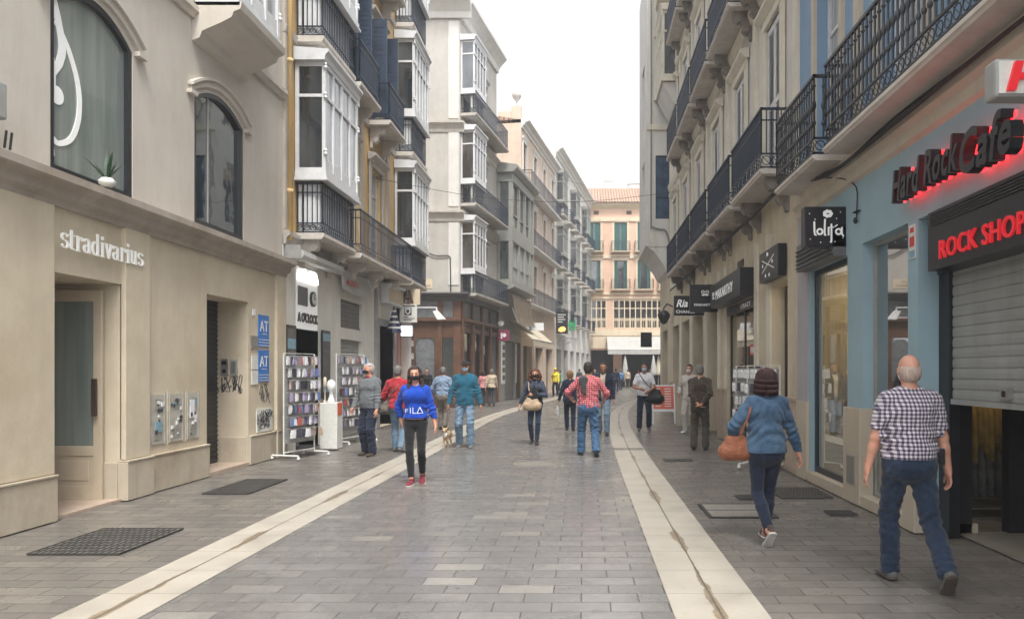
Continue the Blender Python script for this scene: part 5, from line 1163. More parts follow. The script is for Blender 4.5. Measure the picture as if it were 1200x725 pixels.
# masonry bay of the next building, standing into the street
r3 = thing('end_building', 'grey building whose masonry bay stands out past the balconies', 'building', (4.5, 31, 0))
m = MB(facing(2.42, 28.05)); m.wall(0, .9, 6.3, 17, [(.34, .86, 7.35, 9.75, .1)], w=0); m.F = RIGHT; m.wall(28.05, 31.6, 6.3, 17, [(29, 30.2, 7.4, 9.8, .15), (29, 30.2, 11.2, 13.6, .15)], w=.89); m.sweep([(0, 5.3), (.15, 5.4), (.3, 5.7), (.6, 6.1), (.89, 6.3), (0, 6.3)], 28.05, 31.6); m.sweep([(0, 6.3), (.93, 6.3), (.93, 6.42), (0, 6.42)], 28.02, 31.65)
m.quad((28.05, .89, 17), (31.6, .89, 17), (31.6, -4, 17), (28.05, -4, 17)); m.quad((31.6, .89, 6.3), (31.6, -1, 6.3), (31.6, -1, 17), (31.6, .89, 17)); m.build('bay_wall', 'beige_upper', r3)
G = facing(2.42, 28.05); w_ = window(r3, G, .34, .86, 7.35, 9.75, w=-.08, nx=2, nz=(.35, .65), fm='navy_wood', pm='blue_pane', fw=.035)
window(r3, G, .36, .86, 12.0, 14.2, w=.02, nx=2, nz=(.7,), fm='beige_trim', pm='pane_curtain_sheen', fw=.05, d=.08)
window(r3, G, .36, .86, 15.2, 16.8, w=.02, nx=2, fm='beige_trim', pm='pane_curtain_sheen', fw=.05, d=.08)
m = MB(G); m.box(.28, .9, .0, .14, 11.8, 11.98); m.box(.28, .9, .0, .14, 14.2, 14.36); m.box(0, .9, 0, .08, 10.7, 10.9); m.box(.1, .24, 0, .03, 6.45, 17); m.build('string_course', 'beige_trim', r3)
for z in (7.4, 11.2): window(r3, RIGHT, 29, 30.2, z, z + 2.4, w=.78)
m = MB(RIGHT); m.wall(28.02, 31.6, 0, 6.4, [(29, 30.8, 0, 3.2, .3)], w=-.01); 
B3_ = Fr(3.31, 31.6, .35, 1, -1); m.F = B3_; m.wall(0, 26, 0, 16.5, [(1.5 + i * 3, 2.9 + i * 3, z, z + 2.5, .2) for i in range(8) for z in (5, 9, 12.8)] + [(1.2 + i * 3, 3.3 + i * 3, 0, 3.1, .3) for i in range(8)], w=0, ends=8); m.build('wall', 'beige_plaster', r3)
m = MB(B3_); 
for i in range(8):
    m.box(1.2 + i * 3, 3.3 + i * 3, -.3, -.25, 0, 3.1)
    for z in (5, 9, 12.8): m.box(1.5 + i * 3, 2.9 + i * 3, -.2, -.15, z, z + 2.5)
m.F = RIGHT; m.box(29, 30.8, -.3, -.25, 0, 3.2); m.build('window_pane', 'pane', r3)
m = MB(G); pp = curve_pts([(.16, .05, 16.8), (.17, .05, 12), (.16, .05, 7.4), (.2, .05, 7.05), (.45, .05, 6.95), (.7, .06, 6.9), (.82, .07, 6.6), (.86, .08, 6.2)], 4); m.path(pp, .035, 6); solo(m, 'downpipe', 'pipe_grey', 'grey downpipe curving across the end wall of the masonry bay', 'pipe')
# ================================================================== figures: distance fields meshed by surface nets
class Sdf:
    def __init__(s, lo, hi, h):
        s.h = h; s.lo = np.array(lo, float); n = np.ceil((np.array(hi) - s.lo) / h).astype(int) + 1
        s.ax = [s.lo[i] + h * np.arange(n[i]) for i in range(3)]; s.D = np.full(tuple(n), .3, np.float32)
    def sub(s, lo, hi):
        sl = []; 
        for i in range(3):
            a = int(np.clip(np.floor((lo[i] - s.lo[i]) / s.h), 0, len(s.ax[i]) - 1)); b = int(np.clip(np.ceil((hi[i] - s.lo[i]) / s.h) + 1, a + 1, len(s.ax[i]))); sl.append(slice(a, b))
        g = np.meshgrid(*[s.ax[i][sl[i]] for i in range(3)], indexing='ij', copy=False); return tuple(sl), g
    def put(s, sl, d, k):
        a = s.D[sl]
        if k > 0: h = np.clip(.5 + .5 * (a - d) / k, 0, 1); s.D[sl] = a * (1 - h) + d * h - k * h * (1 - h)
        else: s.D[sl] = np.minimum(a, d)
    def seg(s, a, b, ra, rb=None, k=.02, side=(1, 0, 0)):
        """tapered capsule; a radius may be (rx along side, ry across)"""
        rb = ra if rb is None else rb; ra = ra if isinstance(ra, tuple) else (ra, ra); rb = rb if isinstance(rb, tuple) else (rb, rb)
        a = np.array(a, float); b = np.array(b, float); m = max(ra + rb) + max(k, .01) + .03
        sl, (X, Y, Z) = s.sub(np.minimum(a, b) - m, np.maximum(a, b) + m)
        d = b - a; L = max(d @ d, 1e-9); px, py, pz = X - a[0], Y - a[1], Z - a[2]; t = np.clip((px * d[0] + py * d[1] + pz * d[2]) / L, 0, 1)
        ox, oy, oz = px - t * d[0], py - t * d[1], pz - t * d[2]; rx = ra[0] + (rb[0] - ra[0]) * t; ry = ra[1] + (rb[1] - ra[1]) * t
        sd = np.array(side, float); sd /= np.linalg.norm(sd); q = ox * sd[0] + oy * sd[1] + oz * sd[2]; r2 = np.maximum(ox * ox + oy * oy + oz * oz - q * q, 0)
        s.put(sl, (np.sqrt((q / rx) ** 2 + r2 / ry ** 2) - 1) * np.minimum(rx, ry), k)
    def ell(s, c, r, k=.02, M_=None, sign=1):
        m = max(r) + max(k, .01) + .03; c = np.array(c, float); sl, (X, Y, Z) = s.sub(c - m, c + m); p = np.stack([X - c[0], Y - c[1], Z - c[2]])
        if M_ is not None: p = np.tensordot(M_.T, p, 1)
        d = (np.sqrt((p[0] / r[0]) ** 2 + (p[1] / r[1]) ** 2 + (p[2] / r[2]) ** 2) - 1) * min(r)
        if sign > 0: s.put(sl, d, k)
        else: s.D[sl] = np.maximum(s.D[sl], -d)
    def cut(s, c, n):
        n = np.array(n, float); n /= np.linalg.norm(n); X, Y, Z = s.ax
        d = (X - c[0])[:, None, None] * n[0] + (Y - c[1])[None, :, None] * n[1] + (Z - c[2])[None, None, :] * n[2]; s.D = np.maximum(s.D, d.astype(np.float32))
    def carve(s, f):
        g = np.meshgrid(*s.ax, indexing='ij', copy=False); s.D = np.maximum(s.D, f(*g).astype(np.float32))
    def ripple(s, amp, f, seed=0):
        X, Y, Z = [a for a in s.ax]; r = np.random.RandomState(seed)
        X = X[:, None, None]; Y = Y[None, :, None]; Z = Z[None, None, :]
        w1 = np.sin(Z * 9 + r.rand() * 6) * 1.2 + np.sin(X * 13 + r.rand() * 6); w2 = np.sin(X * 11 + Y * 9 + r.rand() * 6) * 1.4
        d = np.sin(X * f * .6 + Z * f + w1 + w2 + r.rand() * 6) * .5 + np.sin(Y * f * .8 - Z * f * .7 + w2 * 1.3 + r.rand() * 6) * .4 + np.sin(X * f * 1.7 - Y * f + w1 * 2 + Z * f * .4) * .35
        s.D = s.D + (amp * d).astype(np.float32)
    def folds(s, c, d, rad, amp, f, seed=0):
        c = np.array(c, float); d = np.array(d, float); d /= np.linalg.norm(d) + 1e-9; sl, (X, Y, Z) = s.sub(c - rad * 2, c + rad * 2); x, y, z = X - c[0], Y - c[1], Z - c[2]
        t = x * d[0] + y * d[1] + z * d[2]; q = np.sin(x * 23 + seed) * .9 + np.sin(y * 19 + z * 7 + seed * 2) * .9
        s.D[sl] = s.D[sl] + (amp * np.sin(t * f + q * 1.6 + seed) * np.exp(-(x * x + y * y + z * z) / rad ** 2)).astype(np.float32)
    def mesh(s):
        D = s.D; D[0] = D[-1] = .1; D[:, 0] = D[:, -1] = .1; D[:, :, 0] = D[:, :, -1] = .1
        I = D < 0; n = D.shape; c = [slice(None, -1), slice(1, None)]
        cnt = np.zeros((n[0] - 1, n[1] - 1, n[2] - 1), np.int8); cor = [(i, j, k) for i in (0, 1) for j in (0, 1) for k in (0, 1)]
        for i, j, k in cor: cnt += I[c[i], c[j], c[k]]
        ci = np.argwhere((cnt > 0) & (cnt < 8))
        if len(ci) == 0: return [], []
        idx = np.full(cnt.shape, -1, np.int64); idx[tuple(ci.T)] = np.arange(len(ci)); V = np.zeros((len(ci), 3)); N = np.zeros(len(ci))
        for a in cor:
            for ax in range(3):
                if a[ax]: continue
                b = list(a); b[ax] = 1; pa = ci + a; pb = ci + b; da = D[tuple(pa.T)]; db = D[tuple(pb.T)]; m = (da < 0) != (db < 0)
                t = np.where(m, da / np.where(m, da - db, 1), 0); p = pa + t[:, None] * (pb - pa); V[m] += p[m]; N[m] += 1
        V = s.lo + V / N[:, None] * s.h; F = []
        for ax in range(3):
            o = [x for x in range(3) if x != ax]; A = [slice(None)] * 3; B = [slice(None)] * 3; A[ax] = slice(None, -1); B[ax] = slice(1, None)
            for x in o: A[x] = B[x] = slice(1, -1)
            e = np.argwhere(I[tuple(A)] != I[tuple(B)])
            if not len(e): continue
            for x in o: e[:, x] += 1
            fl = I[tuple(e.T)]; q = []
            for du, dv in ((0, 0), (1, 0), (1, 1), (0, 1)):
                g = e.copy(); g[:, o[0]] -= du; g[:, o[1]] -= dv; q.append(idx[tuple(g.T)])
            q = np.stack(q, 1); fl = fl ^ (ax == 1); q[fl] = q[fl][:, ::-1]; F.append(q[(q >= 0).all(1)])
        return V, np.concatenate(F)
    def build(s, name, mat, parent, **kw):
        V, F = s.mesh(); me = bpy.data.meshes.new(name)
        if len(V): me.from_pydata(V.tolist(), [], F.tolist())
        me.materials.append(MATS[mat] if isinstance(mat, str) else mat); me.polygons.foreach_set('use_smooth', [True] * len(me.polygons))
        o = bpy.data.objects.new(name, me); COL.objects.link(o); o.parent = parent; return o

def cloth(name, c, rough=.9, var=.18, check=None, denim=False, bump=.3, scale=9):
    if name in MATS: return MATS[name]
    t = NT(name); t.rough(rough); t.b.inputs['Specular IOR Level'].default_value = .25
    t.b.inputs['Sheen Weight'].default_value = .15
    n = t.noise(scale, detail=6); col = t.mix(tuple(x * (1 - var) for x in c), tuple(min(1, x * (1 + var)) for x in c), t.ramp(n, [(.35, 0.), (.65, 1.)]))
    if denim:
        col = t.mix(col, denim, t.ramp(t.noise(4.5, t.map((1.3, 1.3, .7)), 3), [(.38, 0.), (.8, .75)]))
        col = t.mix(col, tuple(x * 1.6 for x in c), t.math('MULTIPLY', t.ramp(t.noise(260, detail=2), [(.45, 0.), (.6, 1.)]), .25))
    if check:
        c2, c3, p, th = check; sx = t.node('ShaderNodeSeparateXYZ'); t.link(t.tc.outputs['Object'], sx.inputs[0])
        ang = t.math('ADD', sx.outputs[0], t.math('MULTIPLY', sx.outputs[1], .35)); f = lambda v: t.math('LESS_THAN', t.math('FRACT', t.math('ADD', t.math('DIVIDE', v, p), 50.)), th)
        a, b = f(ang), f(sx.outputs[2]); s_ = t.math('ADD', a, b); col = t.mix(col, c2, t.math('GREATER_THAN', s_, .5)); col = t.mix(col, c3, t.math('GREATER_THAN', s_, 1.5))
    t.col(col); t.bump(t.math('ADD', t.noise(11, t.map((1, 1, .8)), 7, .6, 2.2), t.math('MULTIPLY', t.noise(120, detail=3), .12)), bump * 2.2, .025); MATS[name] = t.m; return t.m
def skin_mats():
    for nm, c in (('skin_light', (.50, .27, .19)), ('skin_tan', (.36, .18, .115)), ('skin_dark', (.24, .12, .075))):
        t = NT(nm); t.rough(.5); t.b.inputs['Subsurface Weight'].default_value = .08; t.b.inputs['Subsurface Radius'].default_value = (.02, .008, .004)
        t.col(t.mix(c, (c[0] * 1.12, c[1] * .8, c[2] * .75), t.ramp(t.noise(14, detail=4), [(.45, 0.), (.7, .7)]))); t.bump(t.noise(90, detail=4), .15, .004); MATS[nm] = t.m
    for nm, c, b in (('hair_brown', (.028, .013, .009), .6), ('hair_auburn', (.035, .012, .012), .6), ('hair_thin', (.33, .25, .21), .4), ('hair_black', (.015, .012, .01), .6), ('hair_grey', (.30, .29, .28), .6), ('hair_salt', (.12, .115, .11), .6), ('hair_blond', (.22, .12, .05), .6), ('hair_curly', (.09, .035, .02), .9)):
        t = NT(nm); t.rough(.5); n = t.noise(1, t.map((70, 70, 5)), 5); t.col(t.mix(tuple(x * .35 for x in c), tuple(x * 2.1 for x in c), n)); t.bump(t.math('ADD', n, t.noise(9, detail=4)), b * 1.4, .02); MATS[nm] = t.m
    t = NT('eye'); t.col(t.mix((.5, .5, .5), (.02, .015, .01), 1.)); t.rough(.15); MATS['eye'] = t.m
skin_mats()
def CL(name, *a, **k): cloth(name, *a, **k); return name
CL('jeans_dark', (.012, .022, .045), denim=(.035, .058, .098)); CL('jeans_mid', (.035, .085, .17), denim=(.10, .19, .31)); CL('jeans_pale', (.09, .15, .22), denim=(.27, .35, .43)); CL('denim_jacket', (.03, .062, .11), denim=(.10, .175, .26))
CL('navy_cloth', (.014, .02, .04)); CL('black_cloth', (.012, .012, .014)); CL('brown_cloth', (.062, .048, .036)); CL('brown_trousers', (.07, .06, .048)); CL('white_cloth', (.62, .62, .64), var=.06); CL('offwhite_cloth', (.5, .47, .43), var=.08)
CL('teal_knit', (.012, .09, .145)); CL('cobalt_fleece', (.006, .05, .36), var=.1); CL('grey_knit', (.13, .14, .15)); CL('red_cloth', (.34, .025, .035)); CL('blue_shirt', (.20, .27, .38), var=.08); CL('taupe_cloth', (.16, .14, .12)); CL('purple_cloth', (.12, .02, .30)); CL('beige_cloth', (.46, .38, .28)); CL('pink_cloth', (.55, .24, .24))
CL('yellow_vest', (.75, .60, .05)); CL('green_cloth', (.03, .25, .07)); CL('sky_cloth', (.10, .2, .36)); CL('red_shirt', (.32, .03, .04)); CL('dark_grey_cloth', (.05, .055, .06))
CL('navy_check', (.58, .55, .56), var=.03, check=((.22, .19, .24), (.045, .035, .07), .030, .5)); CL('red_check', (.55, .42, .43), var=.03, check=((.48, .08, .10), (.30, .01, .025), .034, .55)); CL('white_dots', (.035, .045, .07), var=.6, scale=38)
CL('leather_tan', (.22, .075, .035), rough=.45, var=.2, scale=14); CL('leather_black', (.015, .015, .017), rough=.4); CL('leather_beige', (.40, .29, .19), rough=.5); CL('shoe_brown', (.06, .04, .03), rough=.5); CL('shoe_white', (.6, .6, .6), rough=.6); CL('shoe_red', (.17, .014, .03), rough=.6); CL('shoe_grey', (.10, .10, .10), rough=.6); CL('sole', (.5, .48, .45), rough=.7); CL('mask_blue', (.42, .56, .66), var=.04); CL('mask_white', (.7, .7, .72), var=.04); CL('dog_fur', (.48, .33, .20), var=.3, scale=18); CL('dog_white', (.62, .58, .52)); CL('plastic_bag', (.36, .37, .38), rough=.4)

def ik(a, b, l1, l2, pole):
    a = np.array(a, float); b = np.array(b, float); d = b - a; L = np.linalg.norm(d); u = d / L; L = min(L, (l1 + l2) * .998); b = a + u * L
    x = (l1 * l1 - l2 * l2 + L * L) / (2 * L); h = math.sqrt(max(l1 * l1 - x * x, 0)); p = np.array(pole, float); p = p - (p @ u) * u; p /= np.linalg.norm(p) + 1e-9
    return a + u * x + p * h, b
def rotm(yaw, pitch, roll=0):
    cy, sy, cp, sp, cr, sr = math.cos(yaw), math.sin(yaw), math.cos(pitch), math.sin(pitch), math.cos(roll), math.sin(roll)
    return np.array([[cy, -sy, 0], [sy, cy, 0], [0, 0, 1]]) @ np.array([[1, 0, 0], [0, cp, -sp], [0, sp, cp]]) @ np.array([[cr, 0, sr], [0, 1, 0], [-sr, 0, cr]])

def person(label, x, y, face, H=1.74, res=.011, g=None, skin='skin_light', female=False, bulk=1., belly=0, lean=0.,
           fl=(-.1, 0, 0, 0), fr=(.1, 0, 0, 0), hl=(-.27, .05, .80), hr=(.27, .05, .80), pl=(-.6, -1, 0), pr=(.6, -1, 0), head=(0, 0, 0),
           top='teal_knit', sleeve='long', hem=.88, loose=1., coat=None, legs='jeans_mid', baggy=1., ankle=.07, shoes='shoe_brown', sole=None, shoe_kind='shoe',
           hair='hair_salt', style='short', mask=None, cap=None, collar=None, belt=False, flare=1.):
    """x right, y forward, z up in the figure's own frame, modelled 1.75 m tall and scaled"""
    r = thing('person', label, 'person', (x, y, 0), g, rz=R(face)); r.scale = (H / 1.75,) * 3
    A = np.array; hz = .90; lx = lean; sw = .155 if female else .172; hipw = .088; B = bulk
    dz = 0
    hips = {-1: A([-hipw, 0, .905]), 1: A([hipw, 0, .905])}; feet = {-1: fl, 1: fr}; knee = {}; ank = {}
    for s in (-1, 1):
        f = feet[s]; ta = A([f[0], f[1], .085 + f[2]]); knee[s], ank[s] = ik(hips[s], ta, .43, .415, (s * .12, 1, 0))
    top_y = lambda z: lx * (z - .95) / .5
    ch = A([0, top_y(1.3), 1.30]); sh = {s: A([s * sw, top_y(1.39) - .005, 1.392]) for s in (-1, 1)}; elb = {}; wr = {}
    for s, t, p in ((-1, hl, pl), (1, hr, pr)): elb[s], wr[s] = ik(sh[s], A(t[:3]), .29, .255, p)
    nk = A([0, top_y(1.46), 1.46]); hc = A([0, top_y(1.6) + .02, 1.632]); HM = rotm(R(head[0]), R(head[1]), R(head[2])); piv = A([0, top_y(1.5), 1.52])
    hp = lambda p: piv + HM @ (A(p, float) + A([0, .02, 1.632 - 1.52]))
    def torso(S, t, z0=.80, arms=True, legs_=False):
        k = .04
        S.seg((0, 0, .90), (0, top_y(1.0), 1.0), ((.158 + t) * B, (.108 + t) * B), ((.148 + t) * B, (.10 + t + belly * .4) * B), k)
        wy = .135 if female else .15
        S.seg((0, belly * .6, 1.0), (0, belly * .6 + top_y(1.12), 1.12), ((.145 + t) * B, (.10 + t + belly * .5) * B), ((wy + t) * B, (.10 + t + belly * .45) * B), k)
        S.seg((0, top_y(1.12) + belly * .4, 1.12), (0, top_y(1.32), 1.32), ((wy + t) * B, (.10 + t + belly * .3) * B), ((.165 + t) * (B * .6 + .4), (.11 + t) * (B * .6 + .4)), k)
        S.seg((0, top_y(1.32), 1.32), (0, top_y(1.4), 1.395), ((.165 + t), .105 + t), ((.13 + t), .075 + t), k)
        S.seg(sh[-1] * .84 + nk * .16 + A([0, 0, -.03]), sh[1] * .84 + nk * .16 + A([0, 0, -.03]), .056 + t, .056 + t, k)
        for s in (-1, 1):
            S.seg(nk + A([s * .025, -.012, .022]), sh[s] * .8 + nk * .2 + A([0, 0, -.004]), .036 + t * .8, .047 + t, .035)
            S.ell((s * .068, top_y(1.32) + .055 + (.02 if female else 0), 1.30), (.075 + t, .055 + t + (.015 if female else 0), .07 + t), .05)
            S.ell((s * .07, -.055, .905), (.088 + t * .8, .08 + t * .7, .10), .05)
    def arm(S, t, s, upto=1., cuff=0.):
        e, w, a = elb[s], wr[s], sh[s]; S.seg(a + A([0, 0, .005]), a + (e - a) * .45, .056 * (B * .5 + .5) + t, .046 * (B * .5 + .5) + t, .03)
        if upto <= .5: S.seg(a + (e - a) * .3, a + (e - a) * .86, .048 + t, .046 + t, .02); return
        S.seg(a + (e - a) * .4, e, .046 * (B * .5 + .5) + t, .039 + t, .02); q = e + (w - e) * 1.03; S.seg(e, e + (w - e) * .35, .039 + t, .037 + t, .02); S.seg(e + (w - e) * .3, q, .038 + t, .029 + t * .55 + cuff, .02)
    lo = A([-.62, -.62, -.03]); hi = A([.62, .75, 1.82])
    pts = np.array([*elb.values(), *wr.values(), *knee.values(), *ank.values()]); lo[:2] = np.minimum(pts[:, :2].min(0) - .30, [-.3, -.28]); hi[:2] = np.maximum(pts[:, :2].max(0) + .30, [.3, .3])
    # --- body
    S = Sdf(lo, hi, res); torso(S, 0)
    S.seg((0, top_y(1.42) - .005, 1.42), hp((0, -.02, -.06)), .056, .052, .03)
    for s in (-1, 1):
        S.seg(hips[s], hips[s] + (knee[s] - hips[s]) * .55, .083 * (B * .5 + .5), .066, .03); S.seg(hips[s] + (knee[s] - hips[s]) * .5, knee[s], .066, .052, .02)
        c = knee[s] + (ank[s] - knee[s]) * .35 + A([0, -.015, 0]); S.seg(knee[s], c, .05, .054, .02); S.seg(c, ank[s], .053, .034, .02)
        p = R(feet[s][3]); fd = A([s * .10, math.cos(p), -math.sin(p)]); fd /= np.linalg.norm(fd); up = A([0, math.sin(p), math.cos(p)])
        S.seg(ank[s], ank[s] - fd * .035 - up * .045, .034, .03, .02); S.seg(ank[s] - fd * .03 - up * .05, ank[s] + fd * .13 - up * .058, (.033, .026), (.042, .02), .02); S.seg(ank[s] + fd * .11 - up * .06, ank[s] + fd * .17 - up * .065, (.04, .017), (.03, .013), .01)
        arm(S, 0, s)
        # hand
        d = wr[s] - elb[s]; d /= np.linalg.norm(d); hd = d.copy(); hh = (hl, hr)[0 if s < 0 else 1]
        if len(hh) > 3: hd = A(hh[3:6], float); hd /= np.linalg.norm(hd)
        inw = A([-s, 0, 0.]) - (A([-s, 0, 0.]) @ hd) * hd; inw = inw / (np.linalg.norm(inw) + 1e-6) if np.linalg.norm(inw) > .2 else A([0, 0, 1.]); ac = np.cross(hd, inw); ac /= np.linalg.norm(ac)
        if ac[1] < 0: ac = -ac
        w = wr[s]; fr_ = max(.0085, res * .8); S.seg(w - d * .02, w + hd * .03, (.03, .022), (.034, .017), .015, side=ac); S.seg(w + hd * .03, w + hd * .085, (.038, .016), (.041, .014), .01, side=ac)
        for j, (o, l1, l2) in enumerate(((.030, .040, .034), (.010, .044, .038), (-.010, .041, .036), (-.029, .032, .028))):
            a0 = w + hd * .085 + ac * o; a1 = a0 + (hd * .93 + inw * .30) * l1; a2 = a1 + (hd * .62 + inw * .75) * l2; S.seg(a0, a1, fr_, fr_ * .95, .004); S.seg(a1, a2, fr_ * .95, fr_ * .8, .003)
        a0 = w + hd * .03 + ac * .03; a1 = a0 + hd * .035 + ac * .022 + inw * .012; S.seg(a0, a1, .013, fr_ * 1.15, .008); S.seg(a1, a1 + hd * .035 + ac * .004 + inw * .008, fr_ * 1.15, fr_, .003)
    S.ell(hp((0, -.012, .018)), (.076, .098, .098), .02, HM); S.ell(hp((0, .022, -.048)), (.056, .068, .072), .03, HM); S.ell(hp((0, .06, -.088)), (.024, .022, .022), .02, HM)
    S.seg(hp((0, .088, .012)), hp((0, .108, -.022)), .009, .0135, .008); S.seg(hp((-.02, .082, .03)), hp((.02, .082, .03)), .012, .012, .012)
    S.seg(hp((-.018, .086, -.052)), hp((.018, .086, -.052)), .0085, .0085, .008)
    for s in (-1, 1): S.ell(hp((s * .028, .098, .008)), (.014, .014, .009), 0, HM, -1); S.ell(hp((s * .078, -.004, -.008)), (.010, .018, .030), .005, HM)
    S.build('body', skin, r)
    for s in (-1, 1):
        e = MB(); c = hp((s * .028, .083, .008)); e.lathe((c[0], c[1], c[2] - .011), [(.003, 0), (.009, .003), (.0115, .011), (.009, .019), (.003, .022)], 10); o = e.build('eye', 'eye', None, smooth=True); o.parent = r
    # --- trousers
    cr = max(res, .009)
    if legs:
        S = Sdf(lo, hi, cr); t = .012 * baggy; tf = min(1, baggy)
        S.seg((0, 0, .90), (0, 0, 1.02), ((.158 + t) * B, (.108 + t) * B), ((.150 + t) * B, (.102 + t + belly * .4) * B), .03)
        for s in (-1, 1):
            S.ell((s * .07, -.055, .905), (.09 + t * .8, .082 + t * .7, .10), .05)
            S.seg(hips[s], hips[s] + (knee[s] - hips[s]) * .5, .088 * (B * .6 + .4) + t * .5, .066 + t * 1.3, .025); S.seg(hips[s] + (knee[s] - hips[s]) * .5, knee[s], .066 + t * 1.3, .053 + t * 1.3, .02)
            c = knee[s] + (ank[s] - knee[s]) * .35 + A([0, -.012, 0]); S.seg(knee[s], c, .053 + t * 1.3, .055 + t * 1.1, .02); S.seg(c, ank[s] + (knee[s] - ank[s]) * -.02, .055 + t * 1.1, .036 + t * 2.0 * flare, .02)
        if baggy > .6: S.ripple(.0030 * baggy, 62, int(x * 10) % 97)
        for s in (-1, 1):
            u = ank[s] - knee[s]; S.folds(knee[s] + A([0, -.03, .0]), u + A([s * .1, .1, 0]), .12, .0055 * baggy, 85, s); S.folds(ank[s] + A([0, 0, .05]), u, .10, .0042 * baggy, 120, s + 3); S.folds(hips[s] + A([0, 0, -.1]), (s * .7, .4, 1), .14, .005 * baggy, 75, s + 5)
        S.cut((0, 0, 1.035), (0, 0, 1))
        for s in (-1, 1):
            u = ank[s] - knee[s]; u /= np.linalg.norm(u); q = ank[s] + A([0, 0, ankle - .085]) * 1.0
            S.carve(lambda X, Y, Z, q=q, u=u, s=s: np.where((np.sign(X + 1e-9) == s) & (np.sqrt((X - q[0]) ** 2 + (Y - q[1]) ** 2 + (Z - q[2]) ** 2) < .16), (X - q[0]) * u[0] + (Y - q[1]) * u[1] + (Z - q[2]) * u[2], -1))
        S.build('trousers', legs, r)
    if belt:
        S = Sdf((-.3, -.25, .98), (.3, .3, 1.07), cr); S.seg((0, 0, .98), (0, 0, 1.1), ((.150 + .02) * B, (.102 + .018 + belly * .4) * B), ((.150 + .02) * B, (.102 + .018 + belly * .4) * B), 0); S.cut((0, 0, 1.045), (0, 0, 1)); S.cut((0, 0, 1.012), (0, 0, -1)); S.build('belt', 'leather_black', r)
    # --- shoes
    for s in (-1, 1):
        p = R(feet[s][3]); fd = A([s * .10, math.cos(p), -math.sin(p)]); fd /= np.linalg.norm(fd); up = A([0, math.sin(p), math.cos(p)]); a = ank[s]
        S = Sdf(a - .26, a + .26, min(cr, .009)); hgt = .0 if shoe_kind != 'boot' else .08
        if shoe_kind == 'sandal':
            S.seg(a - fd * .035 - up * .062, a + fd * .165 - up * .070, (.040, .016), (.042, .014), .01); S.seg(a + fd * .08 - up * .045, a + fd * .14 - up * .06, (.046, .030), (.045, .022), .01); S.seg(a - fd * .04 - up * .055, a - fd * .045 - up * .0, .028, .036, .01)
        else:
            S.seg(a + up * hgt, a - fd * .035 - up * .045, .040, .036, .02); S.seg(a - fd * .035 - up * .052, a + fd * .13 - up * .058, (.041, .034), (.048, .028), .02); S.seg(a + fd * .11 - up * .058, a + fd * .185 - up * .064, (.047, .027), (.034, .019), .015)
        S.cut(a - up * .084, -up); so = S.build('shoe', shoes, r)
        if sole:
            S = Sdf(a - .26, a + .26, min(cr, .009)); S.seg(a - fd * .038 - up * .075, a + fd * .13 - up * .075, (.045, .04), (.052, .03), .02); S.seg(a + fd * .11 - up * .075, a + fd * .19 - up * .075, (.05, .03), (.037, .02), .015); S.cut(a - up * .066, up); S.cut(a - up * .0885, -up); S.build('sole', sole, so)
    # --- top
    def top_mesh(name, mat, t, hem, sl, op=None, seed=0):
        S = Sdf(lo, hi, cr); torso(S, t)
        S.seg((0, 0, .84), (0, 0, 1.0), ((.162 + t) * B, (.118 + t) * B), ((.152 + t) * B, (.106 + t + belly * .4) * B), .03)
        for s in (-1, 1): arm(S, t * .85, s, .5 if sl == 'short' else 1., .004)
        for s in (-1, 1):
            S.folds(elb[s], wr[s] - sh[s] + A([.05, 0, 0]), .12, .006 * loose, 100, seed + s); S.folds((s * .12, -.05, 1.1), (s * .5, .3, 1), .14, .0065 * loose, 70, seed + s); S.folds(sh[s] + A([-s * .03, -.05, -.1]), (s * 1., 0, .8), .11, .0055 * loose, 80, seed + 2 * s)
        S.ripple(.0036 * loose, 34, seed); S.cut((0, 0, hem), (0, 0, -1)); S.cut((0, top_y(1.5), 1.515), (0, -.3, 1))
        S.carve(lambda X, Y, Z: .062 - np.sqrt(X ** 2 + (Y - top_y(1.5)) ** 2 + (np.minimum(Z - 1.475, 0) * 1.2) ** 2))
        for s in (-1, 1):
            if sl == 'short': c = sh[s] + (elb[s] - sh[s]) * .80; n = elb[s] - sh[s]
            elif sl == 'rolled': c = elb[s] + (wr[s] - elb[s]) * .35; n = wr[s] - elb[s]
            else: c = elb[s] + (wr[s] - elb[s]) * 1.0; n = wr[s] - elb[s]
            n = n / np.linalg.norm(n); rad = .34 if sl == 'short' else .13
            if sl == 'rolled': rad = .24
            if sl == 'long': S.carve(lambda X, Y, Z, c=c, n=n: np.where(np.sqrt((X - c[0] - n[0] * rad * .9) ** 2 + (Y - c[1] - n[1] * rad * .9) ** 2 + (Z - c[2] - n[2] * rad * .9) ** 2) < rad, (X - c[0]) * n[0] + (Y - c[1]) * n[1] + (Z - c[2]) * n[2], -1))
            else: S.carve(lambda X, Y, Z, c=c, n=n, s=s: np.where(s * X > .15 * B + .05 + t, (X - c[0]) * n[0] + (Y - c[1]) * n[1] + (Z - c[2]) * n[2], -1))
        if op: S.carve(lambda X, Y, Z: np.where(Y > .02, op - np.abs(X) - .0 + (1.4 - Z) * -.05, -1))
        return S.build(name, mat, r)
    tp = top_mesh('top', top, .013 * loose, hem, sleeve, seed=int(abs(y) * 7) % 89)
    if coat: top_mesh('jacket', coat[0], .026 * loose, coat[1], 'long', coat[2], seed=5)
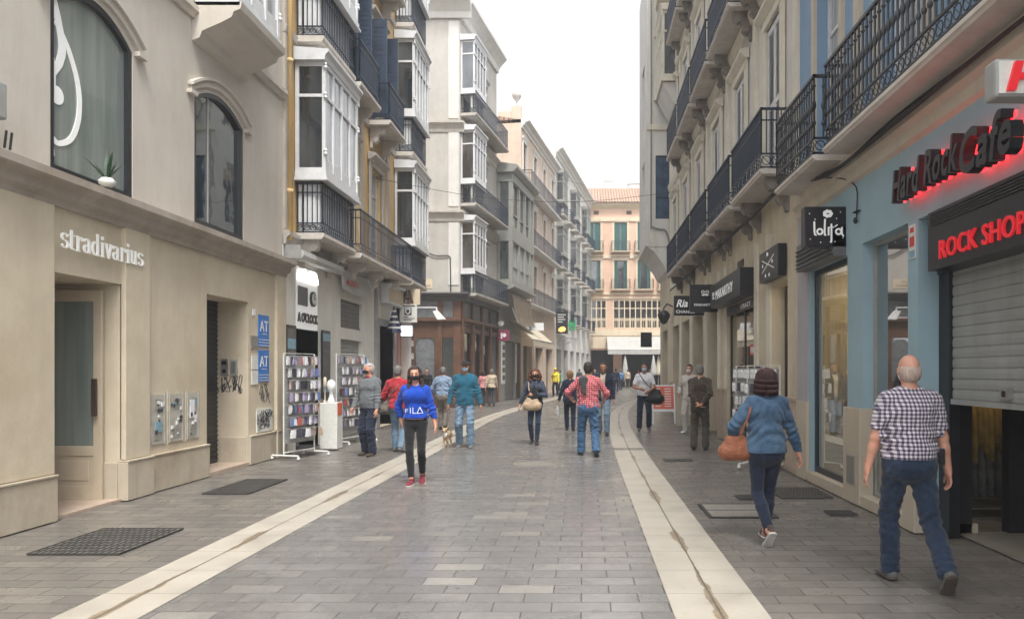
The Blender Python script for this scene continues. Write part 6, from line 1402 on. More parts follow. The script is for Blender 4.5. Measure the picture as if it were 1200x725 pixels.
    if collar:
        S = Sdf((-.2, -.2, 1.38), (.2, .2, 1.6), min(cr, .009)); c0 = A([0, top_y(1.45) - .008, 1.445]); S.seg(c0, c0 + A([0, .006, .055]), (.075, .07), (.068, .064), 0); S.carve(lambda X, Y, Z: .058 - np.sqrt(X ** 2 + (Y - c0[1]) ** 2)); S.cut(c0 + A([0, 0, .055]), (0, -.1, 1)); S.cut(c0 + A([0, 0, -.02]), (0, 0, -1)); S.build('collar', collar, r)
    # --- hair
    hr_ = min(res, .010); H0 = hp((0, -.03, .0)); 
    if style != 'bald' and hair:
        S = Sdf(H0 - .36, H0 + .26, hr_)
        fw = HM @ A([0, 1, 0]); up = HM @ A([0, 0, 1]); rt = HM @ A([1, 0, 0])
        if style == 'short': S.ell(hp((0, -.02, .024)), (.086, .103, .103), 0, HM); S.ell(hp((0, -.045, -.02)), (.078, .075, .085), .02, HM)
        elif style == 'fringe': S.ell(hp((0, -.035, -.01)), (.083, .088, .075), .0, HM); S.ell(hp((0, -.05, -.04)), (.07, .065, .06), .02, HM); S.cut(hp((0, 0, .055)), up)
        elif style == 'bob': S.ell(hp((0, -.02, .022)), (.095, .11, .108), 0, HM); S.seg(hp((0, -.035, .0)), hp((0, -.04, -.13)), (.105, .085), (.112, .075), .04)
        elif style == 'cropped': S.ell(hp((0, -.02, .028)), (.092, .108, .108), 0, HM); S.seg(hp((0, -.035, .0)), hp((0, -.04, -.07)), (.095, .08), (.088, .06), .04)
        elif style == 'long':
            S.ell(hp((0, -.018, .024)), (.09, .108, .106), 0, HM); S.seg(hp((0, -.05, .0)), hp((0, -.07, -.22)), (.095, .065), (.10, .05), .04)
            for s in (-1, 1): S.seg(hp((s * .075, .0, -.02)), hp((s * .10, .035, -.24)), .032, .035, .03)
        elif style == 'curly':
            S.ell(hp((0, -.02, .025)), (.105, .115, .11), 0, HM); rr = np.random.RandomState(3)
            for i in range(60): a = rr.uniform(.6, 5.7); z = rr.uniform(-.2, .07); q = .105 + (.03 if z < 0 else -.1 * z / .1 * .3); S.ell(hp((q * math.sin(a), -q * .85 * -math.cos(a) - .02, z)), (.034,) * 3, .012)
        S.ripple(.0015, 60, 3)
        zh = {'short': .062, 'fringe': .03, 'bob': .06, 'cropped': .06, 'long': .075, 'curly': .06}[style]
        if style in ('short', 'fringe'):
            S.carve(lambda X, Y, Z: np.where(((X - H0[0]) * fw[0] + (Y - H0[1]) * fw[1] + (Z - H0[2]) * fw[2] + .03 - .045 > 0) & ((X - H0[0]) * up[0] + (Y - H0[1]) * up[1] + (Z - H0[2]) * up[2] < zh), .02, -1)); S.carve(lambda X, Y, Z: np.where(((X - H0[0]) * fw[0] + (Y - H0[1]) * fw[1] + (Z - H0[2]) * fw[2] > .012) & ((X - H0[0]) * up[0] + (Y - H0[1]) * up[1] + (Z - H0[2]) * up[2] < .0), .02, -1)); S.cut(hp((0, -.05, -.095)), -up)
        else:
            wd = {'bob': .072, 'cropped': .075, 'long': .066, 'curly': .075}[style]
            S.carve(lambda X, Y, Z: np.where(((X - H0[0]) * fw[0] + (Y - H0[1]) * fw[1] + (Z - H0[2]) * fw[2] > .055) & ((X - H0[0]) * up[0] + (Y - H0[1]) * up[1] + (Z - H0[2]) * up[2] < zh) & (np.abs((X - H0[0]) * rt[0] + (Y - H0[1]) * rt[1] + (Z - H0[2]) * rt[2]) < wd), .02, -1))
            if style == 'bob': S.cut(hp((0, -.04, -.15)), -up)
        ho = S.build('hair', hair, r)
        if style in ('bob', 'long', 'curly', 'cropped') and res < .012:
            st = MB(); rr = random.Random(5); ln = {'bob': .16, 'long': .27, 'curly': .2, 'cropped': .09}[style]
            for i in range(420):
                a = rr.uniform(-2.35, 2.35) + PI; k = rr.uniform(1.0, 1.05); pp = []; ex = .104 if style == 'bob' else .098
                wv = rr.uniform(0, 6); top0 = rr.uniform(.25, 1.1)
                for j in range(7):
                    e = top0 * (1 - j / 3.) if j < 4 else 0; zz = .02 + .108 * math.sin(max(e, 0)) * 1.0; rad = math.cos(max(e, 0))
                    if j >= 3: zz = .02 - (j - 3) / 3. * ln * rr.uniform(.93, 1.05)
                    cu = (.012 if style == 'curly' else .003) * math.sin(wv + j * (2.2 if style == 'curly' else .8))
                    pp.append(tuple(hp((math.sin(a) * (ex * k * rad + cu + (.012 if j > 3 else 0)), -.02 + math.cos(a) * (.112 * k * rad + cu), zz))))
                for p0, p1_ in zip(pp, pp[1:]): st.tube(p0, p1_, .0024, 3)
            o = st.build('hair_strands', hair, None, smooth=True); o.parent = ho
    if cap:
        S = Sdf(H0 - .22, H0 + .26, hr_); S.ell(hp((0, -.01, .04)), (.092, .11, .09), 0, HM); S.cut(hp((0, 0, .045)), -(HM @ A([0, 0, 1]))); S.seg(hp((-.03, .09, .05)), hp((.03, .09, .05)), .012, .012, .01); S.ell(hp((0, .115, .048)), (.07, .065, .010), .008, HM); S.build('cap', cap, r)
    if mask:
        S = Sdf(H0 - .2, H0 + .26, min(hr_, .009)); S.ell(hp((0, .022, -.042)), (.064, .084, .066), 0, HM); S.ell(hp((0, .095, -.03)), (.02, .02, .03), .03, HM); fw = HM @ A([0, 1, 0]); S.cut(hp((0, .012, -.05)), -fw); S.cut(hp((0, .09, -.012)), HM @ A([0, -.15, 1])); S.build('face_mask', mask, r)
        e = MB()
        for s in (-1, 1): e.tube(hp((s * .058, .03, -.03)), hp((s * .085, -.012, -.008)), .003, 4)
        o = e.build('mask_strap', mask, None); o.parent = r
    return r
def local(r):           # frame helper: figure-space point to world
    c = math.cos(r.rotation_euler.z); s = math.sin(r.rotation_euler.z); k = r.scale[0]
    return lambda x, y, z: (r.location.x + (c * x - s * y) * k, r.location.y + (s * x + c * y) * k, z * k)
def bag(P, c, size, mat, label, name='handbag', strap=None, shape='soft'):
    S = Sdf((-.4, -.4, -.4), (.4, .4, .4), .011); a, b, h = size
    S.seg((-a * .35, 0, -h * .3), (a * .35, 0, -h * .3), (b, h * .42), (b, h * .42), .05, side=(0, 1, 0)); S.seg((-a * .2, 0, h * .2), (a * .2, 0, h * .2), (b * .6, h * .28), (b * .6, h * .28), .06, side=(0, 1, 0)); S.ripple(.004, 40, 4)
    V, F = S.mesh(); o = None; r = thing(name, label, 'bag' if name != 'backpack' else 'backpack', P(*c)); r.rotation_euler.z = P.rz if hasattr(P, 'rz') else 0
    me = bpy.data.meshes.new('bag_body'); me.from_pydata(V.tolist(), [], F.tolist()); me.materials.append(MATS[mat]); me.polygons.foreach_set('use_smooth', [True] * len(me.polygons)); o = bpy.data.objects.new('bag_body', me); COL.objects.link(o); o.parent = r
    if strap:
        m = MB(); m.path([P(*p) for p in curve_pts(strap, 4)], .011, 6); s = m.build('strap', mat, None); s.parent = r; s.matrix_parent_inverse = Matrix.Identity(4)
        me = s.data; inv = Matrix.Rotation(-r.rotation_euler.z, 4, 'Z') @ Matrix.Translation(-Vector(r.location)); me.transform(inv)
    return r
class Loc:
    def __init__(s, r): s.f = local(r); s.rz = r.rotation_euler.z
    def __call__(s, *p): return s.f(*p)

def at(px, py, h=0):
    Y = 1387 / (py - 434.); return ((px - 683) * Y / 866.7, Y)
# --- the near figures (photo pixels of the feet give the place)
p1 = person('elderly balding man in a checked short-sleeved shirt and jeans walking away at right', *(2.47, 5.60), -3, 1.72, .0075, skin='skin_light', bulk=1.16, belly=.03,
    fl=(-.10, .12, 0, 0), fr=(.16, -.30, .07, 48), hl=(-.31, .06, .80), hr=(.30, .0, .83), pl=(-.7, -.6, 0), pr=(1, -.6, 0), top='navy_check', sleeve='short', hem=.955, legs='jeans_dark', baggy=1.35, flare=1.1, ankle=.045, shoes='shoe_grey', sole='shoe_brown', hair='hair_thin', style='fringe', head=(0, 4, 0), mask='mask_white', collar='navy_check', belt=True, loose=1.4)
o = solo(MB().box(2.66, 2.70, 5.50, 5.58, .90, 1.02), 'belt_pouch', 'leather_black', 'small black phone pouch on the belt of the man in the checked short-sleeved shirt', 'pouch', bevel=.01)
p2 = person('woman in a blue denim jacket and navy leggings walking away with a tan shoulder bag', 1.72, 6.95, 4, 1.62, .008, female=True, bulk=1.12, fl=(-.03, -.20, .06, 50), fr=(.05, .16, 0, 0), hl=(-.27, .20, 1.02), hr=(.36, .03, .86), pl=(-1, -1, 0), pr=(1, -.5, 0),
    top='denim_jacket', hem=.90, loose=1.5, legs='navy_cloth', baggy=.5, ankle=.12, shoes='shoe_brown', shoe_kind='sandal', sole='sole', hair='hair_auburn', style='bob', head=(4, 6, 0))
q = Loc(p2); bag(q, (-.30, .02, .97), (.26, .07, .20), 'leather_tan', 'tan leather shoulder bag carried by the woman in the denim jacket', strap=[(-.34, .03, 1.08), (-.22, .02, 1.3), (-.15, .0, 1.47), (-.2, -.1, 1.3), (-.28, -.06, 1.08)])
p3 = person('elderly man in a brown blazer standing with hands behind his back', *at(820, 527), -12, 1.72, .011, fl=(-.12, 0, 0, 0), fr=(.12, .03, 0, 0), hl=(-.02, -.19, .93, .8, -.1, -.4), hr=(.06, -.21, .96, -.7, -.1, -.5), pl=(-1, -.5, 0), pr=(1, -.5, 0), top='brown_cloth', hem=.80, loose=1.7, legs='brown_trousers', baggy=1.6, ankle=.05, shoes='leather_black', hair='hair_salt', style='short', collar='white_cloth')
person('man in white clothes and a white mask standing beyond the man in the brown blazer', *at(808, 507), 150, 1.76, .013, fl=(-.12, 0, 0, 0), fr=(.12, 0, 0, 0), hl=(-.16, .24, 1.0), hr=(.22, .15, 1.0), top='offwhite_cloth', hem=.86, legs='offwhite_cloth', baggy=1.2, shoes='shoe_white', hair='hair_black', mask='mask_white')
p5 = person('man in a white t-shirt and mask with a black bag', *at(755, 504), 176, 1.80, .011, skin='skin_tan', fl=(-.12, -.08, .02, 15), fr=(.13, .14, 0, 0), hl=(-.12, .26, 1.02), hr=(.10, .26, 1.08), pl=(-1, -.6, -.3), pr=(1, -.6, -.3), top='white_cloth', sleeve='short', hem=.90, legs='navy_cloth', baggy=1.4, shoes='shoe_grey', hair='hair_black', mask='mask_blue', loose=1.3)
q = Loc(p5); bag(q, (-.27, .06, .92), (.34, .12, .34), 'leather_black', 'black messenger bag hanging on the man in the white t-shirt', strap=[(-.24, .08, 1.05), (-.05, .17, 1.22), (.12, .08, 1.46), (.08, -.12, 1.42), (-.12, -.15, 1.2), (-.26, -.02, 1.05)])
person('man in a dark open jacket and beige sweater walking towards us', *at(707, 509), 172, 1.80, .011, fl=(-.1, .12, 0, 0), fr=(.1, -.12, .03, 20), hl=(-.26, .1, .86), hr=(.26, -.02, .84), top='beige_cloth', hem=.92, coat=('navy_cloth', .84, .06), legs='jeans_pale', baggy=1.3, shoes='leather_black', hair='hair_black', mask=None, skin='skin_tan', collar='dark_grey_cloth')
p8 = person('man in a red checked shirt and jeans walking away in mid street', *at(689, 534), 3, 1.76, .0095, bulk=1.1, fl=(-.12, .14, 0, 0), fr=(.14, -.16, .03, 20), hl=(-.30, .24, 1.06), hr=(.30, .20, 1.0), pl=(-1, -.9, 0), pr=(1, -.9, 0), top='red_check', sleeve='rolled', hem=.90, loose=1.5, legs='jeans_mid', baggy=1.8, ankle=.05, shoes='leather_black', hair='hair_black', style='short', head=(0, 2, 0))
S = Sdf((-.35, -.3, 1.0), (.35, .3, 1.6), .011); S.seg((-.13, .06, 1.46), (-.10, -.10, 1.45), .045, .06, .03); S.seg((-.10, -.12, 1.45), (-.07, -.165, 1.18), (.09, .035), (.035, .025), .04); S.ripple(.006, 40, 2); o = S.build('jumper', 'dark_grey_cloth', None); o.parent = None; o.location = p8.location; o.rotation_euler = p8.rotation_euler; tag(o, 'dark grey jumper slung over the shoulder of the man in the red checked shirt', 'jumper')
p9 = person('woman in navy clothes with short fair hair walking away carrying a plastic bag', *at(668, 504), 5, 1.60, .012, female=True, bulk=1.12, fl=(-.08, .12, 0, 0), fr=(.08, -.12, .03, 20), hl=(-.34, .04, .84), hr=(.24, .2, 1.0), top='navy_cloth', hem=.84, legs='navy_cloth', baggy=1.2, shoes='leather_black', hair='hair_blond', style='cropped', loose=1.6)
q = local(p9); m = MB(); cb0 = []
for (hw, t, z) in ((.10, .035, .40), (.115, .045, .48), (.10, .03, .60), (.05, .012, .70)): cb0 += [q(-.37 + a * t, .06 + b * hw, z + .01 * a * b) for a, b in ((-1, -1), (1, -1), (1, 1), (-1, 1))]
m.add(cb0, [(3, 2, 1, 0), (12, 13, 14, 15)] + [(k * 4 + i, k * 4 + (i + 1) % 4, k * 4 + 4 + (i + 1) % 4, k * 4 + 4 + i) for k in range(3) for i in range(4)])
for b in (-.03, .03): m.path([q(-.37, .06 + b, .70), q(-.36, .05, .80)], .006, 4)
solo(m, 'carrier_bag', 'plastic_bag', 'pale plastic carrier bag held by the woman in navy', 'bag', bevel=.01)
p10 = person('curly-haired woman in a dark dotted jacket and jeans walking towards us', *at(627, 520), 178, 1.64, .010, female=True, fl=(-.05, .1, 0, 0), fr=(.08, -.08, .02, 15), hl=(-.02, .20, 1.16), hr=(.36, .02, .86), pl=(-1, -.2, -.5), pr=(1, -.5, 0), top='white_dots', hem=.93, loose=1.3, legs='jeans_dark', baggy=.5, ankle=.1, shoes='leather_black', hair='hair_curly', style='curly', mask='black_cloth', collar='black_cloth')
q = Loc(p10); bag(q, (.05, .19, .97), (.32, .09, .24), 'leather_beige', 'beige handbag held against the front of the curly-haired woman', strap=[(.0, .2, 1.05), (.12, .17, 1.25), (.15, .02, 1.46), (.2, -.08, 1.2), (.16, .1, 1.02)])
S = Sdf((-.3, 0, 1.0), (.3, .35, 1.5), .012); S.ell((.02, .16, 1.2), (.10, .06, .16), .02); S.ell((.03, .2, 1.1), (.12, .05, .12), .04); S.ripple(.008, 35, 8); o = S.build('scarf', 'black_cloth', None); o.parent = None; o.location = p10.location; o.rotation_euler = p10.rotation_euler; o.scale = p10.scale; tag(o, 'dark folded scarf held to the chest of the curly-haired woman', 'scarf')
p11 = person('tall man in a teal sweater, dark cap and mask walking a small dog', *at(545, 524), 183, 1.80, .010, skin='skin_tan', bulk=1.08, belly=.02, fl=(-.12, .10, 0, 0), fr=(.12, -.08, .02, 12), hl=(-.33, .06, .84), hr=(.33, .08, .84), pl=(-1, -.4, 0), pr=(1, -.4, 0), top='teal_knit', sleeve='long', hem=.86, loose=1.7, legs='jeans_pale', baggy=1.6, ankle=.05, shoes='shoe_grey', hair='hair_black', cap='black_cloth', mask='mask_blue')
# dog
dg = thing('dog', 'small tan and white dog trotting on a lead beside the man in the teal sweater', 'dog', (*at(524, 523), 0), rz=R(176))
S = Sdf((-.16, -.32, -.01), (.16, .36, .45), .008)
S.seg((0, -.14, .25), (0, .10, .25), (.062, .068), (.068, .08), .03); S.seg((0, .1, .26), (0, .17, .34), .055, .042, .03); S.ell((0, .20, .365), (.05, .055, .048), .02); S.seg((0, .23, .352), (0, .285, .34), .026, .018, .015)
for s in (-1, 1):
    S.seg((s * .04, .185, .40), (s * .058, .175, .435), (.018, .01), (.008, .006), .008)
    S.seg((s * .04, .09, .23), (s * .042, .10, .12), .03, .018, .02); S.seg((s * .042, .10, .12), (s * .04, .09 + s * .03, .02), .017, .014, .01); S.seg((s * .04, .09 + s * .03, .014), (s * .04, .115 + s * .03, .014), .016, .014, .005)
    S.seg((s * .042, -.13, .24), (s * .045, -.09, .15), .042, .024, .02); S.seg((s * .045, -.09, .15), (s * .045, -.16, .085), .022, .015, .01); S.seg((s * .045, -.16, .085), (s * .045, -.145 - s * .03, .018), .014, .013, .01); S.seg((s * .045, -.145 - s * .03, .013), (s * .045, -.115 - s * .03, .013), .015, .013, .005)
S.seg((0, -.2, .28), (0, -.27, .38), .018, .01, .01); S.ripple(.003, 60, 3); S.build('body', 'dog_fur', dg)
S = Sdf((-.12, .05, .1), (.12, .36, .45), .008); S.ell((0, .17, .27), (.05, .05, .075), .01); S.ell((0, .262, .345), (.022, .032, .02), .01); S.build('white_bib', 'dog_white', dg)
m = MB()
for s in (-1, 1): m.lathe((s * .022, .243, .368), [(.002, 0), (.008, .004), (.008, .01), (.002, .014)], 6)
m.lathe((0, .3, .338), [(.003, 0), (.012, .005), (.011, .014), (.003, .018)], 6); o = m.build('eyes_and_nose', 'eye', None); o.parent = dg
q = local(p11); d0 = local(dg)(0, .12, .38); d0 = (dg.location.x, dg.location.y - .12, .37); hnd = q(.335, .10, .80); mid = tuple((a + b) / 2 - (.06 if i == 2 else 0) for i, (a, b) in enumerate(zip(d0, hnd)))
solo(MB().path(curve_pts([d0, mid, hnd], 6), .006, 5), 'dog_lead', 'leather_black', 'thin dark lead between the man in the teal sweater and the dog', 'lead')
person('man in a pale blue shirt walking away behind the man in the teal sweater', *at(519, 503), -10, 1.70, .013, bulk=1.1, fl=(-.1, .1, 0, 0), fr=(.1, -.1, .02, 15), hl=(-.28, .2, 1.0), hr=(.30, .1, .9), top='blue_shirt', sleeve='long', hem=.95, legs='taupe_cloth', baggy=1.5, shoes='leather_black', hair='hair_salt', loose=1.5)
p14 = person('young woman in a bright blue sweatshirt, black leggings and mask walking towards us', *at(487, 566), 182, 1.66, .0075, skin='skin_light', female=True, fl=(-.08, -.12, .04, 20), fr=(.03, .16, 0, 0), hl=(-.30, .02, .86), hr=(.24, -.16, .92), pl=(-1, -.3, 0), pr=(1, -.6, 0), top='cobalt_fleece', hem=.975, loose=1.4, legs='black_cloth', baggy=.35, ankle=.12, shoes='shoe_red', shoe_kind='shoe', sole='sole', hair='hair_brown', style='long', mask='black_cloth', head=(6, -2, 5))
tp = [c for c in p14.children if c.name.startswith('top')][0]; bvh = BVHTree.FromPolygons([v.co for v in tp.data.vertices], [tuple(p.vertices) for p in tp.data.polygons])
m = MB()
def wlet(pts): stroke(m, pts, .006, .008, 0, .002)
for pl_ in ([(-.135, 0), (-.135, .055)], [(-.135, .055), (-.09, .055)], [(-.135, .028), (-.1, .028)], [(-.055, 0), (-.055, .085)], [(-.015, .085), (-.015, 0), (.03, 0)], [(.045, 0), (.085, .09), (.125, 0)], [(.045, 0), (.125, 0)]):
    out = []
    for a, b in zip(pl_, pl_[1:]): out += [(a[0] + (b[0] - a[0]) * t / 4, a[1] + (b[1] - a[1]) * t / 4) for t in range(4)]
    wlet(out + [pl_[-1]])
vv = []
for v in m.v:
    p, n, i, d = bvh.ray_cast(Vector((-v[0], .5, 1.055 + v[2])), Vector((0, -1, 0))); y0 = p.y if p else .14
    vv.append((-v[0], y0 + .002 + v[1] * -1, 1.055 + v[2]))
m.v = vv; o = m.build('lettering', 'white_letter', None, recalc=False); o.parent = tp
p15 = person('grey-haired person in a red top walking away behind the young woman in blue', *at(466, 529), -8, 1.70, .011, fl=(-.1, .1, 0, 0), fr=(.1, -.1, .02, 12), hl=(-.24, .16, .98), hr=(.28, .1, .9), top='red_cloth', hem=.88, loose=1.6, legs='jeans_pale', baggy=1.1, shoes='shoe_grey', hair='hair_salt')
q = Loc(p15); bag(q, (-.24, .02, .93), (.30, .08, .24), 'taupe_cloth', 'brown grey shoulder bag of the person in the red top', strap=[(-.22, .03, 1.02), (-.05, .1, 1.25), (.12, .03, 1.46), (.02, -.14, 1.3), (-.2, -.06, 1.04)])
p16 = person('elderly man in a grey cardigan and black mask by the souvenir racks', *at(433, 533), 158, 1.74, .0095, bulk=1.05, belly=.03, fl=(-.11, .05, 0, 0), fr=(.12, -.04, 0, 0), hl=(-.26, .12, .86), hr=(.27, .14, .90), top='grey_knit', hem=.90, loose=1.5, legs='navy_cloth', baggy=1.7, ankle=.05, shoes='shoe_brown', hair='hair_grey', mask='black_cloth', head=(-28, 0, 0), collar='red_cloth')
# --- figures further off
far = [
 ('woman in a pink top standing by the carved shop front', 566, 475, 30, 1.6, dict(top='pink_cloth', legs='dark_grey_cloth', female=True, hair='hair_brown', style='bob')),
 ('person in a cream top with a strap across the back by the carved shop front', 576, 476, 10, 1.66, dict(top='beige_cloth', legs='dark_grey_cloth', hair='hair_salt')),
 ('worker in a yellow vest and yellow cap far down the left side', 651, 464, 160, 1.76, dict(top='yellow_vest', legs='black_cloth', hair='hair_black', cap='yellow_vest')),
 ('person in dark clothes standing beyond the yellow vest', 661, 456, 30, 1.75, dict(top='black_cloth', legs='black_cloth', hair='hair_black')),
 ('person in a green top half hidden behind the yellow vest', 655.5, 462, 100, 1.65, dict(top='green_cloth', legs='jeans_dark', hair='hair_black')),
 ('person in a white top far off, beyond the woman in navy', 670, 455, 0, 1.7, dict(top='white_cloth', legs='taupe_cloth', hair='hair_brown')),
 ('person in grey standing at the far left shop doors', 640, 459, 40, 1.66, dict(top='taupe_cloth', legs='jeans_dark', hair='hair_brown', style='bob', female=True)),
 ('person in a dark blue jacket far off beside the man in the open jacket', 722, 459, -10, 1.76, dict(top='navy_cloth', legs='navy_cloth', hair='hair_black')),
 ('person in a lighter blue jacket walking away beyond the man in the open jacket', 727, 457, 10, 1.7, dict(top='sky_cloth', legs='navy_cloth', hair='hair_salt')),
 ('man in a beige top and brown trousers walking away in the distance', 735.5, 455, 5, 1.72, dict(top='beige_cloth', legs='brown_trousers', hair='hair_salt')),
 ('person in a purple top walking away near the far terrace', 776, 453.5, 0, 1.74, dict(top='purple_cloth', legs='purple_cloth', hair='hair_black')),
 ('person in a white top sitting height near the far parasols', 761.5, 454, 180, 1.7, dict(top='white_cloth', legs='jeans_mid', hair='hair_grey')),
 ('person in a black top far off between the two walking groups', 697, 456, 170, 1.72, dict(top='black_cloth', legs='jeans_dark', hair='hair_black')),
 ('person in a grey jacket far off left of the red checked shirt', 679, 457, 0, 1.74, dict(top='dark_grey_cloth', legs='jeans_dark', hair='hair_black')),
 ('person in a red top at the far cafe tables', 748, 453, 180, 1.68, dict(top='red_cloth', legs='black_cloth', hair='hair_brown')),
 ('small distant person in dark grey beside the far left wall', 688, 454, 10, 1.74, dict(top='taupe_cloth', legs='black_cloth', hair='hair_black')),
 ('woman with fair hair and a cream top in the dark side street window', 489, 478, 170, 1.62, dict(top='offwhite_cloth', legs='taupe_cloth', hair='hair_blond', style='bob', female=True)),
 ('person in a black top beside the fair-haired woman at the side street', 500, 478, 200, 1.7, dict(top='black_cloth', legs='black_cloth', hair='hair_black')),
]
for i, (lab, px, py, fc, H, kw) in enumerate(far):
    st = .1 if i % 2 else -.09
    if 'sitting height' in lab: lab = 'person in a white top and blue jeans near the far parasols'
    person(lab, *at(px, py), fc, H, .018, fl=(-.1, st, 0, 0), fr=(.1, -st, 0, 0), hl=(-.28, .08 - st, .86), hr=(.28, .08 + st, .88), loose=1.3, baggy=1.2, **kw)

# ================================================================== things standing in the street
# sandwich board
ab = thing('sandwich_board', 'orange and white sandwich board with a price list standing by the beige pillars', 'sign board', (2.45, 22.6, 0))
G = facing(2.1, 22.6); m = MB(G)
for s in (-1, 1):
    for u in (.0, .66): m.add([(u, s * .02, 1.2), (u + .04, s * .02, 1.2), (u + .04, s * .02 + .03, 1.2), (u, s * .02 + .03, 1.2), (u, s * .3, 0), (u + .04, s * .3, 0), (u + .04, s * .3 + .03, 0), (u, s * .3 + .03, 0)], [(0, 1, 2, 3), (4, 5, 6, 7), (0, 1, 5, 4), (1, 2, 6, 5), (2, 3, 7, 6), (3, 0, 4, 7)])
m.build('frame', 'white_paint', ab)
m = MB(G); m.add([(0.0, .06, 1.16), (.7, .06, 1.16), (.7, .245, .36), (.0, .245, .36), (0.0, .03, 1.16), (.7, .03, 1.16), (.7, .215, .36), (.0, .215, .36)], [(0, 1, 2, 3), (4, 5, 6, 7), (0, 1, 5, 4), (1, 2, 6, 5), (2, 3, 7, 6), (3, 0, 4, 7)]); pn = m.build('panel', 'white_paint', ab)
wz = lambda z: .06 + (1.16 - z) * .185 / .8 + .003
m = MB(G); m.add([(.04, wz(1.12), 1.12), (.66, wz(1.12), 1.12), (.66, wz(.44), .44), (.04, wz(.44), .44)], [(0, 1, 2, 3)]); m.build('poster', 'orange_board', pn)
m = MB(G)
for i in range(8):
    z = 1.06 - i * .075
    for a, b in ((.1, .24 + .03 * (i % 2)), (.38, .58)): m.add([(a, wz(z) + .003, z), (b, wz(z) + .003, z), (b, wz(z - .025) + .003, z - .025), (a, wz(z - .025) + .003, z - .025)], [(0, 1, 2, 3)])
m.build('print', 'white_paint', pn)
# souvenir racks with hanging packets
for nm, c in (('packet_white', (.6, .6, .6)), ('packet_dark', (.05, .05, .07)), ('packet_red', (.35, .08, .08)), ('packet_blue', (.12, .18, .35)), ('packet_tan', (.4, .3, .22)), ('packet_lilac', (.3, .26, .38))): M(nm, c, .5, .5, 45)
PK = ['packet_white', 'packet_dark', 'packet_red', 'packet_blue', 'packet_tan', 'packet_lilac']
pk_mesh = []
for i, mm in enumerate(PK):
    m = MB(); m.box(-.034, .034, -.008, .008, -.15, -.03); m.box(-.03, .03, -.005, .005, -.03, .0); m.box(-.02, .02, -.016, -.008, -.13, -.06); o = m.build('hanging_packet', mm, None); pk_mesh.append(o.data); bpy.data.objects.remove(o)
def rack(x0, y0, x1, y1, z0, z1, rows, n, label, rowlab, weights, zlist=None, two=True):
    r = thing('souvenir_rack', label, 'rack', ((x0 + x1) / 2, (y0 + y1) / 2, 0)); L = math.hypot(x1 - x0, y1 - y0); ux, uy = (x1 - x0) / L, (y1 - y0) / L; nx, ny = uy, -ux
    if nx * -x0 + ny * -y0 < 0: nx, ny = -nx, -ny
    m = MB()
    for (x, y) in ((x0, y0), (x1, y1)):
        m.tube((x, y, .07), (x, y, z1 + .06), .014, 8); m.tube((x - nx * .25, y - ny * .25, .07), (x + nx * .32, y + ny * .32, .07), .02, 6)
        for k in (-.25, .32): m.lathe((x + nx * k, y + ny * k, .0), [(.015, 0), (.03, .012), (.03, .04), (.015, .055)], 8)
    m.tube((x0, y0, .12), (x1, y1, .12), .015, 6); m.tube((x0, y0, z1 + .06), (x1, y1, z1 + .06), .006, 6)
    m.build('frame', 'paper', r); m = MB(); rnd = random.Random(int(x0 * 100)); names = []
    for k in range(rows):
        z = z1 - (z1 - z0 - .15) * k / (rows - 1) if rows > 1 else z1
        for d in (.05, .12): m.tube((x0 + nx * d, y0 + ny * d, z + .01), (x1 + nx * d, y1 + ny * d, z + .01), .008, 5)
    m.build('hook_rail', 'grey_metal', r)
    bk = MB(); bk.add([(x0, y0, z0 - .1), (x1, y1, z0 - .1), (x1, y1, z1), (x0, y0, z1)], [(0, 1, 2, 3)]); bk.build('back_panel', 'grey_metal', r)
    for k in range(rows):
        z = z1 - (z1 - z0 - .15) * k / (rows - 1)
        for j in range(n):
            t = (j + .5) / n; o = bpy.data.objects.new('hanging_packet', rnd.choices(pk_mesh, weights)[0]); COL.objects.link(o); d = .10 + rnd.uniform(-.05, .07)
            o.location = (x0 + (x1 - x0) * t + nx * d, y0 + (y1 - y0) * t + ny * d, z); o.rotation_euler = (rnd.uniform(-.12, .12), rnd.uniform(-.1, .1), math.atan2(uy, ux) + rnd.uniform(-.5, .5)); tag(o, rowlab, 'packet', 'packets on ' + label)
X3 = lambda px, Y: (px - 683) * Y / 866.7
rack(-5.38, 13.3, -5.12, 14.1, .38, 1.85, 7, 13, 'tall white souvenir rack nearest the blue plates', 'small souvenir packet hanging on the tall white rack nearest the blue plates', [4, 2, 1, 1, 3, 3])
rack(-5.3, 15.9, -5.0, 16.9, .38, 1.9, 7, 14, 'second white souvenir rack behind the man in the grey cardigan', 'small souvenir packet hanging on the second rack behind the man in the grey cardigan', [4, 3, 1, 1, 1, 2])
rack(3.2, 12.0, 2.75, 12.35, .75, 1.62, 4, 7, 'souvenir rack by the beige pillar behind the woman in the denim jacket', 'white packet hanging on the rack behind the woman in the denim jacket', [8, 1, 1, 0, 0, 0])
rack(3.2, 13.1, 2.8, 13.5, .75, 1.62, 4, 7, 'farther white rack between the beige pillars', 'white packet hanging on the farther rack between the beige pillars', [8, 2, 1, 0, 0, 0])
cs_ = thing('display_stand', 'white pedestal display stand between the two souvenir racks', 'display stand', (-5.05, 15.0, 0))
MB().box(-5.3, -4.95, 14.9, 15.25, .02, .95).build('pedestal', 'paper', cs_, bevel=.01); MB().box(-4.95, -4.945, 14.92, 15.2, .7, .95).build('price_card', 'orange_board', cs_)
hd = MB(); hd.lathe((-5.12, 15.05, .95), [(.09, 0), (.07, .04), (.045, .12), (.04, .2), (.07, .24), (.09, .3), (.095, .36), (.07, .43), (.03, .46)], 14); solo(hd, 'mannequin_head', 'white_paint', 'white mannequin head in a dark cap on the pedestal', 'mannequin', smooth=True)
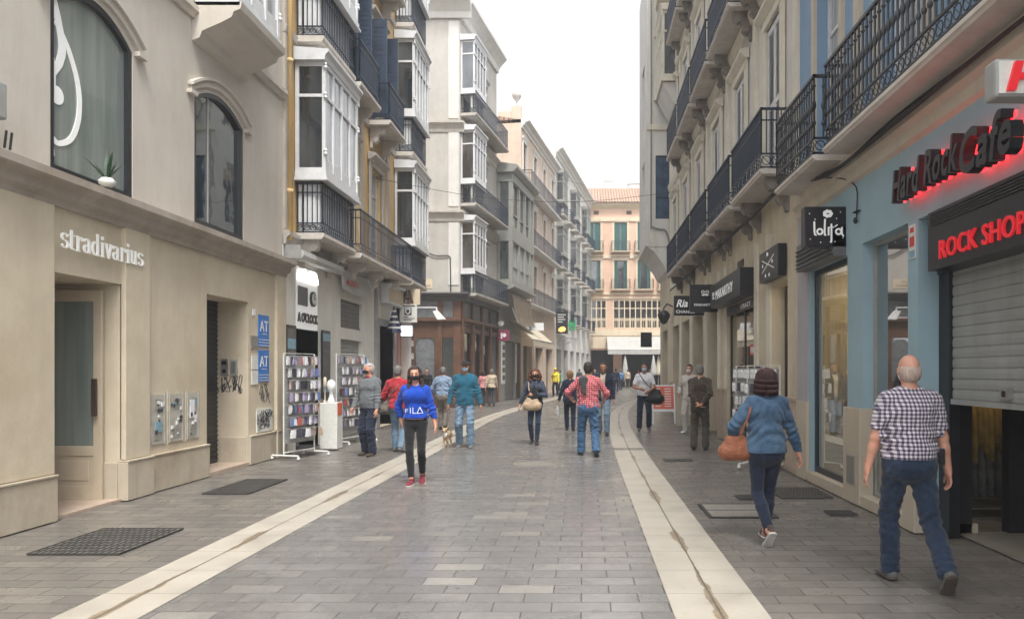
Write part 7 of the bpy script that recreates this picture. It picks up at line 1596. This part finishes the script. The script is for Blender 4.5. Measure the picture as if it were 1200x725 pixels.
hd = MB(); hd.lathe((-5.30, 15.2, .95), [(.05, 0), (.045, .02), (.01, .05), (.01, .3), (.04, .33), (.03, .5), (.01, .52)], 10); solo(hd, 'trinket_stand', 'cream_trim', 'thin cream trinket stand beside the mannequin head', 'display stand', smooth=True)
# notice box with lamp beyond, litter
m = MB(); m.box(2.72, 3.2, 21.2, 21.5, 0, .95); m.box(2.68, 3.25, 21.15, 21.55, .95, 1.0); solo(m, 'street_cabinet', 'cream_stone', 'low pale cabinet beside the sandwich board', 'cabinet', bevel=.01)
# ------------------------------------------------------------------ air, light, camera
def haze():
    m = bpy.data.materials.new('haze'); m.use_nodes = True; t = m.node_tree; t.nodes.remove(t.nodes['Principled BSDF'])
    v = t.nodes.new('ShaderNodeVolumePrincipled'); v.inputs['Color'].default_value = (.93, .95, 1, 1); v.inputs['Density'].default_value = HAZE; v.inputs['Anisotropy'].default_value = .3
    t.links.new(v.outputs[0], t.nodes['Material Output'].inputs['Volume'])
    o = MB().box(-95, 95, -35, 195, -1.2, 30).build('haze', m); o['kind'] = 'stuff'
HAZE = .0026
haze()
w = bpy.data.worlds.new('World'); scene.world = w; w.use_nodes = True; t = w.node_tree
sky = t.nodes.new('ShaderNodeTexSky'); sky.sky_type = 'NISHITA'; sky.sun_disc = False; sky.sun_elevation = R(62); sky.sun_rotation = R(160); sky.dust_density = 3; sky.air_density = 1
hs = t.nodes.new('ShaderNodeHueSaturation'); hs.inputs['Saturation'].default_value = .12; t.links.new(sky.outputs[0], hs.inputs['Color'])
bg = t.nodes['Background']; bg.inputs[1].default_value = .15; t.links.new(hs.outputs[0], bg.inputs[0])
sd = bpy.data.lights.new('sun', 'SUN'); sd.energy = 1.5; sd.angle = R(14); sd.color = (1, .96, .9)
so = bpy.data.objects.new('sun', sd); COL.objects.link(so); so.rotation_euler = (R(28), 0, R(20)); so.location = (0, 0, 40)
cd = bpy.data.cameras.new('camera'); cd.sensor_width = 36; cd.lens = 26; cd.shift_x = -83 / 1200; cd.shift_y = 71.5 / 1200; cd.clip_end = 500; cd.clip_start = .05
co = bpy.data.objects.new('camera', cd); COL.objects.link(co); co.location = (0, 0, 1.6); co.rotation_euler = (R(90), 0, 0); scene.camera = co
scene.view_settings.view_transform = 'Standard'; scene.view_settings.look = 'None'; scene.view_settings.gamma = 1; scene.view_settings.exposure = 1.42
